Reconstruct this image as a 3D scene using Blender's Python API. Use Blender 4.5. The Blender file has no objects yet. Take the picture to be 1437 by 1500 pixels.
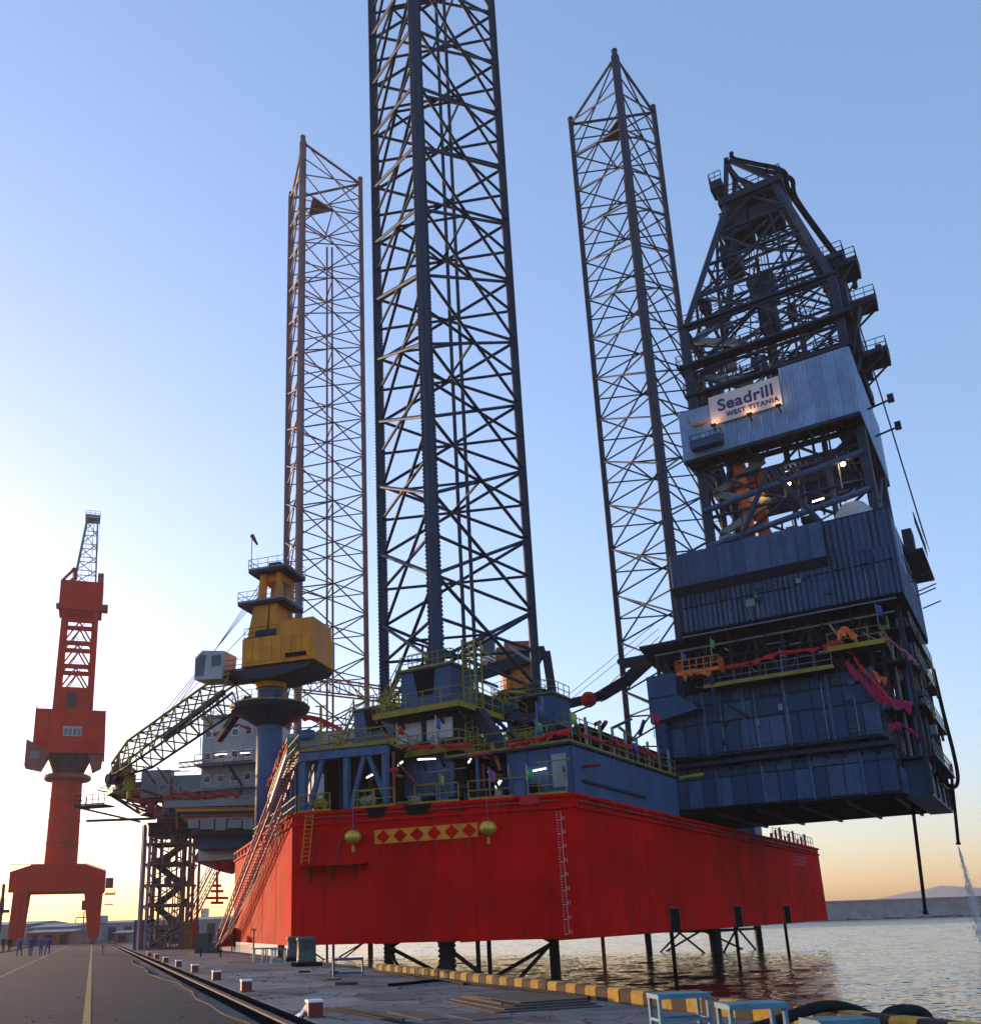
import bpy, math, random
from mathutils import Vector, Matrix, Quaternion
random.seed(7)
R = math.radians
scene = bpy.context.scene

# ------------------------------------------------------------------ camera
IMG_W, IMG_H = 1437.0, 1500.0
ROLL = math.atan(0.0325); PPX, PPY, EYE = 626.0, 940.0, 1.75
_yh = 1370 - 0.0325 * (PPX - 130)
_ph = (_yh - PPY) * math.cos(ROLL); _pv = (PPY + 3600) / math.cos(ROLL)
FPX = math.sqrt(_ph * _pv); PITCH = math.atan(_ph / FPX)
_fw = Vector((0, math.cos(PITCH), math.sin(PITCH))); _up = Vector((0, -math.sin(PITCH), math.cos(PITCH))); _rt = Vector((1, 0, 0))
_cx = _rt * math.cos(ROLL) - _up * math.sin(ROLL); _cy = _rt * math.sin(ROLL) + _up * math.cos(ROLL)
cam_d = bpy.data.cameras.new('camera'); cam = bpy.data.objects.new('camera', cam_d)
scene.collection.objects.link(cam); scene.camera = cam
cam_d.sensor_fit = 'HORIZONTAL'; cam_d.sensor_width = 36.0
cam_d.lens = FPX / IMG_W * 36.0
cam_d.shift_x = (IMG_W / 2 - PPX) / IMG_W; cam_d.shift_y = (PPY - IMG_H / 2) / IMG_W
cam_d.clip_start = 0.2; cam_d.clip_end = 9000
_m = Matrix((_cx, _cy, -_fw)).transposed().to_4x4(); _m.translation = (0, 0, EYE); cam.matrix_world = _m

# ------------------------------------------------------------------ light
SUN_LEFT = 45.0      # degrees to the left of straight ahead
SUN_ELEV = 3.4
SKY_GAMMA = 0.75
SKY_TINT = (1.17, 1.0, 1.06)
world = bpy.data.worlds.new('World'); scene.world = world; world.use_nodes = True
wn = world.node_tree; bg = wn.nodes['Background']
sky = wn.nodes.new('ShaderNodeTexSky'); sky.sky_type = 'NISHITA'; sky.sun_disc = False
sky.sun_elevation = R(SUN_ELEV); sky.sun_rotation = R(-SUN_LEFT)
sky.air_density = 1.05; sky.dust_density = 1.3; sky.ozone_density = 3.2; sky.altitude = 0
gam = wn.nodes.new('ShaderNodeGamma'); gam.inputs[1].default_value = SKY_GAMMA; wn.links.new(sky.outputs[0], gam.inputs[0])
tint = wn.nodes.new('ShaderNodeVectorMath'); tint.operation = 'MULTIPLY'; tint.inputs[1].default_value = SKY_TINT; wn.links.new(gam.outputs[0], tint.inputs[0])
wn.links.new(tint.outputs[0], bg.inputs[0]); bg.inputs[1].default_value = 0.15
sun_d = bpy.data.lights.new('sun', 'SUN'); sun_d.energy = 1.1; sun_d.angle = R(0.6); sun_d.color = (1.0, 0.62, 0.32)
sun = bpy.data.objects.new('sun', sun_d); scene.collection.objects.link(sun)
_sd = Vector((-math.sin(R(SUN_LEFT)) * math.cos(R(SUN_ELEV)), math.cos(R(SUN_LEFT)) * math.cos(R(SUN_ELEV)), math.sin(R(SUN_ELEV))))
sun.rotation_euler = _sd.to_track_quat('Z', 'Y').to_euler()
vs = scene.view_settings; vs.view_transform = 'Standard'; vs.look = 'None'; vs.gamma = 1.0; vs.exposure = 2.48
scene.render.resolution_x = 980; scene.render.resolution_y = 1024

# ------------------------------------------------------------------ helpers
def ray(x, y):
    dx, dy = x - PPX, -(y - PPY); c, s = math.cos(ROLL), math.sin(ROLL)
    u = dx * c + dy * s; v = -dx * s + dy * c
    return Vector((u, FPX * math.cos(PITCH) - v * math.sin(PITCH), FPX * math.sin(PITCH) + v * math.cos(PITCH)))
def G(x, y, z=0.0):                      # where a pixel's ray meets the level z
    r = ray(x, y); t = (z - EYE) / r.z; return Vector((r.x * t, r.y * t, z))
def AT(x, y, Y):                         # a pixel's ray at a known distance Y
    r = ray(x, y); t = Y / r.y; return Vector((r.x * t, Y, EYE + r.z * t))

class Frame:
    def __init__(s, ox, oy, deg): s.o = Vector((ox, oy, 0)); s.a = R(deg); s.m = Matrix.Rotation(s.a, 3, 'Z')
    def w(s, p): return s.m @ Vector(p) + s.o
    def l(s, p): return s.m.transposed() @ (Vector(p) - s.o)
WORLD = Frame(0, 0, 0)
RIG = Frame(7.7, 52.0, -32.5)            # x aft, y to starboard, origin at the near stern corner of the hull
QUAY = Frame(4.21, 20.27, 19.4)          # x towards the water, y along the quay edge
GAN = Frame(-75.0, 192.0, 19.4)
def PY(x, y, yp, fr=RIG):                # pixel ray with the plane y = yp of a frame
    r = ray(x, y); e = fr.m @ Vector((0, 1, 0)); t = (yp + fr.o.dot(e)) / (r.x * e.x + r.y * e.y)
    return fr.l(Vector((r.x * t, r.y * t, EYE + r.z * t)))
def PX(x, y, xp, fr=RIG):
    r = ray(x, y); e = fr.m @ Vector((1, 0, 0)); t = (xp + fr.o.dot(e)) / (r.x * e.x + r.y * e.y)
    return fr.l(Vector((r.x * t, r.y * t, EYE + r.z * t)))

INFO = {}
COL = scene.collection
def settag(o, label=None, cat=None, group=None, kind=None):
    if label: o['label'] = label
    if cat: o['category'] = cat
    if group: o['group'] = group
    if kind: o['kind'] = kind
    return o
def thing(name, label, cat, base=(0, 0, 0), frame=WORLD, group=None):
    o = bpy.data.objects.new(name, None); o.empty_display_size = 0.3; COL.objects.link(o)
    o.location = frame.w(base); o.rotation_euler = (0, 0, frame.a)
    INFO[o] = (frame, Vector(base)); return settag(o, label, cat, group)
def link(name, me, parent, c, frame=WORLD):
    o = bpy.data.objects.new(name, me); COL.objects.link(o); c = Vector(c)
    if parent is not None:
        frame, pb = INFO[parent]; o.parent = parent; o.location = c - pb
    else:
        o.location = frame.w(c); o.rotation_euler = (0, 0, frame.a)
    INFO[o] = (frame, c); return o

class MB:
    def __init__(s): s.v = []; s.f = []; s.mi = []; s.m = 0
    def add(s, vs_, fs):
        n = len(s.v); s.v += [tuple(p) for p in vs_]; s.f += [tuple(i + n for i in f) for f in fs]; s.mi += [s.m] * len(fs); return s
    def box(s, c, d, rz=0.0):
        cx, cy, cz = c; hx, hy, hz = d[0] / 2, d[1] / 2, d[2] / 2; ca, sa = math.cos(rz), math.sin(rz); vv = []
        for z in (-hz, hz):
            for x, y in ((-hx, -hy), (hx, -hy), (hx, hy), (-hx, hy)): vv.append((cx + x * ca - y * sa, cy + x * sa + y * ca, cz + z))
        return s.add(vv, [(3, 2, 1, 0), (4, 5, 6, 7), (0, 1, 5, 4), (1, 2, 6, 5), (2, 3, 7, 6), (3, 0, 4, 7)])
    def span(s, a, b): return s.box([(a[i] + b[i]) / 2 for i in range(3)], [abs(b[i] - a[i]) for i in range(3)])
    def beam(s, p, q, w, h=None):
        h = h or w; p, q = Vector(p), Vector(q); d = q - p
        if d.length < 1e-6: return s
        z = d.normalized(); x = z.cross(Vector((0, 0, 1)))
        x = Vector((1, 0, 0)) if x.length < 1e-4 else x.normalized(); y = z.cross(x); vv = []
        for e in (p, q):
            for a, b in ((-1, -1), (1, -1), (1, 1), (-1, 1)): vv.append(e + x * a * w / 2 + y * b * h / 2)
        return s.add(vv, [(3, 2, 1, 0), (4, 5, 6, 7), (0, 1, 5, 4), (1, 2, 6, 5), (2, 3, 7, 6), (3, 0, 4, 7)])
    def tube(s, p, q, r, n=8, r2=None):
        p, q = Vector(p), Vector(q); z = (q - p).normalized(); x = z.cross(Vector((0, 0, 1)))
        x = Vector((1, 0, 0)) if x.length < 1e-4 else x.normalized(); y = z.cross(x); vv = []; r2 = r if r2 is None else r2
        for e, rr in ((p, r), (q, r2)):
            for k in range(n):
                a = 2 * math.pi * k / n; vv.append(e + x * math.cos(a) * rr + y * math.sin(a) * rr)
        return s.add(vv, [tuple(range(n))] + [tuple(range(2 * n - 1, n - 1, -1))] + [(k, k + n, (k + 1) % n + n, (k + 1) % n) for k in range(n)])
    def pipe(s, pts, r, n=6):
        pts = [Vector(p) for p in pts]; vv = []
        x0 = None
        for i, p in enumerate(pts):
            t = (pts[min(i + 1, len(pts) - 1)] - pts[max(i - 1, 0)]).normalized()
            x = (t.cross(Vector((0, 0, 1))) if x0 is None else x0 - t * x0.dot(t))
            x = Vector((1, 0, 0)) if x.length < 1e-4 else x.normalized(); x0 = x; y = t.cross(x)
            for k in range(n):
                a = 2 * math.pi * k / n; vv.append(p + x * math.cos(a) * r + y * math.sin(a) * r)
        fs = [tuple(range(n)), tuple(range(len(vv) - 1, len(vv) - n - 1, -1))]
        for i in range(len(pts) - 1):
            for k in range(n): fs.append((i * n + k, (i + 1) * n + k, (i + 1) * n + (k + 1) % n, i * n + (k + 1) % n))
        return s.add(vv, fs)
    def prism(s, poly, z0, z1):
        n = len(poly); vv = [(x, y, z0) for x, y in poly] + [(x, y, z1) for x, y in poly]
        return s.add(vv, [tuple(range(n - 1, -1, -1)), tuple(range(n, 2 * n))] + [(k, (k + 1) % n, (k + 1) % n + n, k + n) for k in range(n)])
    def extr(s, poly, d):                # any planar polygon pushed along d
        n = len(poly); d = Vector(d); vv = [Vector(p) for p in poly] + [Vector(p) + d for p in poly]
        return s.add(vv, [tuple(range(n - 1, -1, -1)), tuple(range(n, 2 * n))] + [(k, (k + 1) % n, (k + 1) % n + n, k + n) for k in range(n)])
    def lathe(s, c, prof, n=16):
        c = Vector(c); vv = []
        for r, z in prof:
            for k in range(n):
                a = 2 * math.pi * k / n; vv.append(c + Vector((r * math.cos(a), r * math.sin(a), z)))
        fs = [tuple(range(n - 1, -1, -1)), tuple(range(len(vv) - n, len(vv)))]
        for i in range(len(prof) - 1):
            for k in range(n): fs.append((i * n + k, i * n + (k + 1) % n, (i + 1) * n + (k + 1) % n, (i + 1) * n + k))
        return s.add(vv, fs)
    def rail(s, path, h=1.1, step=1.6, r=0.03, mids=2, toe=True):
        path = [Vector(p) for p in path]; up = Vector((0, 0, 1)); r *= 0.72
        for a, b in zip(path, path[1:]):
            L = (b - a).length; n = max(1, round(L / step))
            for k in range(n + 1): p = a.lerp(b, k / n); s.beam(p, p + up * h, 2 * r)
            for j in range(1, mids + 1): s.beam(a + up * h * j / mids, b + up * h * j / mids, 2 * r)
            if toe: s.beam(a + up * 0.08, b + up * 0.08, 0.02, 0.14)
        return s
    def build(s, name, mats, parent=None, frame=WORLD, smooth=False, origin=None):
        if not isinstance(mats, (list, tuple)): mats = [mats]
        n = len(s.v); lo = [min(p[i] for p in s.v) for i in range(3)]; hi = [max(p[i] for p in s.v) for i in range(3)]
        c = Vector(origin) if origin else Vector([(lo[i] + hi[i]) / 2 for i in range(2)] + [lo[2]])
        me = bpy.data.meshes.new(name); me.from_pydata([(p[0] - c.x, p[1] - c.y, p[2] - c.z) for p in s.v], [], s.f)
        for m in mats: me.materials.append(m)
        if len(mats) > 1: me.polygons.foreach_set('material_index', s.mi)
        if smooth: me.polygons.foreach_set('use_smooth', [True] * len(me.polygons))
        me.update()
        return link(name, me, parent, c, frame)

_unit = {}
def unit(shape, mat):
    k = (shape, mat.name)
    if k not in _unit:
        b = MB()
        if shape == 'tube': b.tube((0, 0, -.5), (0, 0, .5), 1, 8)
        else: b.box((0, 0, 0), (1, 1, 1))
        me = bpy.data.meshes.new(shape + '_' + mat.name); me.from_pydata(b.v, [], b.f); me.materials.append(mat)
        if shape == 'tube':
            for p in me.polygons: p.use_smooth = len(p.vertices) == 4
        _unit[k] = me
    return _unit[k]
def strut(name, p, q, r, mat, parent, shape='tube', h=None):
    p, q = Vector(p), Vector(q); d = q - p
    o = link(name, unit(shape, mat), parent, (p + q) / 2)
    o.rotation_mode = 'QUATERNION'; o.rotation_quaternion = d.to_track_quat('Z', 'Y')
    k = r if shape == 'tube' else 2 * r
    o.scale = (k, k if h is None else h, d.length); return o
def copy_tree(o, parent=None):
    c = o.copy(); COL.objects.link(c); c.parent = parent
    for ch in list(o.children): copy_tree(ch, c)
    return c
def struct(o): o['kind'] = 'structure'; return o

# ------------------------------------------------------------------ materials
def mat(name, col, rough=0.55, metal=0.0, var=0.25, scale=0.6, streak=None, samt=0.0, bump=0.0, bscale=8.0, emit=None, estr=0.0, spec=0.4, alpha=1.0, orand=0.10, patch=0.07):
    m = bpy.data.materials.new(name); m.use_nodes = True; t = m.node_tree; N = t.nodes; Lk = t.links
    b = N['Principled BSDF']; b.inputs['Roughness'].default_value = rough; b.inputs['Metallic'].default_value = metal
    b.inputs['Specular IOR Level'].default_value = spec; b.inputs['Alpha'].default_value = alpha
    geo = N.new('ShaderNodeNewGeometry')
    nz = N.new('ShaderNodeTexNoise'); nz.inputs['Scale'].default_value = scale; nz.inputs['Detail'].default_value = 5.0; nz.inputs['Roughness'].default_value = 0.65
    Lk.new(geo.outputs['Position'], nz.inputs['Vector'])
    mr = N.new('ShaderNodeMapRange'); mr.inputs['From Min'].default_value = 0.3; mr.inputs['From Max'].default_value = 0.7
    mr.inputs['To Min'].default_value = 1 - var; mr.inputs['To Max'].default_value = 1 + var; Lk.new(nz.outputs['Fac'], mr.inputs['Value'])
    oi = N.new('ShaderNodeObjectInfo'); orr = N.new('ShaderNodeMapRange'); orr.inputs['To Min'].default_value = 1 - orand; orr.inputs['To Max'].default_value = 1 + orand; Lk.new(oi.outputs['Random'], orr.inputs['Value'])
    mo = N.new('ShaderNodeMath'); mo.operation = 'MULTIPLY'; Lk.new(mr.outputs[0], mo.inputs[0]); Lk.new(orr.outputs[0], mo.inputs[1])
    mx = N.new('ShaderNodeVectorMath'); mx.operation = 'SCALE'; mx.inputs[0].default_value = col; Lk.new(mo.outputs[0], mx.inputs['Scale'])
    out = mx.outputs[0]
    if patch:
        vp = N.new('ShaderNodeTexVoronoi'); vp.distance = 'CHEBYCHEV'; vp.inputs['Scale'].default_value = 0.30; Lk.new(geo.outputs['Position'], vp.inputs['Vector'])
        sp_ = N.new('ShaderNodeSeparateColor'); Lk.new(vp.outputs['Color'], sp_.inputs[0]); rp_ = N.new('ShaderNodeMapRange'); rp_.inputs['To Min'].default_value = 1 - patch; rp_.inputs['To Max'].default_value = 1 + patch; Lk.new(sp_.outputs[0], rp_.inputs['Value'])
        mv = N.new('ShaderNodeVectorMath'); mv.operation = 'SCALE'; Lk.new(out, mv.inputs[0]); Lk.new(rp_.outputs[0], mv.inputs['Scale']); out = mv.outputs[0]
    if streak:
        mp = N.new('ShaderNodeMapping'); mp.inputs['Scale'].default_value = (2.2, 2.2, 0.12); Lk.new(geo.outputs['Position'], mp.inputs['Vector'])
        n2 = N.new('ShaderNodeTexNoise'); n2.inputs['Scale'].default_value = 1.3; n2.inputs['Detail'].default_value = 6; Lk.new(mp.outputs[0], n2.inputs['Vector'])
        r2 = N.new('ShaderNodeMapRange'); r2.inputs['From Min'].default_value = 0.49; r2.inputs['From Max'].default_value = 0.75; r2.inputs['To Max'].default_value = samt
        Lk.new(n2.outputs['Fac'], r2.inputs['Value'])
        mm = N.new('ShaderNodeMix'); mm.data_type = 'RGBA'; Lk.new(r2.outputs[0], mm.inputs['Factor']); Lk.new(out, mm.inputs[6]); mm.inputs[7].default_value = (*streak, 1); out = mm.outputs[2]
    Lk.new(out, b.inputs['Base Color'])
    rr = N.new('ShaderNodeMapRange'); rr.inputs['To Min'].default_value = max(0.03, rough - 0.12); rr.inputs['To Max'].default_value = min(1, rough + 0.12)
    Lk.new(nz.outputs['Fac'], rr.inputs['Value']); Lk.new(rr.outputs[0], b.inputs['Roughness'])
    if bump:
        n3 = N.new('ShaderNodeTexNoise'); n3.inputs['Scale'].default_value = bscale; n3.inputs['Detail'].default_value = 4; Lk.new(geo.outputs['Position'], n3.inputs['Vector'])
        bp = N.new('ShaderNodeBump'); bp.inputs['Strength'].default_value = bump; bp.inputs['Distance'].default_value = 0.05; Lk.new(n3.outputs['Fac'], bp.inputs['Height']); Lk.new(bp.outputs[0], b.inputs['Normal'])
    if emit:
        b.inputs['Emission Color'].default_value = (*emit, 1); b.inputs['Emission Strength'].default_value = estr
    return m
M = {}
M['hull'] = mat('hull_red_paint', (0.55, 0.002, 0.003), 0.7, spec=0.02, var=0.22, scale=0.25, streak=(0.12, 0.004, 0.006), samt=0.45, patch=0.13, bump=0.45, bscale=0.8)
M['hull_dark'] = mat('dull_red_paint', (0.20, 0.012, 0.014), 0.6, var=0.2)
M['navy'] = mat('blue_grey_paint', (0.032, 0.072, 0.160), 0.55, spec=0.2, var=0.18, scale=0.5, streak=(0.015, 0.035, 0.08), samt=0.5, bump=0.2, bscale=1.5)
M['navy2'] = mat('blue_grey_plate', (0.020, 0.050, 0.120), 0.55, spec=0.2, var=0.22, scale=0.8, streak=(0.012, 0.03, 0.07), samt=0.5)
M['navy3'] = mat('weathered_blue_plate', (0.046, 0.092, 0.190), 0.55, spec=0.2, var=0.25, scale=1.1, streak=(0.02, 0.04, 0.09), samt=0.6)
M['dark'] = mat('dark_steel', (0.008, 0.016, 0.038), 0.6, spec=0.25, var=0.3, scale=1.0)
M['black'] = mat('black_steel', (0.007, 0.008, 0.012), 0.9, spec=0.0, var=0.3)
M['lattice'] = mat('dark_blue_leg_steel', (0.013, 0.029, 0.066), 0.6, spec=0.25, var=0.25, scale=0.4)
M['leg_red'] = mat('red_oxide_leg_steel', (0.17, 0.075, 0.075), 0.55, var=0.4, scale=0.3, streak=(0.10, 0.10, 0.13), samt=0.8)
M['rack'] = mat('rack_steel', (0.025, 0.036, 0.06), 0.6, spec=0.2, var=0.3)
M['cladding'] = mat('ribbed_light_blue_cladding', (0.20, 0.31, 0.50), 0.45, metal=0.2, var=0.2, scale=0.7, streak=(0.2, 0.24, 0.32), samt=0.5)
M['yellow'] = mat('yellow_safety_paint', (0.24, 0.185, 0.02), 0.6, spec=0.2, var=0.35, scale=1.0)
M['crane_yellow'] = mat('crane_yellow_paint', (0.60, 0.215, 0.010), 0.55, spec=0.25, var=0.2, scale=0.8, streak=(0.25, 0.10, 0.02), samt=0.5)
M['orange'] = mat('orange_paint', (0.62, 0.13, 0.015), 0.5, var=0.2)
M['red'] = mat('bright_red_cloth', (0.40, 0.012, 0.012), 0.9, var=0.25)
M['pink'] = mat('magenta_cloth', (0.34, 0.015, 0.08), 0.9, var=0.3)
M['purple'] = mat('purple_cloth', (0.24, 0.06, 0.26), 0.9, var=0.2)
M['green'] = mat('green_cloth', (0.05, 0.28, 0.13), 0.9, var=0.2)
M['blue'] = mat('blue_cloth', (0.02, 0.10, 0.36), 0.9, var=0.2)
M['lime'] = mat('lime_cloth', (0.26, 0.32, 0.06), 0.9, var=0.2)
M['white'] = mat('white_paint', (0.72, 0.73, 0.74), 0.5, var=0.12)
M['grey'] = mat('light_grey_paint', (0.34, 0.35, 0.37), 0.55, var=0.15, streak=(0.2, 0.2, 0.2), samt=0.4)
M['midgrey'] = mat('mid_grey_paint', (0.17, 0.19, 0.22), 0.55, var=0.2)
M['glass'] = mat('dark_window_glass', (0.02, 0.03, 0.045), 0.12, var=0.1, spec=0.6)
M['gantry'] = mat('faded_red_crane_paint', (0.46, 0.016, 0.010), 0.7, spec=0.03, var=0.18, scale=0.2, streak=(0.25, 0.03, 0.03), samt=0.5)
M['gantry_dark'] = mat('dark_red_crane_paint', (0.20, 0.03, 0.03), 0.6, var=0.2)
M['scaf'] = mat('rusty_scaffold_steel', (0.13, 0.065, 0.07), 0.7, var=0.45, scale=1.5)
M['scaf2'] = mat('grey_lilac_scaffold_steel', (0.24, 0.19, 0.25), 0.7, var=0.4, scale=1.5)
M['rust'] = mat('rusty_pipe', (0.26, 0.10, 0.03), 0.75, var=0.4, scale=1.5)
M['gangway'] = mat('pinkish_gangway_paint', (0.26, 0.09, 0.13), 0.7, var=0.3)
M['brick'] = mat('brownish_shed_wall', (0.20, 0.11, 0.10), 0.8, var=0.2)
M['shed'] = mat('grey_shed_wall', (0.22, 0.22, 0.24), 0.8, var=0.12, scale=0.1)
M['stone'] = mat('breakwater_stone', (0.17, 0.17, 0.18), 0.9, var=0.3, scale=0.3)
M['tube_on'] = mat('lit_fluorescent_tube', (0.9, 0.9, 0.9), 0.4, var=0.0, emit=(1.0, 0.97, 0.9), estr=1.5)
M['lamp_on'] = mat('lit_orange_lamp', (0.9, 0.7, 0.4), 0.4, var=0.0, emit=(1.0, 0.50, 0.14), estr=10.0)
M['tableblue'] = mat('pale_blue_steel_frame', (0.075, 0.19, 0.25), 0.6, spec=0.25, var=0.35, scale=3.0)
M['rubber'] = mat('black_rubber_hose', (0.018, 0.019, 0.022), 0.85, spec=0.1, var=0.3)
M['bollard'] = mat('dark_green_cast_iron', (0.045, 0.065, 0.07), 0.6, var=0.4, scale=3.0, bump=0.3)
M['kerb_y'] = mat('worn_kerb_yellow', (0.36, 0.21, 0.02), 0.85, var=0.4, scale=4.0)
M['kerb_k'] = mat('worn_kerb_dark_red', (0.022, 0.009, 0.010), 0.85, var=0.4, scale=4.0)
M['gold'] = mat('gold_paint', (0.55, 0.36, 0.04), 0.35, metal=0.4, var=0.2)
M['cloth_blue'] = mat('blue_coverall', (0.02, 0.055, 0.24), 0.85, var=0.25, scale=4.0)
M['skin'] = mat('skin', (0.42, 0.25, 0.18), 0.6, var=0.1)
M['hair'] = mat('dark_hair', (0.015, 0.012, 0.012), 0.6, var=0.1)
M['timber'] = mat('weathered_timber', (0.055, 0.04, 0.032), 0.9, var=0.4, scale=3.0)
M['plate'] = mat('rusty_steel_plate', (0.045, 0.034, 0.03), 0.8, var=0.4, scale=1.5)
M['sign'] = mat('off_white_sign_board', (0.50, 0.48, 0.50), 0.6, var=0.06)
M['ink'] = mat('dark_blue_lettering', (0.012, 0.014, 0.12), 0.5, var=0.05)
M['marker'] = mat('marker_red', (0.16, 0.012, 0.015), 0.6, var=0.25, scale=4.0)
M['teal'] = mat('teal_tarpaulin', (0.03, 0.25, 0.24), 0.7, var=0.3)

def ground_mat(name, base, dark, rough, scale, extra=None, bump=0.4):
    m = bpy.data.materials.new(name); m.use_nodes = True; t = m.node_tree; N = t.nodes; Lk = t.links; b = N['Principled BSDF']
    geo = N.new('ShaderNodeNewGeometry'); n1 = N.new('ShaderNodeTexNoise'); n1.inputs['Scale'].default_value = scale; n1.inputs['Detail'].default_value = 9; n1.inputs['Roughness'].default_value = 0.7
    Lk.new(geo.outputs['Position'], n1.inputs['Vector'])
    n2 = N.new('ShaderNodeTexNoise'); n2.inputs['Scale'].default_value = scale * 14; n2.inputs['Detail'].default_value = 6; Lk.new(geo.outputs['Position'], n2.inputs['Vector'])
    cr = N.new('ShaderNodeValToRGB'); e = cr.color_ramp.elements; e[0].position = 0.34; e[0].color = (*dark, 1); e[1].position = 0.66; e[1].color = (*base, 1); Lk.new(n1.outputs['Fac'], cr.inputs['Fac'])
    mr = N.new('ShaderNodeMapRange'); mr.inputs['From Min'].default_value = 0.25; mr.inputs['From Max'].default_value = 0.75; mr.inputs['To Min'].default_value = 0.72; mr.inputs['To Max'].default_value = 1.25; Lk.new(n2.outputs['Fac'], mr.inputs['Value'])
    sc = N.new('ShaderNodeVectorMath'); sc.operation = 'SCALE'; Lk.new(cr.outputs[0], sc.inputs[0]); Lk.new(mr.outputs[0], sc.inputs['Scale']); out = sc.outputs[0]; hgt = n2.outputs['Fac']
    if extra == 'blocks':
        mp = N.new('ShaderNodeMapping'); mp.inputs['Rotation'].default_value = (0, 0, R(-19.4)); Lk.new(geo.outputs['Position'], mp.inputs['Vector'])
        bk = N.new('ShaderNodeTexBrick'); bk.inputs['Scale'].default_value = 1.0; bk.inputs['Brick Width'].default_value = 0.4; bk.inputs['Row Height'].default_value = 0.22; bk.inputs['Mortar Size'].default_value = 0.012
        bk.inputs['Color1'].default_value = (0.8, 0.8, 0.8, 1); bk.inputs['Color2'].default_value = (1.15, 1.15, 1.15, 1); bk.inputs['Mortar'].default_value = (0.45, 0.45, 0.45, 1); Lk.new(mp.outputs[0], bk.inputs['Vector'])
        mu = N.new('ShaderNodeVectorMath'); mu.operation = 'MULTIPLY'; Lk.new(out, mu.inputs[0]); Lk.new(bk.outputs['Color'], mu.inputs[1]); out = mu.outputs[0]
    if extra == 'stains':
        n4 = N.new('ShaderNodeTexNoise'); n4.inputs['Scale'].default_value = 0.45; n4.inputs['Detail'].default_value = 7; n4.inputs['Distortion'].default_value = 1.2; Lk.new(geo.outputs['Position'], n4.inputs['Vector'])
        r4 = N.new('ShaderNodeMapRange'); r4.inputs['From Min'].default_value = 0.55; r4.inputs['From Max'].default_value = 0.68; r4.inputs['To Max'].default_value = 0.75; Lk.new(n4.outputs['Fac'], r4.inputs['Value'])
        mm = N.new('ShaderNodeMix'); mm.data_type = 'RGBA'; Lk.new(r4.outputs[0], mm.inputs['Factor']); Lk.new(out, mm.inputs[6]); mm.inputs[7].default_value = (0.055, 0.032, 0.024, 1); out = mm.outputs[2]
    if extra == 'stains':
        vo = N.new('ShaderNodeTexVoronoi'); vo.feature = 'DISTANCE_TO_EDGE'; vo.inputs['Scale'].default_value = 0.42; dn = N.new('ShaderNodeVectorMath'); dn.operation = 'ADD'
        sc5 = N.new('ShaderNodeVectorMath'); sc5.operation = 'SCALE'; sc5.inputs['Scale'].default_value = 0.9; Lk.new(n1.outputs['Color'], sc5.inputs[0]); Lk.new(geo.outputs['Position'], dn.inputs[0]); Lk.new(sc5.outputs[0], dn.inputs[1]); Lk.new(dn.outputs[0], vo.inputs['Vector'])
        rv = N.new('ShaderNodeMapRange'); rv.inputs['From Min'].default_value = 0.004; rv.inputs['From Max'].default_value = 0.014; rv.inputs['To Min'].default_value = 0.35; Lk.new(vo.outputs['Distance'], rv.inputs['Value'])
        oi = N.new('ShaderNodeObjectInfo'); ro = N.new('ShaderNodeMapRange'); ro.inputs['To Min'].default_value = 0.72; ro.inputs['To Max'].default_value = 1.25; Lk.new(oi.outputs['Random'], ro.inputs['Value'])
        mo = N.new('ShaderNodeMath'); mo.operation = 'MULTIPLY'; Lk.new(rv.outputs[0], mo.inputs[0]); Lk.new(ro.outputs[0], mo.inputs[1])
        sv = N.new('ShaderNodeVectorMath'); sv.operation = 'SCALE'; Lk.new(out, sv.inputs[0]); Lk.new(mo.outputs[0], sv.inputs['Scale']); out = sv.outputs[0]
    Lk.new(out, b.inputs['Base Color']); b.inputs['Roughness'].default_value = rough; b.inputs['Specular IOR Level'].default_value = 0.08
    bp = N.new('ShaderNodeBump'); bp.inputs['Strength'].default_value = bump; bp.inputs['Distance'].default_value = 0.02; Lk.new(hgt, bp.inputs['Height']); Lk.new(bp.outputs[0], b.inputs['Normal'])
    return m
M['concrete'] = ground_mat('quay_concrete', (0.20, 0.192, 0.192), (0.11, 0.105, 0.106), 0.85, 0.35, 'stains')
M['slab'] = ground_mat('quay_slab_concrete', (0.22, 0.21, 0.208), (0.115, 0.108, 0.108), 0.82, 0.5, 'stains')
M['road'] = ground_mat('road_paving', (0.046, 0.054, 0.066), (0.030, 0.036, 0.046), 0.85, 0.2, 'blocks')
M['line_y'] = mat('worn_yellow_line', (0.26, 0.16, 0.035), 0.85, var=0.45, scale=2.5)
M['line_w'] = mat('worn_white_line', (0.15, 0.145, 0.14), 0.85, var=0.4, scale=2.0)
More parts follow.
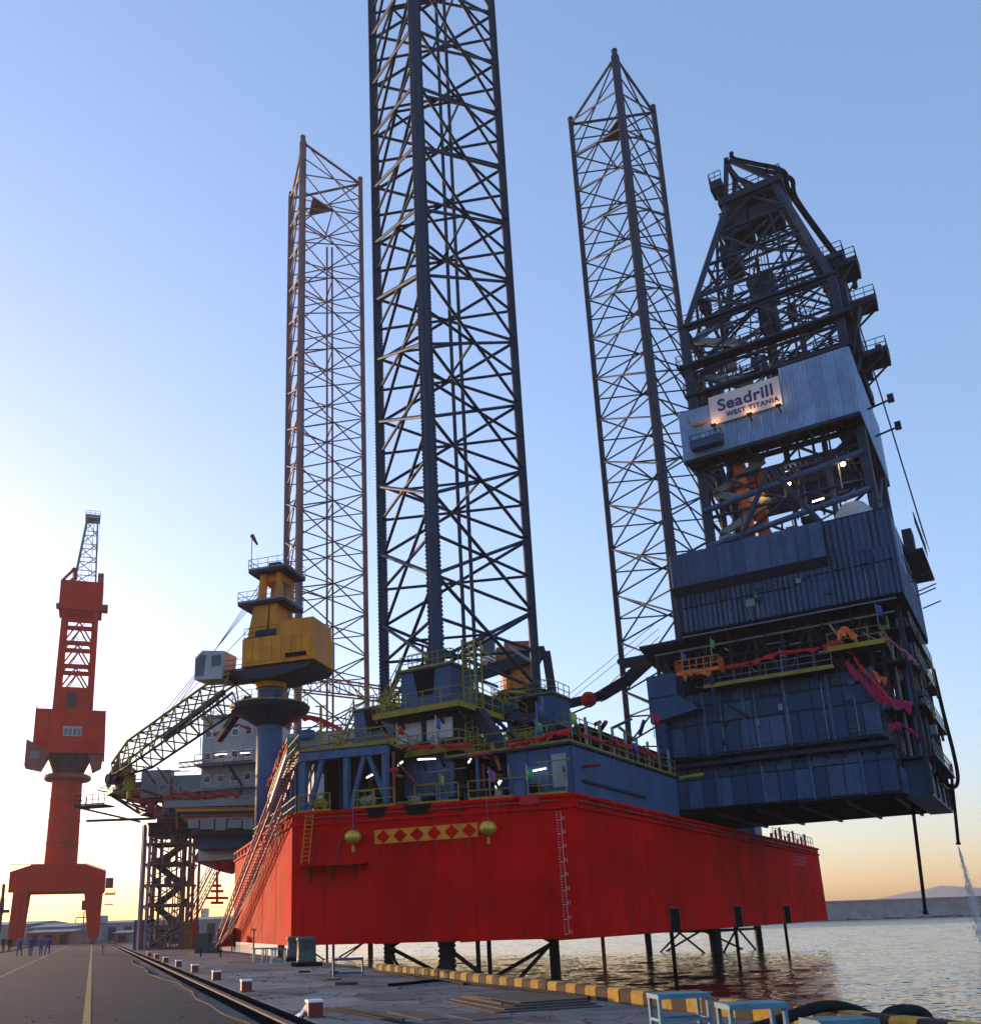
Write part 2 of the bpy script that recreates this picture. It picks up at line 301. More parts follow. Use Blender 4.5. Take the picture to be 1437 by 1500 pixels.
def water_mat():
    m = bpy.data.materials.new('harbour_water'); m.use_nodes = True; t = m.node_tree; N = t.nodes; Lk = t.links; b = N['Principled BSDF']
    b.inputs['Base Color'].default_value = (0.003, 0.008, 0.016, 1); b.inputs['Roughness'].default_value = 0.08; b.inputs['IOR'].default_value = 1.33
    geo = N.new('ShaderNodeNewGeometry'); tot = None
    for sc_, k, st, ro in ((0.9, 0.13, (0.7, 1.7, 1.0), 32), (3.4, 0.42, (0.8, 1.6, 1.0), 12)):
        mp = N.new('ShaderNodeMapping'); mp.inputs['Rotation'].default_value = (0, 0, R(ro)); mp.inputs['Scale'].default_value = st; Lk.new(geo.outputs['Position'], mp.inputs['Vector'])
        n = N.new('ShaderNodeTexNoise'); n.inputs['Scale'].default_value = sc_; n.inputs['Detail'].default_value = 3; n.inputs['Distortion'].default_value = 0.3; Lk.new(mp.outputs[0], n.inputs['Vector'])
        a = N.new('ShaderNodeVectorMath'); a.operation = 'SUBTRACT'; a.inputs[1].default_value = (0.5, 0.5, 0.5); Lk.new(n.outputs['Color'], a.inputs[0])
        c = N.new('ShaderNodeVectorMath'); c.operation = 'MULTIPLY'; c.inputs[1].default_value = (k * 2, k * 2, 0); Lk.new(a.outputs[0], c.inputs[0])
        if tot is None: tot = c
        else: e = N.new('ShaderNodeVectorMath'); e.operation = 'ADD'; Lk.new(tot.outputs[0], e.inputs[0]); Lk.new(c.outputs[0], e.inputs[1]); tot = e
    up = N.new('ShaderNodeVectorMath'); up.operation = 'ADD'; Lk.new(geo.outputs['Normal'], up.inputs[1]); Lk.new(tot.outputs[0], up.inputs[0])
    nn = N.new('ShaderNodeVectorMath'); nn.operation = 'NORMALIZE'; Lk.new(up.outputs[0], nn.inputs[0]); Lk.new(nn.outputs[0], b.inputs['Normal']); return m
M['water'] = water_mat()

# ================================================================== setting
Q = QUAY
rw_ = random.Random(13); waves = []
for k in range(26):
    wl = 1.3 * (1.16 ** k) if k < 12 else rw_.uniform(1.6, 7.0); an = R(-70 + rw_.gauss(0, 32)); waves.append((2 * math.pi / wl * math.cos(an), 2 * math.pi / wl * math.sin(an), rw_.uniform(0, 6.28), 0.0030 * wl ** 0.5))
def wave_z(x, y): return sum(a * math.sin(kx * x + ky * y + p) for kx, ky, p, a in waves)
gx0, gx1, gy0, gy1, gs = -34.0, 196.0, 12.0, 242.0, 0.62
nx, ny = int((gx1 - gx0) / gs), int((gy1 - gy0) / gs); vv = []
for j in range(ny + 1):
    y = gy0 + gs * j
    for i in range(nx + 1):
        x = gx0 + gs * i; e = min(1, min(i, nx - i, j, ny - j) / 12); vv.append((x, y, -2 + (wave_z(x, y) * e if e > 0 and x > -12 - (y - 40) * .38 else 0)))
ff = [(j * (nx + 1) + i, j * (nx + 1) + i + 1, (j + 1) * (nx + 1) + i + 1, (j + 1) * (nx + 1) + i) for j in range(ny) for i in range(nx)]
b = MB(); b.add(vv, ff); ex_, ey_ = gx0 + gs * nx, gy0 + gs * ny
for x0, x1, y0, y1 in ((-6000, 6000, -300, gy0), (-6000, gx0, gy0, ey_), (ex_, 6000, gy0, ey_), (-6000, 6000, ey_, 8000)): b.add([(x0, y0, -2), (x1, y0, -2), (x1, y1, -2), (x0, y1, -2)], [(0, 1, 2, 3)])
struct(b.build('sea', M['water'], smooth=True, origin=(0, 0, -2)))
b = MB(); b.prism([(-1500, -60), (0.8, -60), (0.8, 330), (40, 340), (40, 1500), (-1500, 1500)], -6, 0)
quay = struct(b.build('quay', M['concrete'], frame=Q, origin=(0, 0, 0)))
def sheet(name, x0, x1, y0, y1, z, m, parent=None):
    b = MB(); b.span((x0, y0, z - 0.003), (x1, y1, z)); return b.build(name, m, parent, frame=Q)
struct(sheet('road', -34, -7.95, -40, 320, 0.006, M['road']))
line = struct(sheet('road_line', -10.78, -10.62, -40, 318, 0.011, M['line_y']))
line2 = struct(sheet('road_line', -14.68, -14.54, -40, 318, 0.011, M['line_w']))
# concrete slabs of the quay apron, one by one, with open joints
rnd = random.Random(3)
meshes = {}
for j in range(-2, 34):
    for i, (x0, x1) in enumerate(((-6.62, -3.4), (-3.4, -0.1))):
        y0, y1 = j * 4.0, j * 4.0 + 4.0; w, d = x1 - x0 - 0.03, 3.97
        key = i
        if key not in meshes:
            bb = MB(); bb.add([(-w/2, -d/2, 0), (w/2, -d/2, 0), (w/2, d/2, 0), (-w/2, d/2, 0), (-w/2+.03, -d/2+.03, .02), (w/2-.03, -d/2+.03, .02), (w/2-.03, d/2-.03, .02), (-w/2+.03, d/2-.03, .02)],
                              [(4, 5, 6, 7), (0, 1, 5, 4), (1, 2, 6, 5), (2, 3, 7, 6), (3, 0, 4, 7)])
            me = bpy.data.meshes.new('quay_slab'); me.from_pydata(bb.v, [], bb.f); me.materials.append(M['slab']); meshes[key] = me
        o = link('quay_slab', meshes[key], quay, ((x0 + x1) / 2, (y0 + y1) / 2, 0.004 + rnd.uniform(0, 0.008)))

# crane rails sunk beside the road
for nm, x, lab in (('crane_rail', -7.1, 'long steel crane rail between dark grooves beside the red marker boxes'), ('crane_rail', -21.1, 'steel crane rail set in the paving under the far leg of the red portal crane')):
    t = thing(nm, lab, 'rail', (x, 0, 0), Q)
    b = MB(); b.span((x - 0.30, -40, 0.007), (x + 0.30, 315, 0.012)); b.build('groove', M['black'], t)
    b = MB(); b.span((x - 0.075, -40, 0.012), (x + 0.075, 315, 0.05)); b.build('rail_head', M['plate'], t)
    b = MB(); b.span((x - 0.42, -40, 0.002), (x - 0.32, 315, 0.03)); b.span((x + 0.32, -40, 0.002), (x + 0.42, 315, 0.03)); b.build('edge_angle', M['black'], t)
# cable lying along the road edge
pts = []
for k in range(60):
    y = -6 + k * 1.0; pts.append((-7.85 + 0.10 * math.sin(k * 0.35) + 0.05 * math.sin(k * 1.1) - (0.35 if k > 24 else 0) * min(1, (k - 24) / 10), y, 0.03))
b = MB(); b.pipe(pts, 0.03, 6); o = b.build('power_cable', M['rubber'], frame=Q); settag(o, 'thin black cable snaking along the edge of the paved road', 'cable')

# striped kerb along the quay edge
t = thing('quay_kerb', 'low kerb painted in yellow and dark red blocks along the quay edge', 'kerb', (0.18, 0, 0), Q)
me2 = []
for m_ in ('kerb_y', 'kerb_k'):
    bb = MB(); L_ = 0.485; w = 0.17
    prof = [(-w, 0), (w, 0), (w, .24), (w - .05, .29), (-w + .05, .29), (-w, .24)]
    bb.extr([(x, -L_/2, z) for x, z in prof], (0, L_, 0)); me = bpy.data.meshes.new('kerb_block'); me.from_pydata(bb.v, [], bb.f); me.materials.append(M[m_]); me2.append(me)
for k in range(58):
    y = -8.6 + k * 0.5; o = link('kerb_block', me2[k % 2], t, (0.18 + rnd.uniform(-.012, .012), y, 0.004)); o.rotation_euler.z = rnd.uniform(-.02, .02)
b = MB(); b.pipe([(-0.25 + 0.12 * math.sin(k * .5), 2.0 + k * 0.8, 0.06) for k in range(22)], 0.06, 6)
settag(b.build('hose_line', M['rubber'], frame=Q), 'dark hose stretched on the concrete along the striped kerb', 'hose')
b = MB(); b.pipe([(-0.5 + 0.1 * math.sin(k * .7), 9.0 + k * 0.6, 0.05) for k in range(14)], 0.05, 6)
settag(b.build('hose_line', M['rubber'], frame=Q), 'shorter dark hose lying beside the long one near the kerb start', 'hose')

# red marker boxes with white tops
mk = [(464, 1494), (362, 1455), (318, 1438), (286, 1426), (262, 1418), (243, 1411.5), (229.6, 1406), (218.6, 1402)]
mlab = ['red marker box with white cap and a torn white sheet beside it', 'red marker box next along from the one with the torn sheet', 'third red marker box from the one with the torn sheet', 'fourth red marker box from the one with the torn sheet', 'fifth red marker box from the one with the torn sheet', 'sixth red marker box from the one with the torn sheet', 'seventh red marker box, last but one towards the rusty access tower', 'last red marker box of the row towards the rusty access tower']
for i, p in enumerate(mk):
    g = Q.l(G(*p)); t = thing('marker_box', mlab[i], 'marker', (g.x, g.y + .22, 0.02), Q, 'red marker boxes along the crane rail')
    c = (g.x, g.y + .22, 0.02)
    b = MB(); b.prism([(c[0] + x, c[1] + y) for x, y in ((-.15, -.13), (-.13, -.15), (.13, -.15), (.15, -.13), (.15, .13), (.13, .15), (-.13, .15), (-.15, .13))], 0.02, 0.31); b.build('body', M['marker'], t)
    b = MB(); b.prism([(c[0] + x, c[1] + y) for x, y in ((-.16, -.16), (.16, -.16), (.16, .16), (-.16, .16))], 0.312, 0.36); b.build('cap', M['white'], t)
    b = MB(); b.prism([(c[0] + x, c[1] + y) for x, y in ((-.20, -.20), (.20, -.20), (.20, .20), (-.20, .20))], 0.0201, 0.045); b.build('foot_plate', M['plate'], t)
g = Q.l(G(452, 1493)); b = MB()
vv = []; ff = []
for i in range(7):
    for j in range(6):
        vv.append((g.x + .10 - i * 0.045 + 0.02 * math.sin(j * 2.1 + i), g.y + .05 + j * 0.08 + 0.02 * math.sin(i * 1.7), 0.03 + 0.28 * (1 - i / 6) ** 1.3 + 0.03 * math.sin(i * 2 + j * 1.9)))
for i in range(6):
    for j in range(5): ff.append((i * 6 + j, i * 6 + j + 1, i * 6 + j + 7, i * 6 + j + 6))
b.add(vv, ff); o = b.build('plastic_sheet', M['white'], frame=Q, smooth=True); settag(o, 'crumpled white plastic sheet draped against the red marker box', 'sheet')
so = o.modifiers.new('thick', 'SOLIDIFY'); so.thickness = 0.006

# two dark mooring bollards on a base
def bollard(px_, py_, r, h, lab):
    g = Q.l(G(px_, py_)); t = thing('mooring_drum', lab, 'bollard', (g.x, g.y, 0.02), Q, 'dark cast iron drums by the hull')
    b = MB(); b.lathe((g.x, g.y, 0.02), [(r * 1.02, 0.18), (r * 1.0, 0.3), (r * .95, h * .5), (r * .97, h * .86), (r * 1.06, h * .9), (r * 1.06, h * .97), (r * .9, h)], 20); b.build('drum', M['bollard'], t, smooth=True)
    b = MB(); b.box((g.x, g.y, 0.11), (r * 2.7, r * 2.5, 0.18)); b.build('base_plate', M['black'], t)
bollard(449, 1417, 0.46, 1.32, 'taller dark green iron drum standing on a black base by the hull corner'); bollard(432, 1409, 0.45, 1.30, 'dark green iron drum standing just behind the taller one')

# pale blue steel frame tables near the quay edge
def frame_table(name, base, L_, W_, H_, rz, lab, m=None, grp=None, shelf=True):
    m = m or M['tableblue']; t = thing(name, lab, 'table', base, Q, grp); ca, sa = math.cos(rz), math.sin(rz)
    def P(x, y, z): return (base[0] + x * ca - y * sa, base[1] + x * sa + y * ca, base[2] + z)
    hx, hy = L_ / 2, W_ / 2
    b = MB()
    for a, c in (((-hx, -hy), (hx, -hy)), ((-hx, hy), (hx, hy))): b.beam(P(*a, H_ - .03), P(*c, H_ - .03), 0.06)
    for a, c in (((-hx + .03, -hy + .03), (-hx + .03, hy - .03)), ((hx - .03, -hy + .03), (hx - .03, hy - .03))): b.beam(P(*a, H_ - .031), P(*c, H_ - .031), 0.058)
    b.build('top_frame', m, t)
    b = MB(); b.box(P(0, 0, H_ + .008), (L_ + .02, W_ + .02, .014), rz); b.build('table_top', m, t)
    for sx in (-1, 1):
        for sy in (-1, 1): strut('leg', P(sx * (hx - .03), sy * (hy - .03), 0), P(sx * (hx - .03), sy * (hy - .03), H_ - .06), 0.028, m, t, 'box')
    if shelf:
        for sy in (-1, 1): strut('stretcher', P(-hx + .03, sy * (hy - .03), .12), P(hx - .03, sy * (hy - .03), .12), 0.022, m, t, 'box')
        for sx in (-1, 1): strut('stretcher', P(sx * (hx - .03), -hy + .05, .12), P(sx * (hx - .03), hy - .05, .12), 0.022, m, t, 'box')
g = Q.l(G(998, 1506)); frame_table('frame_table', (g.x, g.y, .02), .88, .5, .50, R(-12), 'pale blue steel frame table beside the end of the striped kerb')
g = Q.l(G(1106, 1528)); frame_table('frame_table', (g.x, g.y, .02), .85, .5, .50, R(-14), 'pale blue steel frame table standing next to the hose coil')
g = Q.l(G(1238, 1560)); frame_table('frame_table', (g.x, g.y, .02), .75, .45, .48, R(-12), 'pale blue steel frame table right under the big looping hose')
g = Q.l(G(510, 1432)); frame_table('trestle', (g.x, g.y, .02), 1.1, .7, .62, R(-15), 'small dark blue trestle on the open concrete near the iron drums', M['navy'])
for i, (x, y, lab) in enumerate(((381, 1410, 'pale steel rack beside the red equipment box'), (394, 1410, 'middle pale steel rack below the sunlit hull side'), (408, 1412, 'pale steel rack beside the dark iron drums'))):
    g = Q.l(G(x, y)); frame_table('steel_rack', (g.x, g.y, .02), .75, .6, .72, R(-18), lab, M['tableblue'], 'steel racks by the hull')
# thick looping hose at the quay edge
c1 = [AT(1130, 1500, 15), AT(1178, 1482, 15.2), AT(1215, 1474, 15.4), AT(1250, 1480, 15.4), AT(1285, 1497, 15.2), AT(1320, 1530, 15)]
def smooth_path(P, n=6):
    out = []
    for i in range(len(P) - 1):
        p0, p1, p2, p3 = P[max(i - 1, 0)], P[i], P[i + 1], P[min(i + 2, len(P) - 1)]
        for k in range(n):
            t_ = k / n; out.append(0.5 * ((2 * p1) + (p2 - p0) * t_ + (2 * p0 - 5 * p1 + 4 * p2 - p3) * t_ ** 2 + (3 * p1 - p0 - 3 * p2 + p3) * t_ ** 3))
    return out + [P[-1]]
b = MB(); b.pipe(smooth_path([Vector(G(1100, 1520)) + Vector((0, 0, .1))] + c1), 0.085, 10)
settag(b.build('thick_hose', M['rubber'], smooth=True), 'thick dark hose looping over the quay edge behind the pale blue tables', 'hose')
c2 = [AT(1290, 1515, 14.6), AT(1302, 1488, 14.8), AT(1330, 1482, 14.9), AT(1352, 1487, 14.9), AT(1362, 1505, 14.8), AT(1366, 1540, 14.6)]
b = MB(); b.pipe(smooth_path(c2), 0.10, 10)
settag(b.build('hose_bend', M['rubber'], smooth=True), 'short fat bend of dark hose hanging over the water', 'hose')

# steel plates and timbers lying on the apron
def plank(name, p0, p1, w, h, m, lab, cat, grp=None, z=0.022):
    a, c = Q.l(G(*p0)), Q.l(G(*p1)); a.z = c.z = z + h / 2
    b = MB(); b.beam(a, c, w, h); settag(b.build(name, m, frame=Q), lab, cat, grp)
t = thing('plate_stack', 'stack of flat rusty steel plates lying on the apron by the kerb', 'steel plates', (-1.9, 2.6, .02), Q)
for k in range(4):
    b = MB(); x0 = -2.9 + .12 * k; b.box((x0 + 1.0, 2.2 + .15 * k, .04 + .028 * k), (2.3 - .25 * k, 3.6 - .3 * k, .022), R(-3 + 2 * k)); b.build('plate', M['plate'] if k % 2 else M['timber'], t)
for k in range(1): strut('batten', (-2.8 + .9 * k, .9, .158), (-2.7 + .9 * k, 3.4, .158), .02, M['timber'], t, 'box')
plank('timber', (572, 1447), (640, 1440), .22, .08, M['black'], 'black beam lying on the concrete by the start of the kerb', 'beam')
plank('timber', (492, 1445), (524, 1444), .20, .09, M['timber'], 'short dark timber lying near the small blue trestle', 'timber')
plank('timber', (478, 1438), (500, 1437), .12, .05, M['timber'], 'thin offcut of timber behind the short dark one', 'timber')
plank('timber', (440, 1426), (452, 1426), .25, .06, M['black'], 'small black scrap of plate in front of the iron drums', 'scrap')
plank('timber', (484, 1427), (496, 1426.5), .25, .06, M['black'], 'small black scrap of plate beside the iron drums', 'scrap')
plank('timber', (700, 1470), (790, 1482), .10, .06, M['plate'], 'rusty angle bar lying beside the stacked steel plates', 'bar')
b = MB(); p_ = [Q.l(G(478, 1481)), Q.l(G(510, 1487)), Q.l(G(540, 1493)), Q.l(G(575, 1500)), Q.l(G(620, 1508))]
for k, q in enumerate(p_): q.z = .045
b.pipe(smooth_path(p_), .035, 6); settag(b.build('trailing_rope', M['rubber'], frame=Q), 'black rope trailing away from the marker box with the torn sheet', 'rope')
b = MB(); b.pipe(smooth_path([q + Vector((.25, .1, 0)) for q in p_[:4]]), .03, 6); settag(b.build('trailing_rope', M['rubber'], frame=Q), 'shorter thinner black rope lying next to the long trailing one', 'rope')

# boxes at the foot of the gangway
def crate(name, pl, pr, Yd, h, d, m, lab, cat, legs=0, frame_m=None):
    a, c = AT(*pl, Yd), AT(*pr, Yd); w = c.x - a.x; t = thing(name, lab, cat, ((a.x + c.x) / 2, Yd + d / 2, 0.0))
    z0 = legs + .02; cx, cy = (a.x + c.x) / 2, Yd + d / 2
    b = MB(); b.box((cx, cy, z0 + h / 2), (w, d, h)); b.build('body', m, t)
    for sx in (-1, 1):
        b = MB(); b.box((cx + sx * (w / 2 - .06), cy - d / 2 - .03, z0 + h / 2), (.1, .056, h - .02)); b.build('corner_post', frame_m or m, t)
    b = MB(); b.box((cx, cy, z0 + h + .03), (w + .08, d + .08, .058)); b.build('lid', frame_m or m, t)
    if legs:
        for sx in (-1, 1):
            for sy in (-1, 1): strut('leg', (cx + sx * (w / 2 - .1), cy + sy * (d / 2 - .1), 0.02), (cx + sx * (w / 2 - .1), cy + sy * (d / 2 - .1), z0 + .01), .05, M['black'], t, 'box')
crate('equipment_box', (318, 1395), (341, 1395), 84, 1.45, 1.2, M['hull'], 'red steel box on short legs at the foot of the gangway', 'box', .4, M['hull_dark'])
crate('steel_locker', (285, 1398), (305, 1398), 80, 1.5, 1.2, M['bollard'], 'dark green steel locker near the foot of the gangway', 'locker')
crate('steel_locker', (305, 1400), (318, 1400), 79, .75, 1.0, M['bollard'], 'low dark green chest beside the tall locker', 'chest')
for i, (x, y, h, lab) in enumerate(((371, 1408, 1.7, 'thin rusty post standing by the sunlit hull side'), (150, 1400, .7, 'small orange post at the edge of the road by the crane rail'), (294, 1403, .45, 'short black stub post behind the row of markers'), (323, 1404, .40, 'short black stub post below the red equipment box'))):
    g = G(x, y); t = thing('post', lab, 'post', (g.x, g.y, 0)); b = MB(); b.tube((g.x, g.y, 0.02), (g.x, g.y, h), .05, 8); b.build('shaft', M['rust'] if i < 2 else M['black'], t)
    b = MB(); b.box((g.x, g.y, h + .04), (.3, .12, .1)); b.build('head', M['rust'] if i < 2 else M['black'], t)

# ------------------------------------------------------------------ far shore
def shed(name, pxl, pxr, ytop, Y, depth, m, lab, roof=0.0, doors=3):
    a, c = AT(pxl, ytop, Y), AT(pxr, ytop, Y); z = max(a.z, c.z); z = (a.z + c.z) / 2; t = thing(name, lab, 'building', ((a.x + c.x) / 2, Y + depth / 2, 0))
    b = MB(); b.span((a.x, Y, 0.01), (c.x, Y + depth, z)); b.build('wall', m, t)
    b = MB(); b.extr([(a.x - .4, Y - .4, z), (a.x - .4, Y + depth + .4, z), (a.x - .4, Y + depth / 2, z + .3 + roof)], (c.x - a.x + .8, 0, 0)); b.build('roof', M['midgrey'], t)
    for k in range(doors):
        x = a.x + (k + .5) / doors * (c.x - a.x); b = MB(); b.box((x, Y - .04, min(2.0, z * .4)), (min(4.0, (c.x - a.x) / doors * .5), .1, min(3.9, z * .75))); b.build('door', M['dark'], t)
shed('warehouse', -60, 42, 1356, 236, 30, M['shed'], 'pale grey waterfront warehouse behind the portal crane foot', .6)
shed('warehouse', 46, 108, 1358.5, 232, 20, M['shed'], 'long low grey shed seen between the legs of the portal crane', .6)
shed('warehouse', 40, 104, 1366, 205, 10, M['brick'], 'low brown brick store seen behind the group of workers', .2)
shed('warehouse', 108, 222, 1352.5, 260, 30, M['shed'], 'grey shed closing the far end of the quay road', .5, 5)
shed('warehouse', 168, 190, 1367, 200, 8, M['brick'], 'small brown hut at the end of the quay beside the crane rail', .2, 1)
shed('warehouse', 275, 345, 1347, 255, 25, M['shed'], 'grey shed seen beyond the scaffold tower and gangway', .5)
t = thing('roof_plant', 'boxy steel frame on the roof of the far grey shed', 'roof frame', tuple(AT(121, 1350, 262))); a = AT(111, 1352, 262); c = AT(133, 1347, 262)
for x in (a.x, (a.x + c.x) / 2, c.x): strut('post', (x, 262, a.z - 1), (x, 262, a.z + 1.2), .12, M['midgrey'], t, 'box')
strut('beam', (a.x - .1, 262, a.z + 1.3), (c.x + .1, 262, a.z + 1.3), .14, M['midgrey'], t, 'box')
b = MB(); b.span((c.x, 260, a.z - .9), (c.x + 4, 264, a.z + 1.6)); b.build('plant_box', M['shed'], t)
# far tower block in the haze beyond the sheds
a, c = AT(294, 1345, 900), AT(302, 1331, 900); t = thing('tower_block', 'far hazy tower block seen beside the gangway', 'building', (a.x + 2, 905, 0))
b = MB(); b.span((a.x, 900, 0.01), (c.x, 912, c.z)); b.build('wall', M['shed'], t)
for k in range(4): b = MB(); b.box(((a.x + c.x) / 2, 899.9, c.z * (.3 + .18 * k)), (c.x - a.x - 1, .3, c.z * .06)); b.build('window_band', M['glass'], t)
# breakwater across the harbour
pA, pB = G(1150, 1347, -2), G(1480, 1344.5, -2); pA = Vector((150, 400, -2)); pB = Vector((330, 378, -2)); d_ = (pB - pA).normalized(); nrm = Vector((-d_.y, d_.x, 0))
t = thing('breakwater', 'long grey stone breakwater across the harbour mouth', 'breakwater', (pA.x, pA.y, -2))
a = pA - d_ * 40; c = pB + d_ * 200; b = MB()
b.extr([a + Vector((0, 0, -2)), a + nrm * 12 + Vector((0, 0, -2)), a + nrm * 9 + Vector((0, 0, 6.6)), a + nrm * 2.2 + Vector((0, 0, 6.6))], c - a); b.build('sea_wall', M['stone'], t)
b = MB(); b.extr([a + nrm * 2.0 + Vector((0, 0, 6.61)), a + nrm * 4.0 + Vector((0, 0, 6.61)), a + nrm * 4.0 + Vector((0, 0, 7.6)), a + nrm * 2.0 + Vector((0, 0, 7.6))], c - a); b.build('parapet', M['stone'], t)
# rocks at the foot of the breakwater
bb = MB(); rr = random.Random(5); vs_ = [(x * rr.uniform(.8, 1.2), y * rr.uniform(.8, 1.2), z * rr.uniform(.7, 1.2)) for x, y, z in ((1, 0, 0), (.3, 1, 0), (-.8, .6, 0), (-.8, -.6, 0), (.3, -1, 0), (0, 0, .9), (0, 0, -.6))]
bb.add(vs_, [(k, (k + 1) % 5, 5) for k in range(5)] + [((k + 1) % 5, k, 6) for k in range(5)]); rock_me = bpy.data.meshes.new('rock'); rock_me.from_pydata(bb.v, [], bb.f); rock_me.materials.append(M['stone'])
for k in range(120):
    p = a + (c - a) * (k + rr.random()) / 120 - nrm * rr.uniform(-.5, 2); o = link('rock', rock_me, t, (p.x, p.y, -1.9 + rr.uniform(0, .8))); s_ = rr.uniform(.8, 2.2); o.scale = (s_, s_, s_ * .8); o.rotation_euler = (0, 0, rr.uniform(0, 6))
# far hill
b = MB(); hp = []
cA = AT(1340, 1329, 3500)
prof = [(1200, 0), (1260, 2), (1330, 4), (1375, 14), (1400, 24), (1430, 27), (1460, 32), (1520, 25), (1600, 30), (1750, 10), (1900, 0)]
vv = []
for i, (x, h) in enumerate(prof):
    base = AT(x, 1330 - .0325 * (x - 1360), 3500)
    for j, (dy, k) in enumerate(((-300, 0), (0, .7), (300, 1), (800, .5), (1300, 0))): vv.append((base.x, 3500 + dy + 60 * math.sin(i * 2.3), -2 + h * 2.7 * k))
ff = [(i * 5 + j, (i + 1) * 5 + j, (i + 1) * 5 + j + 1, i * 5 + j + 1) for i in range(len(prof) - 1) for j in range(4)]
b.add(vv, ff); struct(b.build('hill', M['stone'], smooth=True))

# ================================================================== red portal crane on the quay
t = thing('portal_crane', 'tall red portal jib crane straddling the far end of the quay road', 'crane', (0, 0, 0), GAN)
hw, dd = 7.1, 6.0
for sx in (-1, 1):
    for sy in (-1, 1):
        x, y = sx * hw, sy * dd
        b = MB(); 
        b.extr([(x - 1.0, y - .9, 1.2), (x + 1.0, y - .9, 1.2), (x + 1.5 - sx * 0.2, y - .9, 10.2), (x - 1.5 - sx * .8, y - .9, 10.2)], (0, 1.8, 0)); b.build('leg', M['gantry'], t)
        b = MB(); b.box((x, y, .75), (1.5, 3.2, .9)); 
        for k in (-1, 0, 1): b.tube((x - .3, y + k * 1.0, .35), (x + .3, y + k * 1.0, .35), .33, 10)
        b.build('wheel_bogie', M['gantry_dark'], t)
for sy in (-1, 1):
    b = MB(); y = sy * dd - 1.0
    b.extr([(-hw - 1.6, y, 9.9), (hw + 1.6, y, 9.9), (hw + 1.6, y, 13.7), (hw - 2.2, y, 15.0), (-hw + 2.2, y, 15.0), (-hw - 1.6, y, 13.7)], (0, 2.0, 0)); b.build('portal_beam', M['gantry'], t)
for sx in (-1, 1):
    b = MB(); b.box((sx * hw, 0, 11.8), (2.2, dd * 2 - 2.02, 3.4)); b.build('side_beam', M['gantry'], t)
b = MB(); b.box((0, 0, 13.5), (7.5, 11.9 - 2.0, 2.6)); b.build('centre_beam', M['gantry'], t)
b = MB(); b.lathe((0, 0, 0), [(3.25, 14.8), (3.15, 15.6), (2.95, 32.2)], 20); b.build('column', M['gantry'], t)
b = MB(); b.lathe((0, 0, 0), [(4.3, 32.2), (4.6, 32.5), (4.6, 33.0), (4.0, 33.4)], 24); b.build('ring_platform', M['gantry_dark'], t)
b = MB(); b.rail([(4.5 * math.cos(k * math.pi / 8), 4.5 * math.sin(k * math.pi / 8), 33.0) for k in range(17)], 1.1, 1.7, .04); b.build('ring_railing', M['gantry_dark'], t)
b = MB(); b.lathe((0, 0, 0), [(2.9, 33.2), (3.4, 34.5), (4.6, 37.2)], 16); b.build('slew_bearing', M['dark'], t)
b = MB(); b.extr([(-6.9, -5.2, 37.2), (6.9, -5.2, 37.2), (6.6, -5.2, 46.0), (-6.9, -5.2, 46.0)], (0, 10.4, 0)); b.build('machine_house', M['gantry'], t)
b = MB(); b.box((.4, -5.24, 41.6), (3.6, .1, 2.0)); w_ = b.build('house_window', M['grey'], t)
for k in range(4): b = MB(); b.box((-.85 + k * .85, -5.31, 41.5), (.6, .06, 1.3)); b.build('pane', M['glass'], w_)
b = MB(); b.rail([(-6.8, 5.1, 46), (-6.8, -5.1, 46), (6.5, -5.1, 46), (6.5, 5.1, 46)], 1.1, 2.0, .04); b.build('roof_railing', M['gantry_dark'], t)
b = MB(); b.extr([(-8.0, -6.5, 34.2), (-5.0, -6.5, 33.6), (-3.4, -6.5, 37.15), (-8.0, -6.5, 39.5)], (0, 4.5, 0)); cb = b.build('operator_cab', M['gantry_dark'], t)
b = MB(); b.box((-6.2, -6.53, 36.3), (1.8, .06, 1.6)); b.build('pane', M['glass'], cb)
b = MB(); b.extr([(4.6, -4.5, 34.0), (6.4, -4.5, 35.0), (6.6, -4.5, 37.15), (3.8, -4.5, 37.15)], (0, 6, 0)); b.build('counter_box', M['gantry_dark'], t)
# tower
def tw(z): return 3.75 - (z - 46) / 22.5 * 0.25
for sx in (-1, 1):
    for sy in (-1, 1): strut('tower_leg', (sx * (tw(46) - .45), sy * 3.0, 46), (sx * (tw(68.5) - .45), sy * 2.6, 68.5), .45, M['gantry'], t, 'box')
b = MB(); b.span((-3.6, -3.4, 46.01), (3.6, 3.4, 50.8)); b.build('tower_base', M['gantry'], t)
b = MB(); b.box((-.3, -3.45, 48.6), (2.0, .1, 3.0)); b.build('tower_door', M['dark'], t)
zs = [50.8, 55.8, 60.9, 66.0]
for i, z in enumerate(zs):
    for sy in (-1, 1): strut('cross_beam', (-3.0, sy * 2.9, z + .1), (3.0, sy * 2.9, z + .1), .42, M['gantry'], t, 'box')
    for sx in (-1, 1): strut('cross_beam', (sx * 3.2, -2.6, z + .1), (sx * 3.2, 2.6, z + .1), .3, M['gantry'], t, 'box')
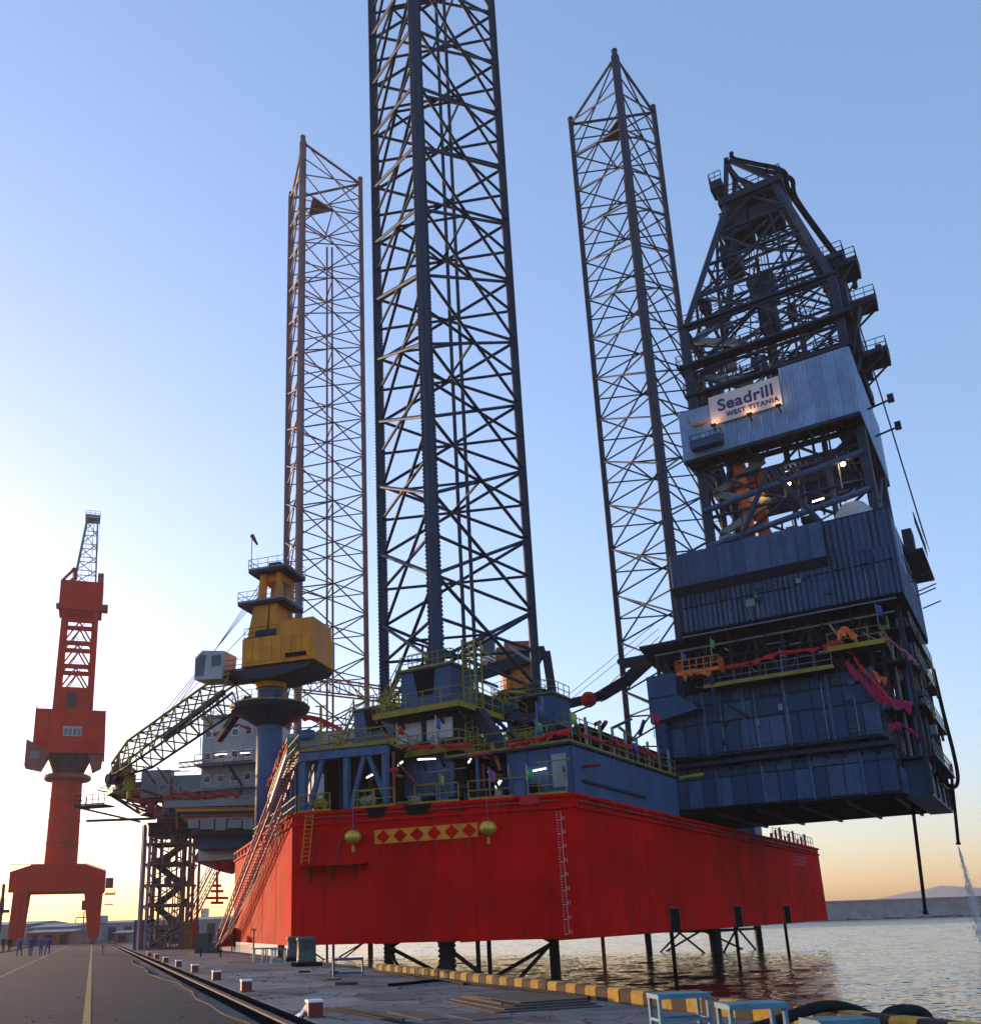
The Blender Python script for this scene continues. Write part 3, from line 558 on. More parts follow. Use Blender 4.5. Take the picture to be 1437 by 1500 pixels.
for z0, z1 in zip(zs, zs[1:]):
    for sy in (-1, 1):
        strut('tower_brace', (-2.8, sy * 2.9, z0 + .3), (0, sy * 2.9, z1 - .2), .17, M['gantry'], t); strut('tower_brace', (2.8, sy * 2.9, z0 + .3), (0, sy * 2.9, z1 - .2), .17, M['gantry'], t)
    b = MB(); b.span((-1.3, -2.2, z0 + .5), (1.0, .2, z0 + .65)); b.rail([(-1.3, -2.2, z0 + .65), (1.0, -2.2, z0 + .65)], 1.0, 1.0, .05); b.beam((-1.3, -1, z0 + .6), (1.0, -1, z1 + .3), .5, .1); b.build('stair_flight', M['gantry_dark'], t)
b = MB(); b.extr([(-4.4, -3.4, 68.4), (4.3, -3.4, 68.4), (4.3, -3.4, 74.9), (-4.4, -3.4, 74.9)], (0, 7, 0)); b.build('tower_head', M['gantry'], t)
b = MB(); b.span((4.31, -2, 69), (5.5, 0, 70.4)); b.span((-5.0, -2, 69.2), (-4.41, 0, 70)); b.build('sheave_box', M['gantry_dark'], t)
b = MB(); b.beam((-4.2, -2.5, 74.9), (-1.8, -2.5, 78), .5); b.beam((-4.2, 2.5, 74.9), (-1.8, 2.5, 78), .5); b.beam((-1.8, -2.5, 78), (-1.6, -2.5, 75), .4); b.beam((-1.8, 2.5, 78), (-1.6, 2.5, 75), .4); b.tube((-1.9, -2.6, 77.6), (-1.9, 2.6, 77.6), .6, 10); b.span((3.0, -2.4, 74.91), (4.2, 2.4, 77.4)); b.build('sheave_frame', M['gantry_dark'], t)
# raised lattice jib
jb = [(-1.9, -1.6), (2.6, -1.6), (2.6, 1.6), (-1.9, 1.6)]; jt = [(-1.1, -1.2), (1.1, -1.2), (1.1, 1.2), (-1.1, 1.2)]
def J(k, u): return Vector((jb[k][0] + (jt[k][0] - jb[k][0] + .9) * u, jb[k][1] + (jt[k][1] - jb[k][1]) * u, 74.9 + 15.8 * u))
for k in range(4): strut('jib_chord', J(k, 0), J(k, 1), .17, M['midgrey'], t)
n = 5
for i in range(n + 1):
    for k in range(4):
        u = i / n; strut('jib_brace', J(k, u), J((k + 1) % 4, u), .1, M['midgrey'], t)
        if i < n: strut('jib_brace', J(k, u), J((k + 1) % 4, (i + 1) / n), .1, M['midgrey'], t)
b = MB(); b.span((-.6, -1.5, 90.6), (2.5, 1.5, 91.4)); b.rail([(-.6, -1.5, 91.4), (2.5, -1.5, 91.4), (2.5, 1.5, 91.4)], 1.0, 1.0, .05); b.rail([(2.5, -1.5, 82), (2.5, -1.5, 91)], .6, 2, .05); b.build('jib_head', M['midgrey'], t)
b = MB(); b.beam((-9.6, -6, 2.5), (-9.6, -6, 11.5), .5, 1.0); b.beam((-8.2, -6, 6.5), (-9.6, -6, 6.5), .6); b.tube((-9.9, -6, 7.5), (-9.3, -6, 7.5), 1.6, 14); b.build('cable_reel', M['dark'], t)
b = MB(); b.span((8.75, -6, 10.5), (10.2, -4.5, 12.4)); b.rail([(8.75, -6.5, 9.4), (10.6, -6.5, 9.4), (10.6, -4, 9.4)], 1.0, 1, .05); b.span((8.75, -6.6, 9.2), (10.7, -4, 9.38)); b.span((8.75, -6.6, 7.2), (10.4, -4, 7.36)); b.build('side_platform', M['gantry_dark'], t)
for z in (19.5, 24, 28.2): b = MB(); b.lathe((0, 0, 0), [(3.30 - (z - 15) * .012, z), (3.36 - (z - 15) * .012, z + .06), (3.30 - (z - 15) * .012, z + .12)], 20); b.build('plate_joint', M['gantry_dark'], t)
for dx in (-.3, .3): strut('column_ladder_rail', (1.6 + dx, -3.2, 15.4), (1.5 + dx, -3.05, 32.1), .045, M['gantry_dark'], t, 'box')
for k in range(30): strut('column_rung', (1.3, -3.18, 15.8 + k * .54), (1.9, -3.18, 15.8 + k * .54), .03, M['gantry_dark'], t, 'box')
for x in (-4.4, -2.0, 3.0, 5.0): strut('house_seam', (x, -5.22, 37.3), (x, -5.22, 45.9), .035, M['gantry_dark'], t, 'box')
for z in (39.8, 43.6): strut('house_seam', (-6.8, -5.23, z), (6.6, -5.23, z), .03, M['gantry_dark'], t, 'box')
for x in (-5.5, -2.5, 2.5, 5.5): strut('beam_stiffener', (x, -7.03, 10.0), (x, -7.03, 13.6), .06, M['gantry_dark'], t, 'box')
for x in (-2.2, .2, 2.4): strut('head_seam', (x, -3.43, 68.5), (x, -3.43, 74.8), .03, M['gantry_dark'], t, 'box')
for s_ in (-1, 1): strut('jib_rope', (s_ * .8, 1.2, 75.5), (s_ * .5 + .9, .8, 90.8), .04, M['dark'], t); strut('hoist_rope', (s_ * .4 + 1.6, -1.4, 90.6), (s_ * .5 + 2.2, -3.0, 75.2), .04, M['dark'], t)
b = MB(); b.rail([(-8.6, -7.0, 15.0), (-5, -7.0, 15.0), (5, -7.0, 15.0), (8.6, -7.0, 13.8)], 1.1, 1.4, .05); b.build('portal_railing', M['gantry_dark'], t)
b = MB(); b.tube((5.2, -5, 9.9), (5.2, -5, 2.0), .06, 5); b.span((4.6, -5.6, 6.4), (5.8, -4.4, 8.2)); b.rail([(4.2, -5.6, 5.0), (6, -5.6, 5.0)], 1.0, .8, .06); b.build('access_ladder', M['gantry_dark'], t)

# ================================================================== workers
def person_mesh(name, pose):
    L_ = [(0, 0, .98), (0, 0, 1.18), (0, .0, 1.42), (0, .01, 1.50), (0, .02, 1.58), (0, .02, 1.69)]
    rad = [(.165, .12), (.155, .11), (.18, .12), (.065, .065), (.085, .095), (.075, .085)]
    ed = [(0, 1), (1, 2), (2, 3), (3, 4), (4, 5)]
    def add(p, r, par): L_.append(p); rad.append((r, r)); ed.append((par, len(L_) - 1)); return len(L_) - 1
    for s in (-1, 1):
        st = pose * s
        k = add((s * .10, .0, .90), .105, 0); k = add((s * .11, st * .16 + .02, .50), .075, k); k = add((s * .115, st * .22, .09), .05, k); add((s * .12, st * .22 + .13, .04), .04, k)
        k = add((s * .20, 0, 1.41), .075, 2); k = add((s * .26, -st * .10, 1.13), .05, k); k = add((s * .26, -st * .14 + .08, .88), .036, k); add((s * .25, -st * .14 + .10, .79), .035, k)
    me = bpy.data.meshes.new(name); me.from_pydata(L_, ed, []); o = bpy.data.objects.new(name, me); COL.objects.link(o)
    m = o.modifiers.new('s', 'SKIN'); m.use_smooth_shade = True
    for i, r in enumerate(rad): me.skin_vertices[0].data[i].radius = r
    me.skin_vertices[0].data[0].use_root = True
    sb = o.modifiers.new('d', 'SUBSURF'); sb.levels = 1
    dg = bpy.context.evaluated_depsgraph_get(); ev = bpy.data.meshes.new_from_object(o.evaluated_get(dg)); bpy.data.objects.remove(o)
    ev.materials.clear()
    for mm in (M['cloth_blue'], M['skin'], M['hair'], M['black']): ev.materials.append(mm)
    for p in ev.polygons:
        c = p.center; p.use_smooth = True
        p.material_index = 3 if c.z < .10 else (2 if c.z > 1.66 or (c.z > 1.56 and c.y < 0.03) else (1 if c.z > 1.49 or (abs(c.x) > .2 and c.z < .86 and c.z > .6) else 0))
    return ev
pm = [person_mesh('person', .9), person_mesh('person', -.7), person_mesh('person', .25)]
ppl = [(27.6, 1401.5, 0, 'person in blue coveralls walking apart behind the group of three'), (44.3, 1401.3, 1, 'person in blue coveralls looking aside, walking ahead of the one apart'), (59.3, 1400, 2, 'person in blue coveralls walking shoulder to shoulder in the pair'), (68.8, 1399.3, 0, 'person in blue coveralls at the road side of the walking pair'), (4, 1396, 1, 'person in dark clothes standing near the crane leg beside a companion'), (13, 1395.5, 2, 'person in dark clothes standing right at the crane leg')]
for x, y, k, lab in ppl:
    me_ = pm[k]
    if 'dark clothes' in lab: me_ = me_.copy(); me_.materials[0] = M['black']
    g = G(x, y); o = link('person', me_, None, (g.x, g.y, 0.008)); o.rotation_euler.z = R(14 + (k - 1) * 25); settag(o, lab, 'person', 'workers walking on the quay road'); s_ = (1.0, 1.04, .98)[k]; o.scale = (s_, s_, s_)

# ================================================================== the jack-up rig: hull
ZB, ZD = 0.77, 8.4
HP = [(0, 0), (-16.75, -4.0), (-40.5, 15.6), (-57, 33), (-66, 44), (-66, 58), (-50, 65), (-18, 66), (0, 65.2)]
hull = thing('rig_hull', 'huge red steel hull of the drilling rig raised above the water', 'rig hull', (-25, 30, ZB), RIG)
b = MB(); b.prism(list(reversed(HP)), ZB, ZD); b.build('hull_body', M['hull'], hull)
b = MB(); b.prism([(x * .995 - .1, y * .99 + .3) for x, y in reversed(HP)], ZD + .004, ZD + .06); b.build('deck', M['midgrey'], hull)
def onface(p, q, u, off):                # point along a hull face, pushed outwards
    p, q = Vector((*p, 0)), Vector((*q, 0)); d = (q - p).normalized(); n = Vector((-d.y, d.x, 0))
    return p + d * u + n * off
FACES = {'port': (HP[1], HP[0]), 'stern': (HP[0], HP[8]), 'bow': (HP[2], HP[1])}
def fpt(face, u, z, off=0.0):
    p, q = FACES[face]; p, q = Vector((*p, 0)), Vector((*q, 0)); d = (q - p).normalized(); n = Vector((d.y, -d.x, 0)); r = p + d * u + n * off; r.z = z; return r
def flen(face): p, q = FACES[face]; return (Vector(p) - Vector(q)).length
# welded plate seams: thin raised weld beads, long strakes and butts
for face in ('port', 'stern', 'bow'):
    L_ = flen(face)
    for z in (2.6, 4.6, 6.5): strut('weld_seam', fpt(face, .1, z, .004), fpt(face, L_ - .1, z, .004), .010, M['hull'], hull, 'box')
    n = max(2, round(L_ / 5.6))
    for k in range(1, n): strut('weld_seam', fpt(face, L_ * k / n, ZB + .05, .0035), fpt(face, L_ * k / n, ZD - .75, .0035), .010, M['hull'], hull, 'box')
    strut('rubbing_strake', fpt(face, .05, 7.72, .08), fpt(face, L_ - .05, 7.72, .08), .08, M['hull'], hull, 'box')
    strut('deck_edge', fpt(face, .02, 8.36, .06), fpt(face, L_ - .02, 8.36, .06), .09, M['hull'], hull, 'box')
    for k in range(int(L_ / 2.4)): strut('edge_pipe' if False else 'edge_bracket', fpt(face, 1 + k * 2.4, 7.8, .06), fpt(face, 1 + k * 2.4, 8.27, .06), .05, M['hull_dark'], hull, 'box')
strut('deck_pipe', fpt('port', 1, 8.05, .16), fpt('port', 16.5, 8.05, .16), .05, M['hull_dark'], hull)
strut('deck_pipe', fpt('stern', .5, 8.02, .16), fpt('stern', 64, 8.02, .16), .06, M['hull_dark'], hull)
# dark mooring openings in the bulwark, port side
for u, w in ((8.2, 1.8), (5.6, 1.5)):
    b = MB(); b.extr([fpt('port', u - w / 2, 8.42, .17), fpt('port', u + w / 2, 8.42, .17), fpt('port', u + w / 2 - .35, 7.86, .17), fpt('port', u - w / 2 + .35, 7.86, .17)], fpt('port', 0, 0, .04) - fpt('port', 0, 0, 0)); b.build('fairlead', M['black'], hull)
b = MB(); b.extr([fpt('port', 14.3, 8.46, .16), fpt('port', 15.3, 8.46, .16), fpt('port', 15.3, 7.95, .16), fpt('port', 14.3, 7.95, .16)], fpt('port', 0, 0, .06) - fpt('port', 0, 0, 0)); b.build('side_box', M['red'], hull)
# draught marks: small white strokes and dashes near the stern corner
b = MB(); 
for k in range(44):
    z = 1.0 + k * .15; u = flen('port') - .95; w = .18 if k % 5 == 0 else .07
    p = fpt('port', u, z, .012); e = fpt('port', u + w, z, .012); b.beam(p, e, .02, .035)
    if k % 5 == 0: b.beam(fpt('port', u + .30, z, .012), fpt('port', u + .30, z + .2, .012), .02, .035); b.beam(fpt('port', u + .42, z, .012), fpt('port', u + .42, z + .2, .012), .02, .035)
b.beam(fpt('port', flen('port') - .7, 1.0, .012), fpt('port', flen('port') - .7, 7.5, .012), .02, .012)
b.build('draught_marks', M['sign'], hull)
# sea-chest openings at the stern foot, recess shade painted as flat black plates
for u, w, h in ((14.9, 2.0, 1.5), (30.0, 2.2, 1.6), (46.5, 2.4, 1.6)):
    b = MB(); b.extr([fpt('stern', u - w / 2, ZB - .04, .02), fpt('stern', u + w / 2, ZB - .04, .02), fpt('stern', u + w / 2, ZB + h, .02), fpt('stern', u - w / 2, ZB + h, .02)], fpt('stern', 0, 0, -.05) - fpt('stern', 0, 0, 0)); sc_ = b.build('sea_chest', M['black'], hull)
    b = MB(); q = [(u - w/2, ZB), (u - w/2, ZB + h), (u + w/2, ZB + h), (u + w/2, ZB)]
    for a, c in zip(q, q[1:]): b.beam(fpt('stern', *a, .03), fpt('stern', *c, .03), .08, .1)
    b.build('rim', M['hull_dark'], sc_)
    b = MB(); b.tube(fpt('stern', u, ZB + .6, -.3), fpt('stern', u, -2.6, -.3), .14, 8); b.build('suction_pipe', M['black'], hull)
b = MB(); b.tube(fpt('stern', 6.2, ZB + .1, -1.5), fpt('stern', 6.2, -2.6, -1.5), .12, 8); b.build('suction_pipe', M['hull_dark'], hull)
# faint name lettering near the starboard quarter: short pale strokes
b = MB()
for r_, z in enumerate((7.1, 6.75, 6.4)):
    for k in range(7 - r_): b.beam(fpt('stern', 52.5 + k * .95, z, .012), fpt('stern', 53.1 + k * .95, z, .012), .02, .16)
b.build('name_marks', M['gangway'], hull)
# port side shelf and ladder
b = MB(); b.extr([fpt('port', .5, 5.2, .0), fpt('port', 5.0, 5.2, .0), fpt('port', 5.0, 5.2, .8), fpt('port', .5, 5.2, .8)], (0, 0, .12)); sh = b.build('side_shelf', M['hull'], hull)
for u in (1.3, 2.7, 4.2):
    b = MB(); b.extr([fpt('port', u - .04, 5.19, .0), fpt('port', u - .04, 5.19, .75), fpt('port', u - .04, 4.3, .0)], fpt('port', u + .04, 0, 0) - fpt('port', u - .04, 0, 0)); b.build('gusset', M['hull_dark'], sh)
b = MB()
for u, u2 in ((1.0, .7), (1.5, 1.2)): b.beam(fpt('port', u, 8.3, .14), fpt('port', u2, 5.4, .14), .06)
for k in range(11): z = 5.6 + k * .26; f_ = (z - 5.4) / 2.9; b.beam(fpt('port', .7 + .3 * f_, z, .14), fpt('port', 1.2 + .3 * f_, z, .14), .045)
b.build('ladder', M['orange'], hull)
b = MB(); b.beam(fpt('port', 3.6, 7.4, .14), fpt('port', 2.9, 5.4, .14), .07); b.beam(fpt('port', 2.0, 7.0, .14), fpt('port', 1.3, 5.4, .14), .05); b.build('shelf_stay', M['hull_dark'], hull)
# underside structure of the hull: bottom longitudinals
for k in range(6): strut('bottom_frame', (-2 - k * 6, 1 - .2 * k + (4 if k > 2 else 0) * (k - 2), ZB - .06), (-2 - k * 6, 63, ZB - .06), .06, M['hull_dark'], hull, 'box')
# yellow deck railings
def hull_rail(path, nm='deck_railing', m='yellow', h=1.1, step=1.5):
    b = MB(); b.rail(path, h, step, .035); return b.build(nm, M[m], hull)
zr = ZD + .07
hull_rail([fpt('port', .3, zr, -.25), fpt('port', 2.4, zr, -.25)]); hull_rail([fpt('port', 4.0, zr, -.25), fpt('port', 6.6, zr, -.25)]); hull_rail([fpt('port', 7.9, zr, -.25), fpt('port', 10.6, zr, -.25)])
hull_rail([fpt('port', 11.2, zr, -.25), fpt('port', 13.8, zr, -.25), fpt('port', 16.9, zr, -.25)]); hull_rail([fpt('bow', 10, zr, -.3), fpt('bow', 30.3, zr, -.3)])
hull_rail([fpt('stern', 46.5, zr, -.3), fpt('stern', 64.6, zr, -.3)], m='hull_dark', step=1.2)
for k in range(9): strut('vent_post', fpt('stern', 48 + k * 1.9, zr, -.8), fpt('stern', 48 + k * 1.9, zr + .7 + .4 * (k % 3), -.8), .12, M['hull_dark'], hull)

# decorated board with lozenges and two gold lanterns hanging on the port side
u0, u1, z0, z1 = 5.45, 11.75, 6.30, 7.10
t = thing('lozenge_banner', 'orange banner with six dark red lozenges hung on the red hull', 'banner', tuple(fpt('port', 8.6, z0, .1)), RIG)
b = MB(); b.extr([fpt('port', u0, z0, .06), fpt('port', u1, z0 + .06, .06), fpt('port', u1, z1 + .06, .06), fpt('port', u0, z1, .06)], fpt('port', 0, 0, .03) - fpt('port', 0, 0, 0)); b.build('cloth', M['crane_yellow'], t)
for k in range(6):
    uc = u0 + .55 + k * 1.05; zc = (z0 + z1) / 2 + .01 * k; b = MB()
    b.extr([fpt('port', uc - .42, zc, .095), fpt('port', uc, zc - .40, .095), fpt('port', uc + .42, zc, .095), fpt('port', uc, zc + .40, .095)], fpt('port', 0, 0, .03) - fpt('port', 0, 0, 0)); b.build('lozenge', M['hull'], t)
    b = MB(); b.beam(fpt('port', uc, z0, .1), fpt('port', uc + .05, z0 - .7, .08), .05, .02); b.beam(fpt('port', uc + .1, z0, .1), fpt('port', uc + .12, z0 - .5, .08), .04, .02); b.build('tassel', M['hull_dark'], t)
for px_, py_, lab in ((517, 1229, 'round gold lantern hanging by the ladder end of the lozenge banner'), (713, 1217, 'round gold lantern hanging at the stern end of the lozenge banner')):
    q = fpt('port', 4.3 if px_ < 600 else 12.5, 6.75, .62); t = thing('gold_lantern', lab, 'lantern', tuple(q - Vector((0, 0, .5))), RIG, 'gold lanterns on the hull side')
    for k in range(10):
        a0 = 2 * math.pi * k / 10; b = MB()
        pr = [(.10, -.40), (.30, -.33), (.44, -.16), (.48, 0), (.44, .16), (.30, .33), (.10, .40)]; vv = []
        for r_, z_ in pr:
            for e in (-.30, 0, .30): rr_ = r_ * (1.06 if e == 0 else .97); vv.append(q + Vector((rr_ * math.cos(a0 + e), rr_ * math.sin(a0 + e), z_)))
        b.add(vv, [(i * 3 + j, i * 3 + j + 1, i * 3 + j + 4, i * 3 + j + 3) for i in range(6) for j in range(2)]); b.build('gore', M['gold'], t, smooth=True)
    b = MB(); b.lathe(q, [(.16, .38), (.16, .48)], 10); b.lathe(q, [(.14, -.48), (.14, -.38)], 10); b.build('cap', M['hull_dark'], t)
    strut('cord', q + Vector((0, 0, .47)), q + Vector((0, 0, 2.2)), .02, M['purple'], t)
    for k in range(5): strut('tassel', q + Vector((.03 * k - .06, 0, -.45)), q + Vector((.05 * k - .1, 0, -.85)), .012, M['gold'], t)

# ================================================================== legs
LEG_S, LEG_R, BAY = 12.0, 12.0 / math.sqrt(3), 6.2
ZL0, ZL1 = -12.0, 118.0
def rack_mesh(m):
    b = MB(); pitch, dep, hw_ = .30, .09, .46; n = int((ZL1 - ZL0) / pitch); out = []
    b.span((-hw_, -.09, ZL0), (hw_, .09, ZL1))
    for k in range(n):
        z = ZL0 + k * pitch
        for s in (-1, 1):
            x0, x1 = s * hw_, s * (hw_ + dep)
            vv = [(x0, -.085, z), (x0, -.085, z + .24), (x1, -.085, z + .17), (x1, -.085, z + .07), (x0, .085, z), (x0, .085, z + .24), (x1, .085, z + .17), (x1, .085, z + .07)]
            b.add(vv, [(0, 1, 2, 3), (7, 6, 5, 4), (1, 5, 6, 2), (2, 6, 7, 3), (3, 7, 4, 0)])
    me = bpy.data.meshes.new('rack'); me.from_pydata(b.v, [], b.f); me.materials.append(m); return me
_rk = {}
def leg(cx, cy, lab, m, rk, ang=260.0, zlow=ZL0, kr=0.84, dz=0.0):
    t = thing('jackup_leg', lab, 'rig leg', (cx, cy, -2), WORLD, 'lattice legs of the rig')
    ch = []
    for k in (0, 120, 240):
        a = R(ang + k); ch.append((Vector((cx + LEG_R * math.cos(a), cy + LEG_R * math.sin(a), 0)), a))
    if rk.name not in _rk: _rk[rk.name] = rack_mesh(rk)
    for c, a in ch:
        o = strut('chord', (c.x, c.y, zlow), (c.x, c.y, ZL1 + .6), .37, m, t)
        r = link('rack', _rk[rk.name], t, (c.x, c.y, 0)); r.rotation_euler.z = a + math.pi / 2
        b = MB(); b.lathe((c.x, c.y, ZL1 + .6), [(.42, 0), (.42, .25), (.2, .5)], 10); b.build('chord_cap', m, t)
    n = 20
    for i in range(n):
        z0 = -6 + i * BAY; z1 = z0 + BAY; zm = (z0 + z1) / 2
        for j in range(3):
            p, q = ch[j][0], ch[(j + 1) % 3][0]
            e = (q - p).normalized() * .3; pp, qq = p + e, q - e
            nn = Vector((-e.y, e.x, 0)).normalized() * .17
            V = lambda v, z, s=0: Vector((v.x, v.y, z)) + nn * s
            strut('diagonal_brace', V(pp, z0 + .15, 1), V(qq, z1 - .15, 1), .165 * kr, m, t); strut('diagonal_brace', V(pp, z1 - .15, -1), V(qq, z0 + .15, -1), .165 * kr, m, t)
            strut('horizontal_brace', V(pp, zm), V(qq, zm), .15 * kr, m, t)
            a_, b_ = (ch[j][0] + ch[(j + 1) % 3][0]) / 2, (ch[(j + 1) % 3][0] + ch[(j + 2) % 3][0]) / 2
            if i % 2 == 0: strut('inner_brace', Vector((a_.x, a_.y, zm + .02)), Vector((b_.x, b_.y, zm + .02)), .11, m, t)
    for j in range(3):
        p, q = ch[j][0], ch[(j + 1) % 3][0]; strut('horizontal_brace', (p.x, p.y, ZL1 - .3), (q.x, q.y, ZL1 - .3), .2, m, t)
    # raw water pipes inside the leg
    for k, (ox, oy) in enumerate(((1.1, 2.6), (1.9, 2.7))): strut('riser_pipe', (cx + ox, cy + oy, -4), (cx + ox, cy + oy, ZL1 - 12), .16, m, t)
    # top bay platform with mesh
    p, q, w = [c for c, a in ch]; b = MB(); cc = (p + q + w) / 3
    pts_ = [cc + (x - cc) * .35 for x in (p, q, w)]; b.prism([(x.x + .0, x.y) for x in pts_], ZL1 - 6.6, ZL1 - 6.4); b.build('leg_top_platform', m, t)
    t.location.z += dz
    return ch
LN = (1.80, 67.75); LS = (29.2, 106.5); LB = (-15.11, 122.45)
chN = leg(*LN, 'near dark blue lattice leg rising out of frame beside the yellow railed jack house', M['lattice'], M['rack'])
chS = leg(*LS, 'dark blue lattice leg with pointed top standing behind the drilling derrick', M['lattice'], M['rack'], 262, kr=.68, dz=-3.2)
chB = leg(*LB, 'thin reddish lattice leg behind the yellow pedestal crane', M['leg_red'], M['leg_red'], 257, kr=.62)

# ================================================================== cantilever and drill floor
def panel_mesh(w, h, d, m, ribs=0, bevel=.02, key={}):
    k = (round(w, 3), round(h, 3), d, m.name, ribs)
    if k in key: return key[k]
    b = MB()                                 # lies in x-z, faces -y
    if ribs == 0:
        e = bevel; vv = [(-w/2, 0, 0), (w/2, 0, 0), (w/2, 0, h), (-w/2, 0, h), (-w/2+e, -d, e), (w/2-e, -d, e), (w/2-e, -d, h-e), (-w/2+e, -d, h-e)]
        b.add(vv, [(4, 5, 6, 7), (0, 1, 5, 4), (1, 2, 6, 5), (2, 3, 7, 6), (3, 0, 4, 7)])
    else:
        prof = []; p = w / ribs
        for r_ in range(ribs):
            x = -w / 2 + r_ * p; prof += [(x + .02 * p, 0), (x + .18 * p, -d), (x + .52 * p, -d), (x + .68 * p, 0)]
        prof.append((w / 2 - .003, 0)); n = len(prof)
        b.add([(x, y, 0) for x, y in prof] + [(x, y, h) for x, y in prof], [(i, i + 1, i + 1 + n, i + n) for i in range(n - 1)])
        b.add([(-w/2, .02, 0), (w/2, .02, 0), (w/2, .02, h), (-w/2, .02, h)], [(0, 1, 2, 3)])
    me = bpy.data.meshes.new('panel'); me.from_pydata(b.v, [], b.f); me.materials.append(m); key[k] = me; return me
def wall_panels(parent, x0, x1, n, z0, z1, y, m, face='port', d=.07, gap=.05, ribs=0, name='wall_panel', alt=None):
    w = (x1 - x0) / n
    for k in range(n):
        mm = alt if alt and random.random() < .3 else m
        me = panel_mesh(w - gap, z1 - z0 - gap, d, mm, ribs); c = x0 + (k + .5) * w
        if face == 'port': o = link(name, me, parent, (c, y, z0 + gap / 2))
        else: o = link(name, me, parent, (y, c, z0 + gap / 2)); o.rotation_euler.z = math.pi / 2
YP = 28.0
cant = thing('cantilever', 'dark blue panelled cantilever box reaching out over the stern of the rig', 'cantilever', (5, 36, 9.6), RIG)
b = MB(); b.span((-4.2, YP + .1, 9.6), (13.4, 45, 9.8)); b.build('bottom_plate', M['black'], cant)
for k in range(6): strut('bottom_girder', (-3.6 + k * 3.3, YP + .3, 9.5), (-3.6 + k * 3.3, 44.8, 9.5), .1, M['dark'], cant, 'box')
b = MB(); b.span((-4.0, YP, 9.81), (13.4, 45, 13.2)); b.build('girder_box', M['dark'], cant)
wall_panels(cant, -3.4, 13.3, 14, 9.95, 12.25, YP, M['navy2'], alt=M['navy3']); wall_panels(cant, -3.4, 13.3, 14, 12.3, 13.15, YP, M['navy2'], alt=M['navy3'])
for k in range(5): strut('stiffener', (-3.3 + k * 3.58, YP - .1, 9.9), (-3.3 + k * 3.58, YP - .1, 13.15), .11, M['navy3'], cant, 'box')
b = MB(); b.span((-3.4, YP - .35, 9.75), (6.2, YP - .005, 9.94)); b.build('skid_beam', M['black'], cant)
b = MB(); b.span((-4, 27.1, 13.25), (13.7, YP, 13.42)); lw = b.build('lower_walkway', M['dark'], cant)
b = MB(); b.rail([(-3.6, 27.15, 13.42), (13.6, 27.15, 13.42)], 1.0, 1.4, .03); b.build('railing', M['dark'], lw)
for k in range(15): strut('bracket', (-3.2 + k * 1.2, 27.2, 13.2), (-3.2 + k * 1.2, 27.95, 12.8), .05, M['dark'], cant, 'box')
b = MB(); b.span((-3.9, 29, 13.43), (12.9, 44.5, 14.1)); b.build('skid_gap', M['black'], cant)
b = MB(); b.span((-4.0, YP + .2, 14.11), (12.8, 44.9, 19.4)); b.build('upper_box', M['dark'], cant)
for z0, z1 in ((14.25, 16.7), (16.8, 18.25), (18.35, 19.35)): wall_panels(cant, -3.2, 12.8, 14 if z0 < 16.75 else (7 if z0 < 18 else 21), z0, z1, YP + .2, M['navy2'], alt=M['navy3'])
for k in range(5): strut('stiffener', (-.2 + k * 3.23, YP + .1, 14.2), (-.2 + k * 3.23, YP + .1, 19.4), .12, M['navy3'], cant, 'box')
wall_panels(cant, 30, 44.6, 8, 14.25, 19.35, 12.8, M['navy2'], 'aft', alt=M['navy3'])
for z in (14.6, 15.0): strut('ladder_mark' if False else 'hull_step', (10.6, YP + .06, z), (11.5, YP + .06, z), .06, M['navy3'], cant, 'box')
# big plain corner box at the forward end
b = MB(); b.extr([(-4.4, 26.9, 17.2), (-.2, 26.9, 17.9), (-1.9, 26.9, 19.3), (-1.9, 26.9, 21.2), (-4.4, 26.9, 21.2)], (0, 4, 0)); cbx = b.build('corner_box', M['navy'], cant)
b = MB(); b.extr([(-4.35, 26.85, 19.25), (-2.0, 26.85, 19.25), (-2.0, 26.85, 19.33), (-4.35, 26.85, 19.33)], (0, .05, 0)); b.build('seam', M['dark'], cbx)
b = MB(); b.span((-4.2, 27.2, 14.3), (-3.25, 30, 17.15)); b.build('corner_plate', M['navy2'], cant)
# upper walkway with yellow edge, orange baskets
b = MB(); b.span((.4, 26.7, 19.45), (10.4, YP + .1, 19.6)); uw = b.build('upper_walkway', M['dark'], cant)
b = MB(); b.span((.4, 26.6, 19.4), (10.4, 26.695, 19.66)); b.build('yellow_edge', M['yellow'], uw)
b = MB(); b.rail([(.5, 26.75, 19.6), (10.3, 26.75, 19.6)], 1.1, 1.2, .03); b.build('railing', M['midgrey'], uw)
b = MB(); b.span((10.2, 26.3, 20.7), (14.2, YP + .8, 20.85)); uw2 = b.build('corner_walkway', M['dark'], cant)
b = MB(); b.span((10.2, 26.2, 20.6), (14.2, 26.295, 20.95)); b.build('yellow_edge', M['yellow'], uw2)
b = MB(); b.rail([(10.3, 26.35, 20.85), (14.1, 26.35, 20.85), (14.1, 30, 20.85)], 1.2, 1.0, .035); b.build('railing', M['yellow'], uw2)
b = MB(); b.span((-1.5, 25.9, 20.6), (2.0, 27.6, 20.75)); lb = b.build('balcony', M['orange'], cant)
b = MB(); b.rail([(-1.5, 27.5, 20.75), (-1.5, 25.95, 20.75), (2.0, 25.95, 20.75), (2.0, 27.5, 20.75)], 1.1, .6, .04); b.build('railing', M['orange'], lb)
strut('balcony_prop', (1.2, 26.2, 20.6), (.9, 27.9, 17.5), .16, M['navy'], cant, 'box'); strut('balcony_prop', (2.0, 27.5, 17.9), (3.4, 27.9, 16.8), .1, M['dark'], cant, 'box')
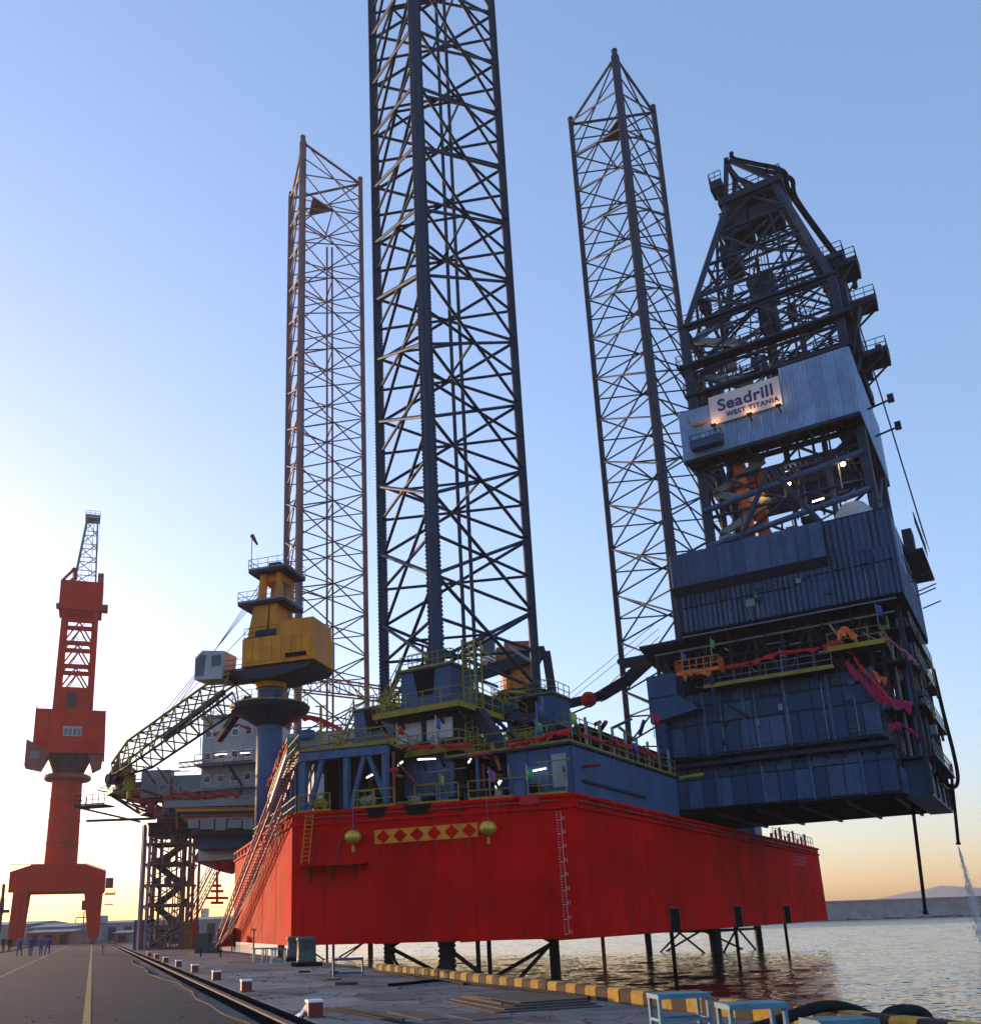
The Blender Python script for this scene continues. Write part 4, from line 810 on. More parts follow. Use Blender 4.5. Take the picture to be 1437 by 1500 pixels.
# open substructure; a solid black block stands in for its shaded interior
b = MB(); b.span((-3.8, 31.5, 19.41), (12.5, 44, 24.3)); b.build('substructure_shade_core', M['black'], cant)
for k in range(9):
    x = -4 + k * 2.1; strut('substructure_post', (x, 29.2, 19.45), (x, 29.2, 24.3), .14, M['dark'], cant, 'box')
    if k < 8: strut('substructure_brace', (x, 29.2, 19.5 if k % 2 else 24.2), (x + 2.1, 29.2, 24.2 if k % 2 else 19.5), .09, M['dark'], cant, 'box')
strut('pipe_run', (-4, 28.6, 23.4), (15, 28.6, 23.5), .09, M['midgrey'], cant); strut('pipe_run', (-1, 27.4, 24.2), (15.4, 27.4, 24.2), .08, M['cladding'], cant); strut('pipe_run', (0, 28.9, 22.3), (13, 28.9, 22.3), .07, M['dark'], cant)
for k in range(7): strut('pipe_hanger', (1 + k * 2.2, 28.3, 23.0), (1 + k * 2.2, 28.3, 24.3), .05, M['dark'], cant, 'box')
b = MB(); b.extr([(-5, 27.6, 24.0), (-5, 31, 23.0), (-5, 44, 23.0), (-5, 44, 24.2), (-5, 27.6, 24.2)], (4, 0, 0)); b.build('forward_beam', M['dark'], cant)
b = MB(); b.extr([(-8, 30, 24.1), (0, 30, 24.1), (0, 30, 23.3), (-8, 30, 23.7)], (0, 2, 0)); b.build('catwalk_arm', M['dark'], cant)
# aft clutter: posts, platforms, pipes under the drill floor
for y in (29.5, 33.5, 37.5, 41.5, 45): strut('aft_post', (15.2, y, 9.7), (15.2, y, 24.2), .16, M['dark'], cant, 'box')
for z in (12.4, 16.2, 19.8, 22.3):
    b = MB(); b.span((12.95, 29.3, z), (15.9, 45.2, z + .12)); pl = b.build('aft_platform', M['dark'], cant)
    b = MB(); b.rail([(15.85, 29.4, z + .12), (15.85, 45.1, z + .12)], 1.1, 1.3, .035); b.build('railing', M['midgrey'], pl)
for k in range(4):
    strut('aft_brace', (15.2, 29.5 + 4 * k, 12.5 if k % 2 else 16.2), (15.2, 33.5 + 4 * k, 16.2 if k % 2 else 12.5), .1, M['dark'], cant)
    strut('aft_brace', (15.2, 29.5 + 4 * k, 19.8 if k % 2 else 16.2), (15.2, 33.5 + 4 * k, 16.2 if k % 2 else 19.8), .1, M['dark'], cant)
for k in range(12): strut('aft_pipe', (13.6 + .5 * (k % 4), 30 + k * 1.25, 10), (13.6 + .5 * (k % 4), 30 + k * 1.25, 24), .09 + .04 * (k % 3), M[('dark', 'midgrey', 'navy', 'black')[k % 4]], cant)
b = MB(); b.span((13.42, 30, 9.55), (15.2, 46, 12.3)); b.build('aft_crossbeam', M['navy2'], cant)
b = MB(); b.extr([(13.41, 29, 9.9), (14.9, 34, 9.6), (14.9, 34, 9.9), (13.41, 29, 12.0)], (0, 1.2, 0)); b.build('aft_bracket', M['navy3'], cant)
for k, (y, z, r_) in enumerate(((40.5, 17.8, .9), (41.5, 14.6, .7), (37, 21.0, .8))):
    b = MB(); b.tube((13.6, y, z), (15.3, y, z), r_, 14); b.build('hose_reel', M['grey'] if k == 0 else M['dark'], cant)
# drill floor with ribbed wind walls
df = thing('drill_floor', 'blue panelled drill floor house on top of the cantilever', 'drill floor', (8, 36, 24.3), RIG)
X0, X1, Y0, Y1, Z0, Z1 = -1.2, 16.0, 27.0, 44.0, 24.45, 31.3
b = MB(); b.span((X0 + .1, Y0 + .1, 24.3), (X1 - .1, Y1 - .1, 24.6)); b.build('floor_slab', M['black'], df)
b = MB(); b.span((X0 + .15, Y0 + .1, Z0 + .2), (X1 - .1, Y0 + .25, Z1)); b.span((X1 - .25, Y0 + .26, Z0 + .2), (X1 - .1, Y1 - .1, Z1)); b.span((X0 + .15, Y1 - .25, Z0 + .2), (X1 - .26, Y1 - .1, Z1)); b.span((X0 + .15, Y0 + .26, Z0 + .2), (X0 + .3, Y1 - .26, Z1)); b.build('wall_frame', M['dark'], df)
wall_panels(df, X0 + .5, X1, 20, Z0, 26.6, Y0 + .1, M['navy'], ribs=2, d=.06, gap=.03, alt=M['navy3']); wall_panels(df, X0 + .5, X1, 20, 26.6, 28.3, Y0 + .1, M['navy'], ribs=2, d=.06, gap=.03, alt=M['navy2'])
wall_panels(df, X0, 11.2, 12, 28.35, Z1, Y0 - .45, M['navy'], ribs=2, d=.06, gap=.02, name='parapet_panel', alt=M['navy3']); wall_panels(df, 11.25, X1, 5, 28.3, Z1, Y0 + .1, M['navy'], ribs=2, d=.06, gap=.03)
b = MB(); b.extr([(X0, Y0 - .42, 28.34), (11.2, Y0 - .42, 28.34), (11.2, Y0 + .05, 27.6), (X0, Y0 + .05, 27.6)], (0, 0, .005)); b.extr([(11.2, Y0 - .43, 28.36), (11.2, Y0 + .05, 28.36), (11.2, Y0 + .05, Z1)], (.04, 0, 0)); b.span((X0, Y0 - .43, 28.36), (11.19, Y0 + .04, 28.42)); b.build('parapet_soffit', M['dark'], df)
wall_panels(df, Y0 + .15, Y1, 16, Z0, 27.8, X1 - .1, M['navy'], 'aft', ribs=2, d=.06, gap=.03, alt=M['navy3']); wall_panels(df, Y0 + .15, Y1, 16, 27.8, Z1, X1 - .1, M['navy'], 'aft', ribs=2, d=.06, gap=.03, alt=M['cladding'])
strut('corner_trim', (X1 + .02, Y0 + .02, Z0), (X1 + .02, Y0 + .02, Z1), .06, M['navy3'], df, 'box')
strut('wall_cap', (X0 + .2, Y0 + .15, Z1 + .06), (X1, Y0 + .15, Z1 + .06), .07, M['dark'], df, 'box'); strut('wall_cap', (X1 - .15, Y0 + .3, Z1 + .06), (X1 - .15, Y1, Z1 + .06), .07, M['dark'], df, 'box')
for k in range(11): strut('panel_rail', (X0 + .6 + 1.5 * k, Y0 + .0, 26.55 + (.6 if 6 < k < 11 else 0)), (X0 + 1.9 + 1.5 * k, Y0 + .0, 26.55 + (.6 if 5 < k < 11 else 0)), .03, M['black'], df, 'box')
b = MB(); b.span((16.05, 35, 30.2), (16.8, 37, 32.2)); b.span((16.05, 39.2, 29.6), (16.9, 41, 30.8)); b.rail([(17.3, 32.8, 31.6), (17.3, 41.5, 31.6)], 1.1, 1, .04); b.span((16.05, 32.7, 29.3), (17.5, 41.6, 29.5)); b.build('aft_landing', M['dark'], df)
for k in range(5): strut('floodlight_arm', (16.1, 34 + k * 2.1, 27.2 + (k % 2)), (17.6, 34 + k * 2.1, 27.6 + (k % 2)), .06, M['dark'], df)
# machinery standing on the drill floor
b = MB(); b.lathe((13.2, 30.6, 24.6), [(1.5, .2), (1.7, 1.0), (1.7, 7.0), (1.5, 8.2), (.9, 9.0), (.3, 9.2)], 18); o = b.build('mud_tank', M['grey'], frame=RIG, smooth=True); settag(o, 'rounded pale grey tank poking above the drill floor wall', 'tank')
for k, (x, y, z1) in enumerate(((4.6, 31.5, 40.3), (5.6, 33, 43.5))):
    b = MB(); b.span((x - .45, y - .45, 24.61), (x + .45, y + .45, z1)); 
    for j in range(4): b.span((x - .52, y - .52, 32 + 2 * j), (x + .52, y + .52, 32.2 + 2 * j))
    o = b.build('hoist_column', M['orange'], frame=RIG); settag(o, ('short orange steel column inside the derrick base', 'taller orange steel column behind the short one in the derrick')[k], 'column')

# ================================================================== derrick
dk = thing('drilling_derrick', 'dark blue steel drilling derrick tower with tapered top above the drill floor', 'derrick', (8, 36, 24.6), RIG)
def C(kx, ky, z):                       # corner of the mast at height z
    x0, x1, y0, y1 = 1.5, 14.8, 30.6, 42.0
    if z > 55:
        f = (z - 55) / 15.0; x0 += (6.3 - x0) * f; x1 += (11.0 - x1) * f; y0 += (34.4 - y0) * f; y1 += (38.2 - y1) * f
    return Vector(((x0, x1)[kx], (y0, y1)[ky], z))
corners = [(0, 0), (1, 0), (1, 1), (0, 1)]
for c in corners:
    strut('derrick_leg', C(*c, 24.6), C(*c, 55), .36, M['lattice'], dk, 'box'); strut('derrick_leg', C(*c, 55), C(*c, 70), .26, M['lattice'], dk, 'box')
levels = [31.4, 35.6, 40.3, 45.6, 50.3, 55, 58.8, 62.6, 66.4, 69.8]
rd = random.Random(11)
for i, z in enumerate(levels):
    for k in range(4):
        a, c = corners[k], corners[(k + 1) % 4]; strut('girt', C(*a, z), C(*c, z), .17, M['lattice'], dk)
        if i + 1 < len(levels):
            z2 = levels[i + 1]; am, cm = C(*a, z), C(*c, z); mid2 = (C(*a, z2) + C(*c, z2)) / 2; mid = (am + cm) / 2
            if i % 2 == 0: strut('diagonal', am, mid2, .15, M['lattice'], dk); strut('diagonal', cm, mid2, .15, M['lattice'], dk)
            else: strut('diagonal', mid, C(*a, z2), .15, M['lattice'], dk); strut('diagonal', mid, C(*c, z2), .15, M['lattice'], dk)
            if z >= 45:
                q1, q2 = am.lerp(cm, .25), am.lerp(cm, .75); r1, r2 = C(*a, z2).lerp(C(*c, z2), .25), C(*a, z2).lerp(C(*c, z2), .75)
                strut('light_brace', q1, r1, .07, M['dark'], dk); strut('light_brace', q2, r2, .07, M['dark'], dk)
# extra pipes, stairs and guide rails inside the mast
for k in range(16):
    x, y = rd.uniform(2.5, 13.5), rd.uniform(31, 41); z0 = rd.choice((31.4, 36, 46)); z1 = rd.choice((50, 54, 58, 64))
    if z1 > 56: x = 5.5 + (x - 2.5) * .5; y = 33.5 + (y - 31) * .5
    strut('standpipe', (x, y, z0), (x, y, z1), rd.choice((.08, .12, .18)), M[rd.choice(('lattice', 'dark', 'navy3', 'midgrey'))], dk)
for k in range(90):
    z0 = rd.uniform(46.5, 67); z1 = z0 + rd.uniform(-1.5, 3.5); s0, s1 = rd.random(), rd.random(); f0 = rd.choice((0, 1, 2, 3)); f1 = (f0 + rd.choice((1, 1, 2))) % 4
    strut('light_brace', C(*corners[f0], z0).lerp(C(*corners[(f0 + 1) % 4], z0), s0), C(*corners[f1], z1).lerp(C(*corners[(f1 + 1) % 4], z1), s1), rd.choice((.05, .07, .1)), M[rd.choice(('lattice', 'dark', 'navy2', 'navy3'))], dk)
for k in range(16):
    z = rd.uniform(46, 64); p = C(0, 0, z).lerp(C(1, 1, z), rd.uniform(.1, .9)) + Vector((rd.uniform(-1, 1), rd.uniform(-1, 1), 0)); b = MB(); b.box(p, (rd.uniform(.3, 1.4), rd.uniform(.3, 1.2), rd.uniform(.3, 1.3))); b.build('mast_fitting', M[rd.choice(('dark', 'navy2', 'navy', 'midgrey'))], dk)
for k in range(12):
    z = 32 + k * 2.0; x0, x1 = (2.2, 6.8) if k % 2 else (6.8, 2.2)
    if not 40 < z < 46: strut('stair_flight', (x0, 31.2, z), (x1, 31.2, z + 2.0), .16, M['midgrey'], dk, 'box', .6)
for z in (33.6, 37.0): strut('tie_beam', (1.4, 30.2, z - .8), (14.8, 30.2, z + .9), .28, M['navy3'], dk)
strut('tie_beam', (3.6, 30.1, 31.6), (7.2, 30.1, 38.5), .24, M['lattice'], dk); strut('tie_beam', (11.2, 30.1, 31.6), (7.4, 30.1, 38.5), .24, M['lattice'], dk)
for k in range(3): strut('inner_column', (2.6 + .8 * k, 31.5 + k, 31.3), (2.6 + .8 * k, 31.5 + k, 40.3), .28, M['dark'], dk)
strut('inner_column', (11.5, 34, 31.3), (11.5, 34, 50), .25, M['navy3'], dk)
# clad belt
bx0, bx1, by0, by1, bz0, bz1 = .6, 15.2, 28.2, 44.6, 40.5, 45.6
belt_t = M['cladding']
wall_panels(dk, bx0, 9.6, 9, bz0, bz1 - .35, by0, belt_t, ribs=4, d=.07, gap=.015, name='cladding_panel', alt=None); wall_panels(dk, 9.6, bx1, 5, bz0, bz1 + 1.0, by0, belt_t, ribs=4, d=.07, gap=.015, name='cladding_panel')
wall_panels(dk, by0 + .05, by1, 16, bz0, bz1 + 1.0, bx1, belt_t, 'aft', ribs=4, d=.07, gap=.015, name='cladding_panel')
b = MB(); b.span((bx0, by1 - .1, bz0), (bx1 - .1, by1, bz1)); b.span((bx0, by0 + .1, bz0), (bx0 + .1, by1 - .11, bz1 - .4)); b.build('cladding_back', M['navy'], dk)
for p, q in (((bx0, by0 + .12, bz0 - .12), (bx1, by0 + .12, bz0 - .12)), ((bx1 - .1, by0 + .3, bz0 - .12), (bx1 - .1, by1, bz0 - .12)), ((bx0, by1, bz0 - .12), (bx1 - .3, by1, bz0 - .12))): strut('belt_beam', p, q, .14, M['dark'], dk, 'box')
for x in [bx0 + .5 + k * 1.25 for k in range(12)]: strut('belt_joist', (x, by0 + .3, bz0 - .1), (x, by0 + 2.9, bz0 - .1), .1, M['dark'], dk, 'box')
for y in [by0 + .5 + k * 1.5 for k in range(11)]: strut('belt_joist', (bx1 - .3, y, bz0 - .1), (bx1 - 2.2, y, bz0 - .1), .1, M['dark'], dk, 'box')
b = MB(); b.span((bx0 + .1, by0 + .2, bz0 + .02), (bx1 - .2, by0 + 2.4, bz0 + .08)); b.span((bx1 - 2.2, by0 + 2.41, bz0 + .02), (bx1 - .2, by1 - .2, bz0 + .08)); b.build('belt_floor', M['black'], dk)
# comb of the racking board below the belt
for k in range(22): strut('racking_finger', (4.6 + k * .42, 31.0, 39.0), (4.6 + k * .42, 36.0, 39.0), .07, M['midgrey'], dk, 'box')
strut('racking_beam', (4.2, 31.0, 39.0), (14.2, 31.0, 39.0), .14, M['dark'], dk, 'box'); strut('racking_beam', (4.2, 36.0, 39.0), (14.2, 36.0, 39.0), .14, M['dark'], dk, 'box')
b = MB(); b.span((1.6, 27.2, 41.0), (4.3, 28.1, 41.12)); b.rail([(1.6, 28.1, 41.12), (1.6, 27.25, 41.12), (4.3, 27.25, 41.12), (4.3, 28.1, 41.12)], 1.1, .9, .04); b.span((1.6, 27.25, 41.2), (4.3, 27.29, 41.8)); b.build('cladding_balcony', M['navy'], dk)
# walkways round the mast
for z, ex_, w in ((47.8, .6, .9), (50.8, .9, 1.3), (55.2, .5, .7)):
    p = [C(*c, z) for c in corners]; cc = sum(p, Vector()) / 4; o_ = [v + Vector((math.copysign(ex_, v.x - cc.x), math.copysign(ex_, v.y - cc.y), 0)) for v in p]
    b = MB()
    for k in range(4):
        a, c = o_[k], o_[(k + 1) % 4]; d_ = (c - a).normalized(); n_ = Vector((-d_.y, d_.x, 0))
        b.extr([a, c, c + n_ * w - d_ * w, a + n_ * w + d_ * w], (0, 0, .1))
    wk = b.build('mast_walkway', M['dark'], dk)
    b = MB(); b.rail([v + Vector((0, 0, .1)) for v in o_ + [o_[0]]], 1.1, 1.4, .04); b.build('railing', M['lattice'], wk)
# platforms bulging out on the aft side
for k, (x0, x1, y0, y1, z0, z1) in enumerate(((15.2, 16.8, 32, 35, 56.9, 57.3), (15.2, 17.6, 34, 36, 53.7, 54.2), (15.3, 17.6, 36, 39, 49.6, 50.0), (13.6, 15.9, 31.5, 34, 57.6, 58.0), (15.2, 16.0, 31.8, 33, 47.8, 51.0), (14.9, 15.6, 32, 35, 51.9, 55.2))):
    b = MB(); b.span((x0, y0, z0), (x1, y1, z1)); b.rail([(x0, y0, z1), (x1, y0, z1), (x1, y1, z1)], 1.1, .8, .04); b.beam((x0, y0 + .3, z0 - 1.6), (x1 - .3, y0 + .3, z0), .16); b.beam((x0, y1 - .3, z0 - 1.6), (x1 - .3, y1 - .3, z0), .16); b.build('aft_basket', M['dark'], dk)
for k in range(8): strut('aft_strut', (14.9, 31 + k * 1.1, 46 + k), (16.4, 31.5 + k, 52 + .6 * k), .09, M['dark'], dk)
for k, z in enumerate((47.5, 44.2, 42.9)):
    b = MB(); b.beam((15.2, 32 + 3 * k, z - .3), (17.0, 32 + 3 * k, z), .14); b.box((17.2, 32 + 3 * k, z + .15), (.5, .6, .6)); b.build('floodlight', M['dark'], dk)
# crown
b = MB(); b.span((5.6, 33.8, 69.9), (11.7, 38.8, 70.5)); b.build('crown_platform', M['dark'], dk)
b = MB(); b.rail([(5.6, 38.8, 70.5), (5.6, 33.8, 70.5), (11.7, 33.8, 70.5), (11.7, 38.8, 70.5)], 1.2, 1.0, .05); b.build('crown_railing', M['lattice'], dk)
b = MB(); b.span((5.4, 34.4, 66.4), (8.0, 37.8, 69.4)); b.span((8.2, 34.5, 67.2), (11.0, 37.8, 68.8)); b.span((5.0, 34.2, 63.2), (6.6, 37.2, 65.4)); b.build('crown_machinery', M['dark'], dk)
for k in range(5): b = MB(); b.tube((7.6 + k * .55, 36.2, 71.3), (7.8 + k * .55, 36.2, 71.3), 1.0, 16); b.build('crown_sheave', M['dark'], dk)
for y in (34.6, 37.6):
    strut('gin_pole', (6.2, y, 70.5), (6.9, y, 75.6), .2, M['dark'], dk, 'box'); strut('gin_pole', (11.2, y, 70.5), (7.2, y, 75.2), .2, M['dark'], dk, 'box'); strut('gin_pole', (8.6, y, 70.5), (7.0, y, 74.6), .13, M['dark'], dk, 'box')
strut('gin_beam', (6.9, 34.2, 75.2), (6.9, 38, 75.2), .2, M['dark'], dk, 'box')
b = MB(); b.span((5.0, 34, 72.2), (6.2, 35.8, 73.0)); b.rail([(5.0, 35.8, 73.0), (5.0, 34, 73.0), (6.2, 34, 73.0)], 1.1, .7, .04); b.build('crown_basket', M['dark'], dk)
for k, (y, x_) in enumerate(((35.0, .0), (36.3, .35))):
    b = MB(); b.pipe(smooth_path([Vector((7.4 + x_, y, 76.4)), Vector((7.5 + x_, y, 75.6)), Vector((9.3 + x_, y, 74.0)), Vector((11.9 + x_, y, 71.6)), Vector((12.1 + x_, y, 69.0)), Vector((14.2 + x_, y, 62.5)), Vector((15.6 + x_, y, 58.6)), Vector((15.7 + x_, y, 57.0))], 5), .22, 8); b.build('vent_line', M['black'], dk, smooth=True)
# top drive and blocks hanging in the middle
b = MB(); b.span((7.2, 34.8, 58.6), (9.4, 37.2, 61.4)); b.span((7.5, 35, 55.4), (9.1, 37, 58.0)); b.tube((8.3, 36, 46), (8.3, 36, 55.4), .3, 10); b.build('top_drive', M['dark'], dk)
for k in range(6): strut('drill_line', (7.6 + .28 * k, 36, 61.4), (7.6 + .28 * k, 36, 71), .035, M['black'], dk)
for k in range(3): strut('stay_wire', (15.4, 34 + 2 * k, 58), (17.6, 36 + 2 * k, 31.5), .03, M['dark'], dk)
# lit lamps in the derrick base
for i, (px_, py_, yy) in enumerate(((1112, 722, 30.4), (1155, 708, 32.0), (1235, 680, 30.2))):
    p = PY(px_, py_, yy); t = thing('derrick_lamp', ('lit orange lamp on the derrick nearest the orange column', 'lit orange lamp deeper inside the derrick base', 'lit orange lamp under the clad belt above the pale tank')[i], 'lamp', tuple(p), RIG, 'lit lamps in the derrick')
    b = MB(); b.lathe(p, [(.05, -.16), (.16, -.1), (.19, 0), (.16, .1), (.05, .16)], 10); b.build('bulb', M['lamp_on'], t, smooth=True)
    b = MB(); b.lathe(p + Vector((0, 0, .15)), [(.24, 0), (.12, .16), (.05, .3)], 10); b.build('shade', M['dark'], t)
    strut('bracket', p + Vector((0, 0, .4)), p + Vector((.1, .7, .5)), .04, M['dark'], t)
for i, (px_, py_) in enumerate(((1070, 706), (1150, 690), (1190, 735))):
    p = PY(px_, py_, 31.2); o = strut('work_light', p, p + Vector((.9, .2, .1)), .07, M['tube_on'], None, 'box') if False else None
    b = MB(); b.beam(p, p + Vector((.9, .2, .15)), .10); o = b.build('work_light', M['tube_on'], frame=RIG); settag(o, ('lit white tube lamp at the forward derrick column', 'lit white tube lamp in the middle of the derrick base', 'lit white tube lamp just above the drill floor wall')[i], 'lamp', 'lit tube lamps in the derrick')

# name sign on the belt
sg = thing('name_sign', 'off-white board reading Seadrill WEST TITANIA on the ribbed blue belt', 'sign', (6.4, 28.0, 43.2), RIG)
b = MB(); b.span((3.5, 27.88, 43.0), (9.55, 28.06, 45.75)); b.build('board', M['sign'], sg)
def lettering(txt, x, z, size, off, name, spacing=1.0, w=None):
    cu = bpy.data.curves.new(name, 'FONT'); cu.body = txt; cu.size = size; cu.extrude = .012; cu.offset = off; cu.align_x = 'LEFT'; cu.space_character = spacing
    o = bpy.data.objects.new(name, cu); COL.objects.link(o); dg = bpy.context.evaluated_depsgraph_get()
    me = bpy.data.meshes.new_from_object(o.evaluated_get(dg)); bpy.data.objects.remove(o)
    xs = [v.co.x for v in me.vertices]; k = (w / (max(xs) - min(xs))) if w else 1.0; mn = min(xs)
    me.transform(Matrix.Translation((-mn, 0, 0))); me.transform(Matrix.Diagonal((k, 1, 1, 1))); me.transform(Matrix.Rotation(math.pi / 2, 4, 'X')); me.materials.clear(); me.materials.append(M['ink'])
    return link(name, me, sg, (x, 27.855, z))
lettering('Seadrill', 4.25, 44.15, 1.55, .035, 'lettering', 1.06, 4.7); lettering('WEST TITANIA', 4.85, 43.42, .62, .02, 'lettering', 1.15, 4.5)
for i, x in enumerate((3.8, 6.9, 9.3)):
    t = thing('sign_lamp', ('sign lamp lighting the lower corner under the S of the board', 'sign lamp lighting the middle foot of the name board', 'sign lamp lighting the far lower corner under the last letters of the board')[i], 'lamp', (x, 27.2, 42.6), RIG, 'lamps under the name sign')
    strut('arm', (x, 28.1, 42.4), (x, 27.3, 42.55), .05, M['dark'], t, 'box'); b = MB(); b.box((x, 27.3, 42.68), (.45, .22, .2)); b.build('housing', M['dark'], t); b = MB(); b.box((x, 27.32, 42.79), (.36, .14, .02)); b.build('lens', M['lamp_on'], t)
    ld = bpy.data.lights.new('sign_light', 'SPOT'); ld.energy = 9; ld.color = (1, .45, .18); ld.spot_size = R(120); ld.spot_blend = .8; ld.shadow_soft_size = .08
    lo = bpy.data.objects.new('sign_light', ld); COL.objects.link(lo); lo.parent = t; lo.location = (0, .05, .24); lo.rotation_euler = Vector((0, -.62, -1)).to_track_quat('Z', 'Y').to_euler()
b = MB(); b.box((4.0 - 1.5, 28.05, 43.6), (1.3, .14, .18)); b.beam((2.0, 28.1, 43.5), (1.4, 28.1, 44.4), .08); o = b.build('sign_tube', M['crane_yellow'], frame=RIG); settag(o, 'short yellow fitting on the blue belt beside the name sign', 'light fitting')

# hoses and overboard lines at the stern of the cantilever
b = MB(); b.pipe(smooth_path([Vector((15.9, 44, 22)), Vector((16.0, 44.5, 18)), Vector((16.15, 45, 14.5)), Vector((16.1, 45, 12.4)), Vector((15.8, 43.5, 11.5)), Vector((15.5, 38, 11.4)), Vector((15.5, 32, 11.5))], 6), .16, 10)
settag(b.build('mud_hose', M['black'], frame=RIG, smooth=True), 'fat black hose bending under the aft corner of the cantilever', 'hose')
for (p0, p1, yy, r_, lab) in (((1340, 1198), (1356, 1340), 36, .13, 'black overboard pipe hanging straight down from the cantilever underside'), ((1392, 1120), (1404, 1238), 45, .13, 'black overboard pipe hanging at the outer corner and spouting water')):
    a = PY(*p0, yy); c = PY(*p1, yy); a.z = max(a.z, 9.75 if yy < 40 else a.z); b = MB(); b.tube(a, c, r_, 8); b.tube(c, c + (a - c) * .03, r_ * 1.4, 8); settag(b.build('overboard_pipe', M['black'], frame=RIG), lab, 'pipe')
c = PY(1404, 1240, 45); b = MB(); rw = random.Random(4)
for k in range(1100):
    f = rw.random() ** .8; z = c.z - f * (c.z + 1.0); sp = .04 + f * .55; x = c.x + rw.gauss(0, sp * .5) + f * .5; y = c.y + rw.gauss(0, sp * .5); s_ = rw.uniform(.008, .028)
    b.beam((x, y, z), (x, y, z - rw.uniform(.1, .35)), s_)
o = b.build('water_spout', M['white'], frame=RIG); settag(o, 'white spray of water falling from the overboard pipe to the sea', 'water', kind='stuff')

# cloth streamers
def cloth(name, pts_, w, m, lab, frame=RIG, grp=None, cat='streamer'):
    P = smooth_path([Vector(p) for p in pts_], 5); vv = []; ff = []; rc = random.Random(len(pts_) * 7 + int(abs(P[0].x) * 10))
    for i, p in enumerate(P):
        ww = w * (.35 + .75 * abs(math.sin(i * 1.25)) + .3 * rc.random())
        for j in range(3): vv.append((p.x + rc.uniform(-.09, .09), p.y - .05 * (j == 1) + rc.uniform(-.10, .10), p.z - ww * j / 2 + rc.uniform(-.06, .06)))
    n = len(P)
    for i in range(n - 1):
        for j in range(2): ff.append((i * 3 + j, i * 3 + j + 1, (i + 1) * 3 + j + 1, (i + 1) * 3 + j))
    b = MB(); b.add(vv, ff); o = b.build(name, m, frame=frame); s = o.modifiers.new('thick', 'SOLIDIFY'); s.thickness = .012; return settag(o, lab, cat, grp)
def swag(px_list, yy): return [PY(x, y, yy) for x, y in px_list]
cloth('red_streamer', swag([(1205, 945), (1235, 940), (1255, 965), (1275, 990), (1300, 1015)], 27.0), .55, M['red'], 'red cloth streamer tied to the corner walkway of the cantilever')
cloth('pink_streamer', swag([(1238, 965), (1258, 985), (1280, 1008), (1300, 1020), (1335, 1028)], 27.6), .8, M['pink'], 'magenta cloth streamer hanging across the aft end of the cantilever')
cloth('pink_streamer', swag([(1300, 1062), (1320, 1058), (1345, 1075)], 28.4), .5, M['pink'], 'short magenta streamer trailing below the large one')
cloth('purple_streamer', swag([(1288, 926), (1310, 940), (1335, 960), (1345, 972)], 27.2), .5, M['gangway'], 'pale pink streamer strung aft from the corner walkway')
cloth('orange_streamer', swag([(1225, 925), (1240, 918), (1255, 930)], 26.2), .7, M['orange'], 'orange cloth heaped on the corner walkway railing')
cloth('red_streamer', swag([(1060, 975), (1100, 968), (1140, 955), (1200, 948)], 26.5), .32, M['red'], 'long red bunting strung along the upper walkway of the cantilever')
cloth('red_streamer', swag([(1000, 990), (1015, 980), (1040, 982)], 25.8), .45, M['orange'], 'orange red bunting heaped on the small forward balcony')
cloth('orange_streamer', swag([(1278, 980), (1290, 990), (1298, 992)], 27.3), .6, M['orange'], 'small orange cloth caught below the corner walkway')

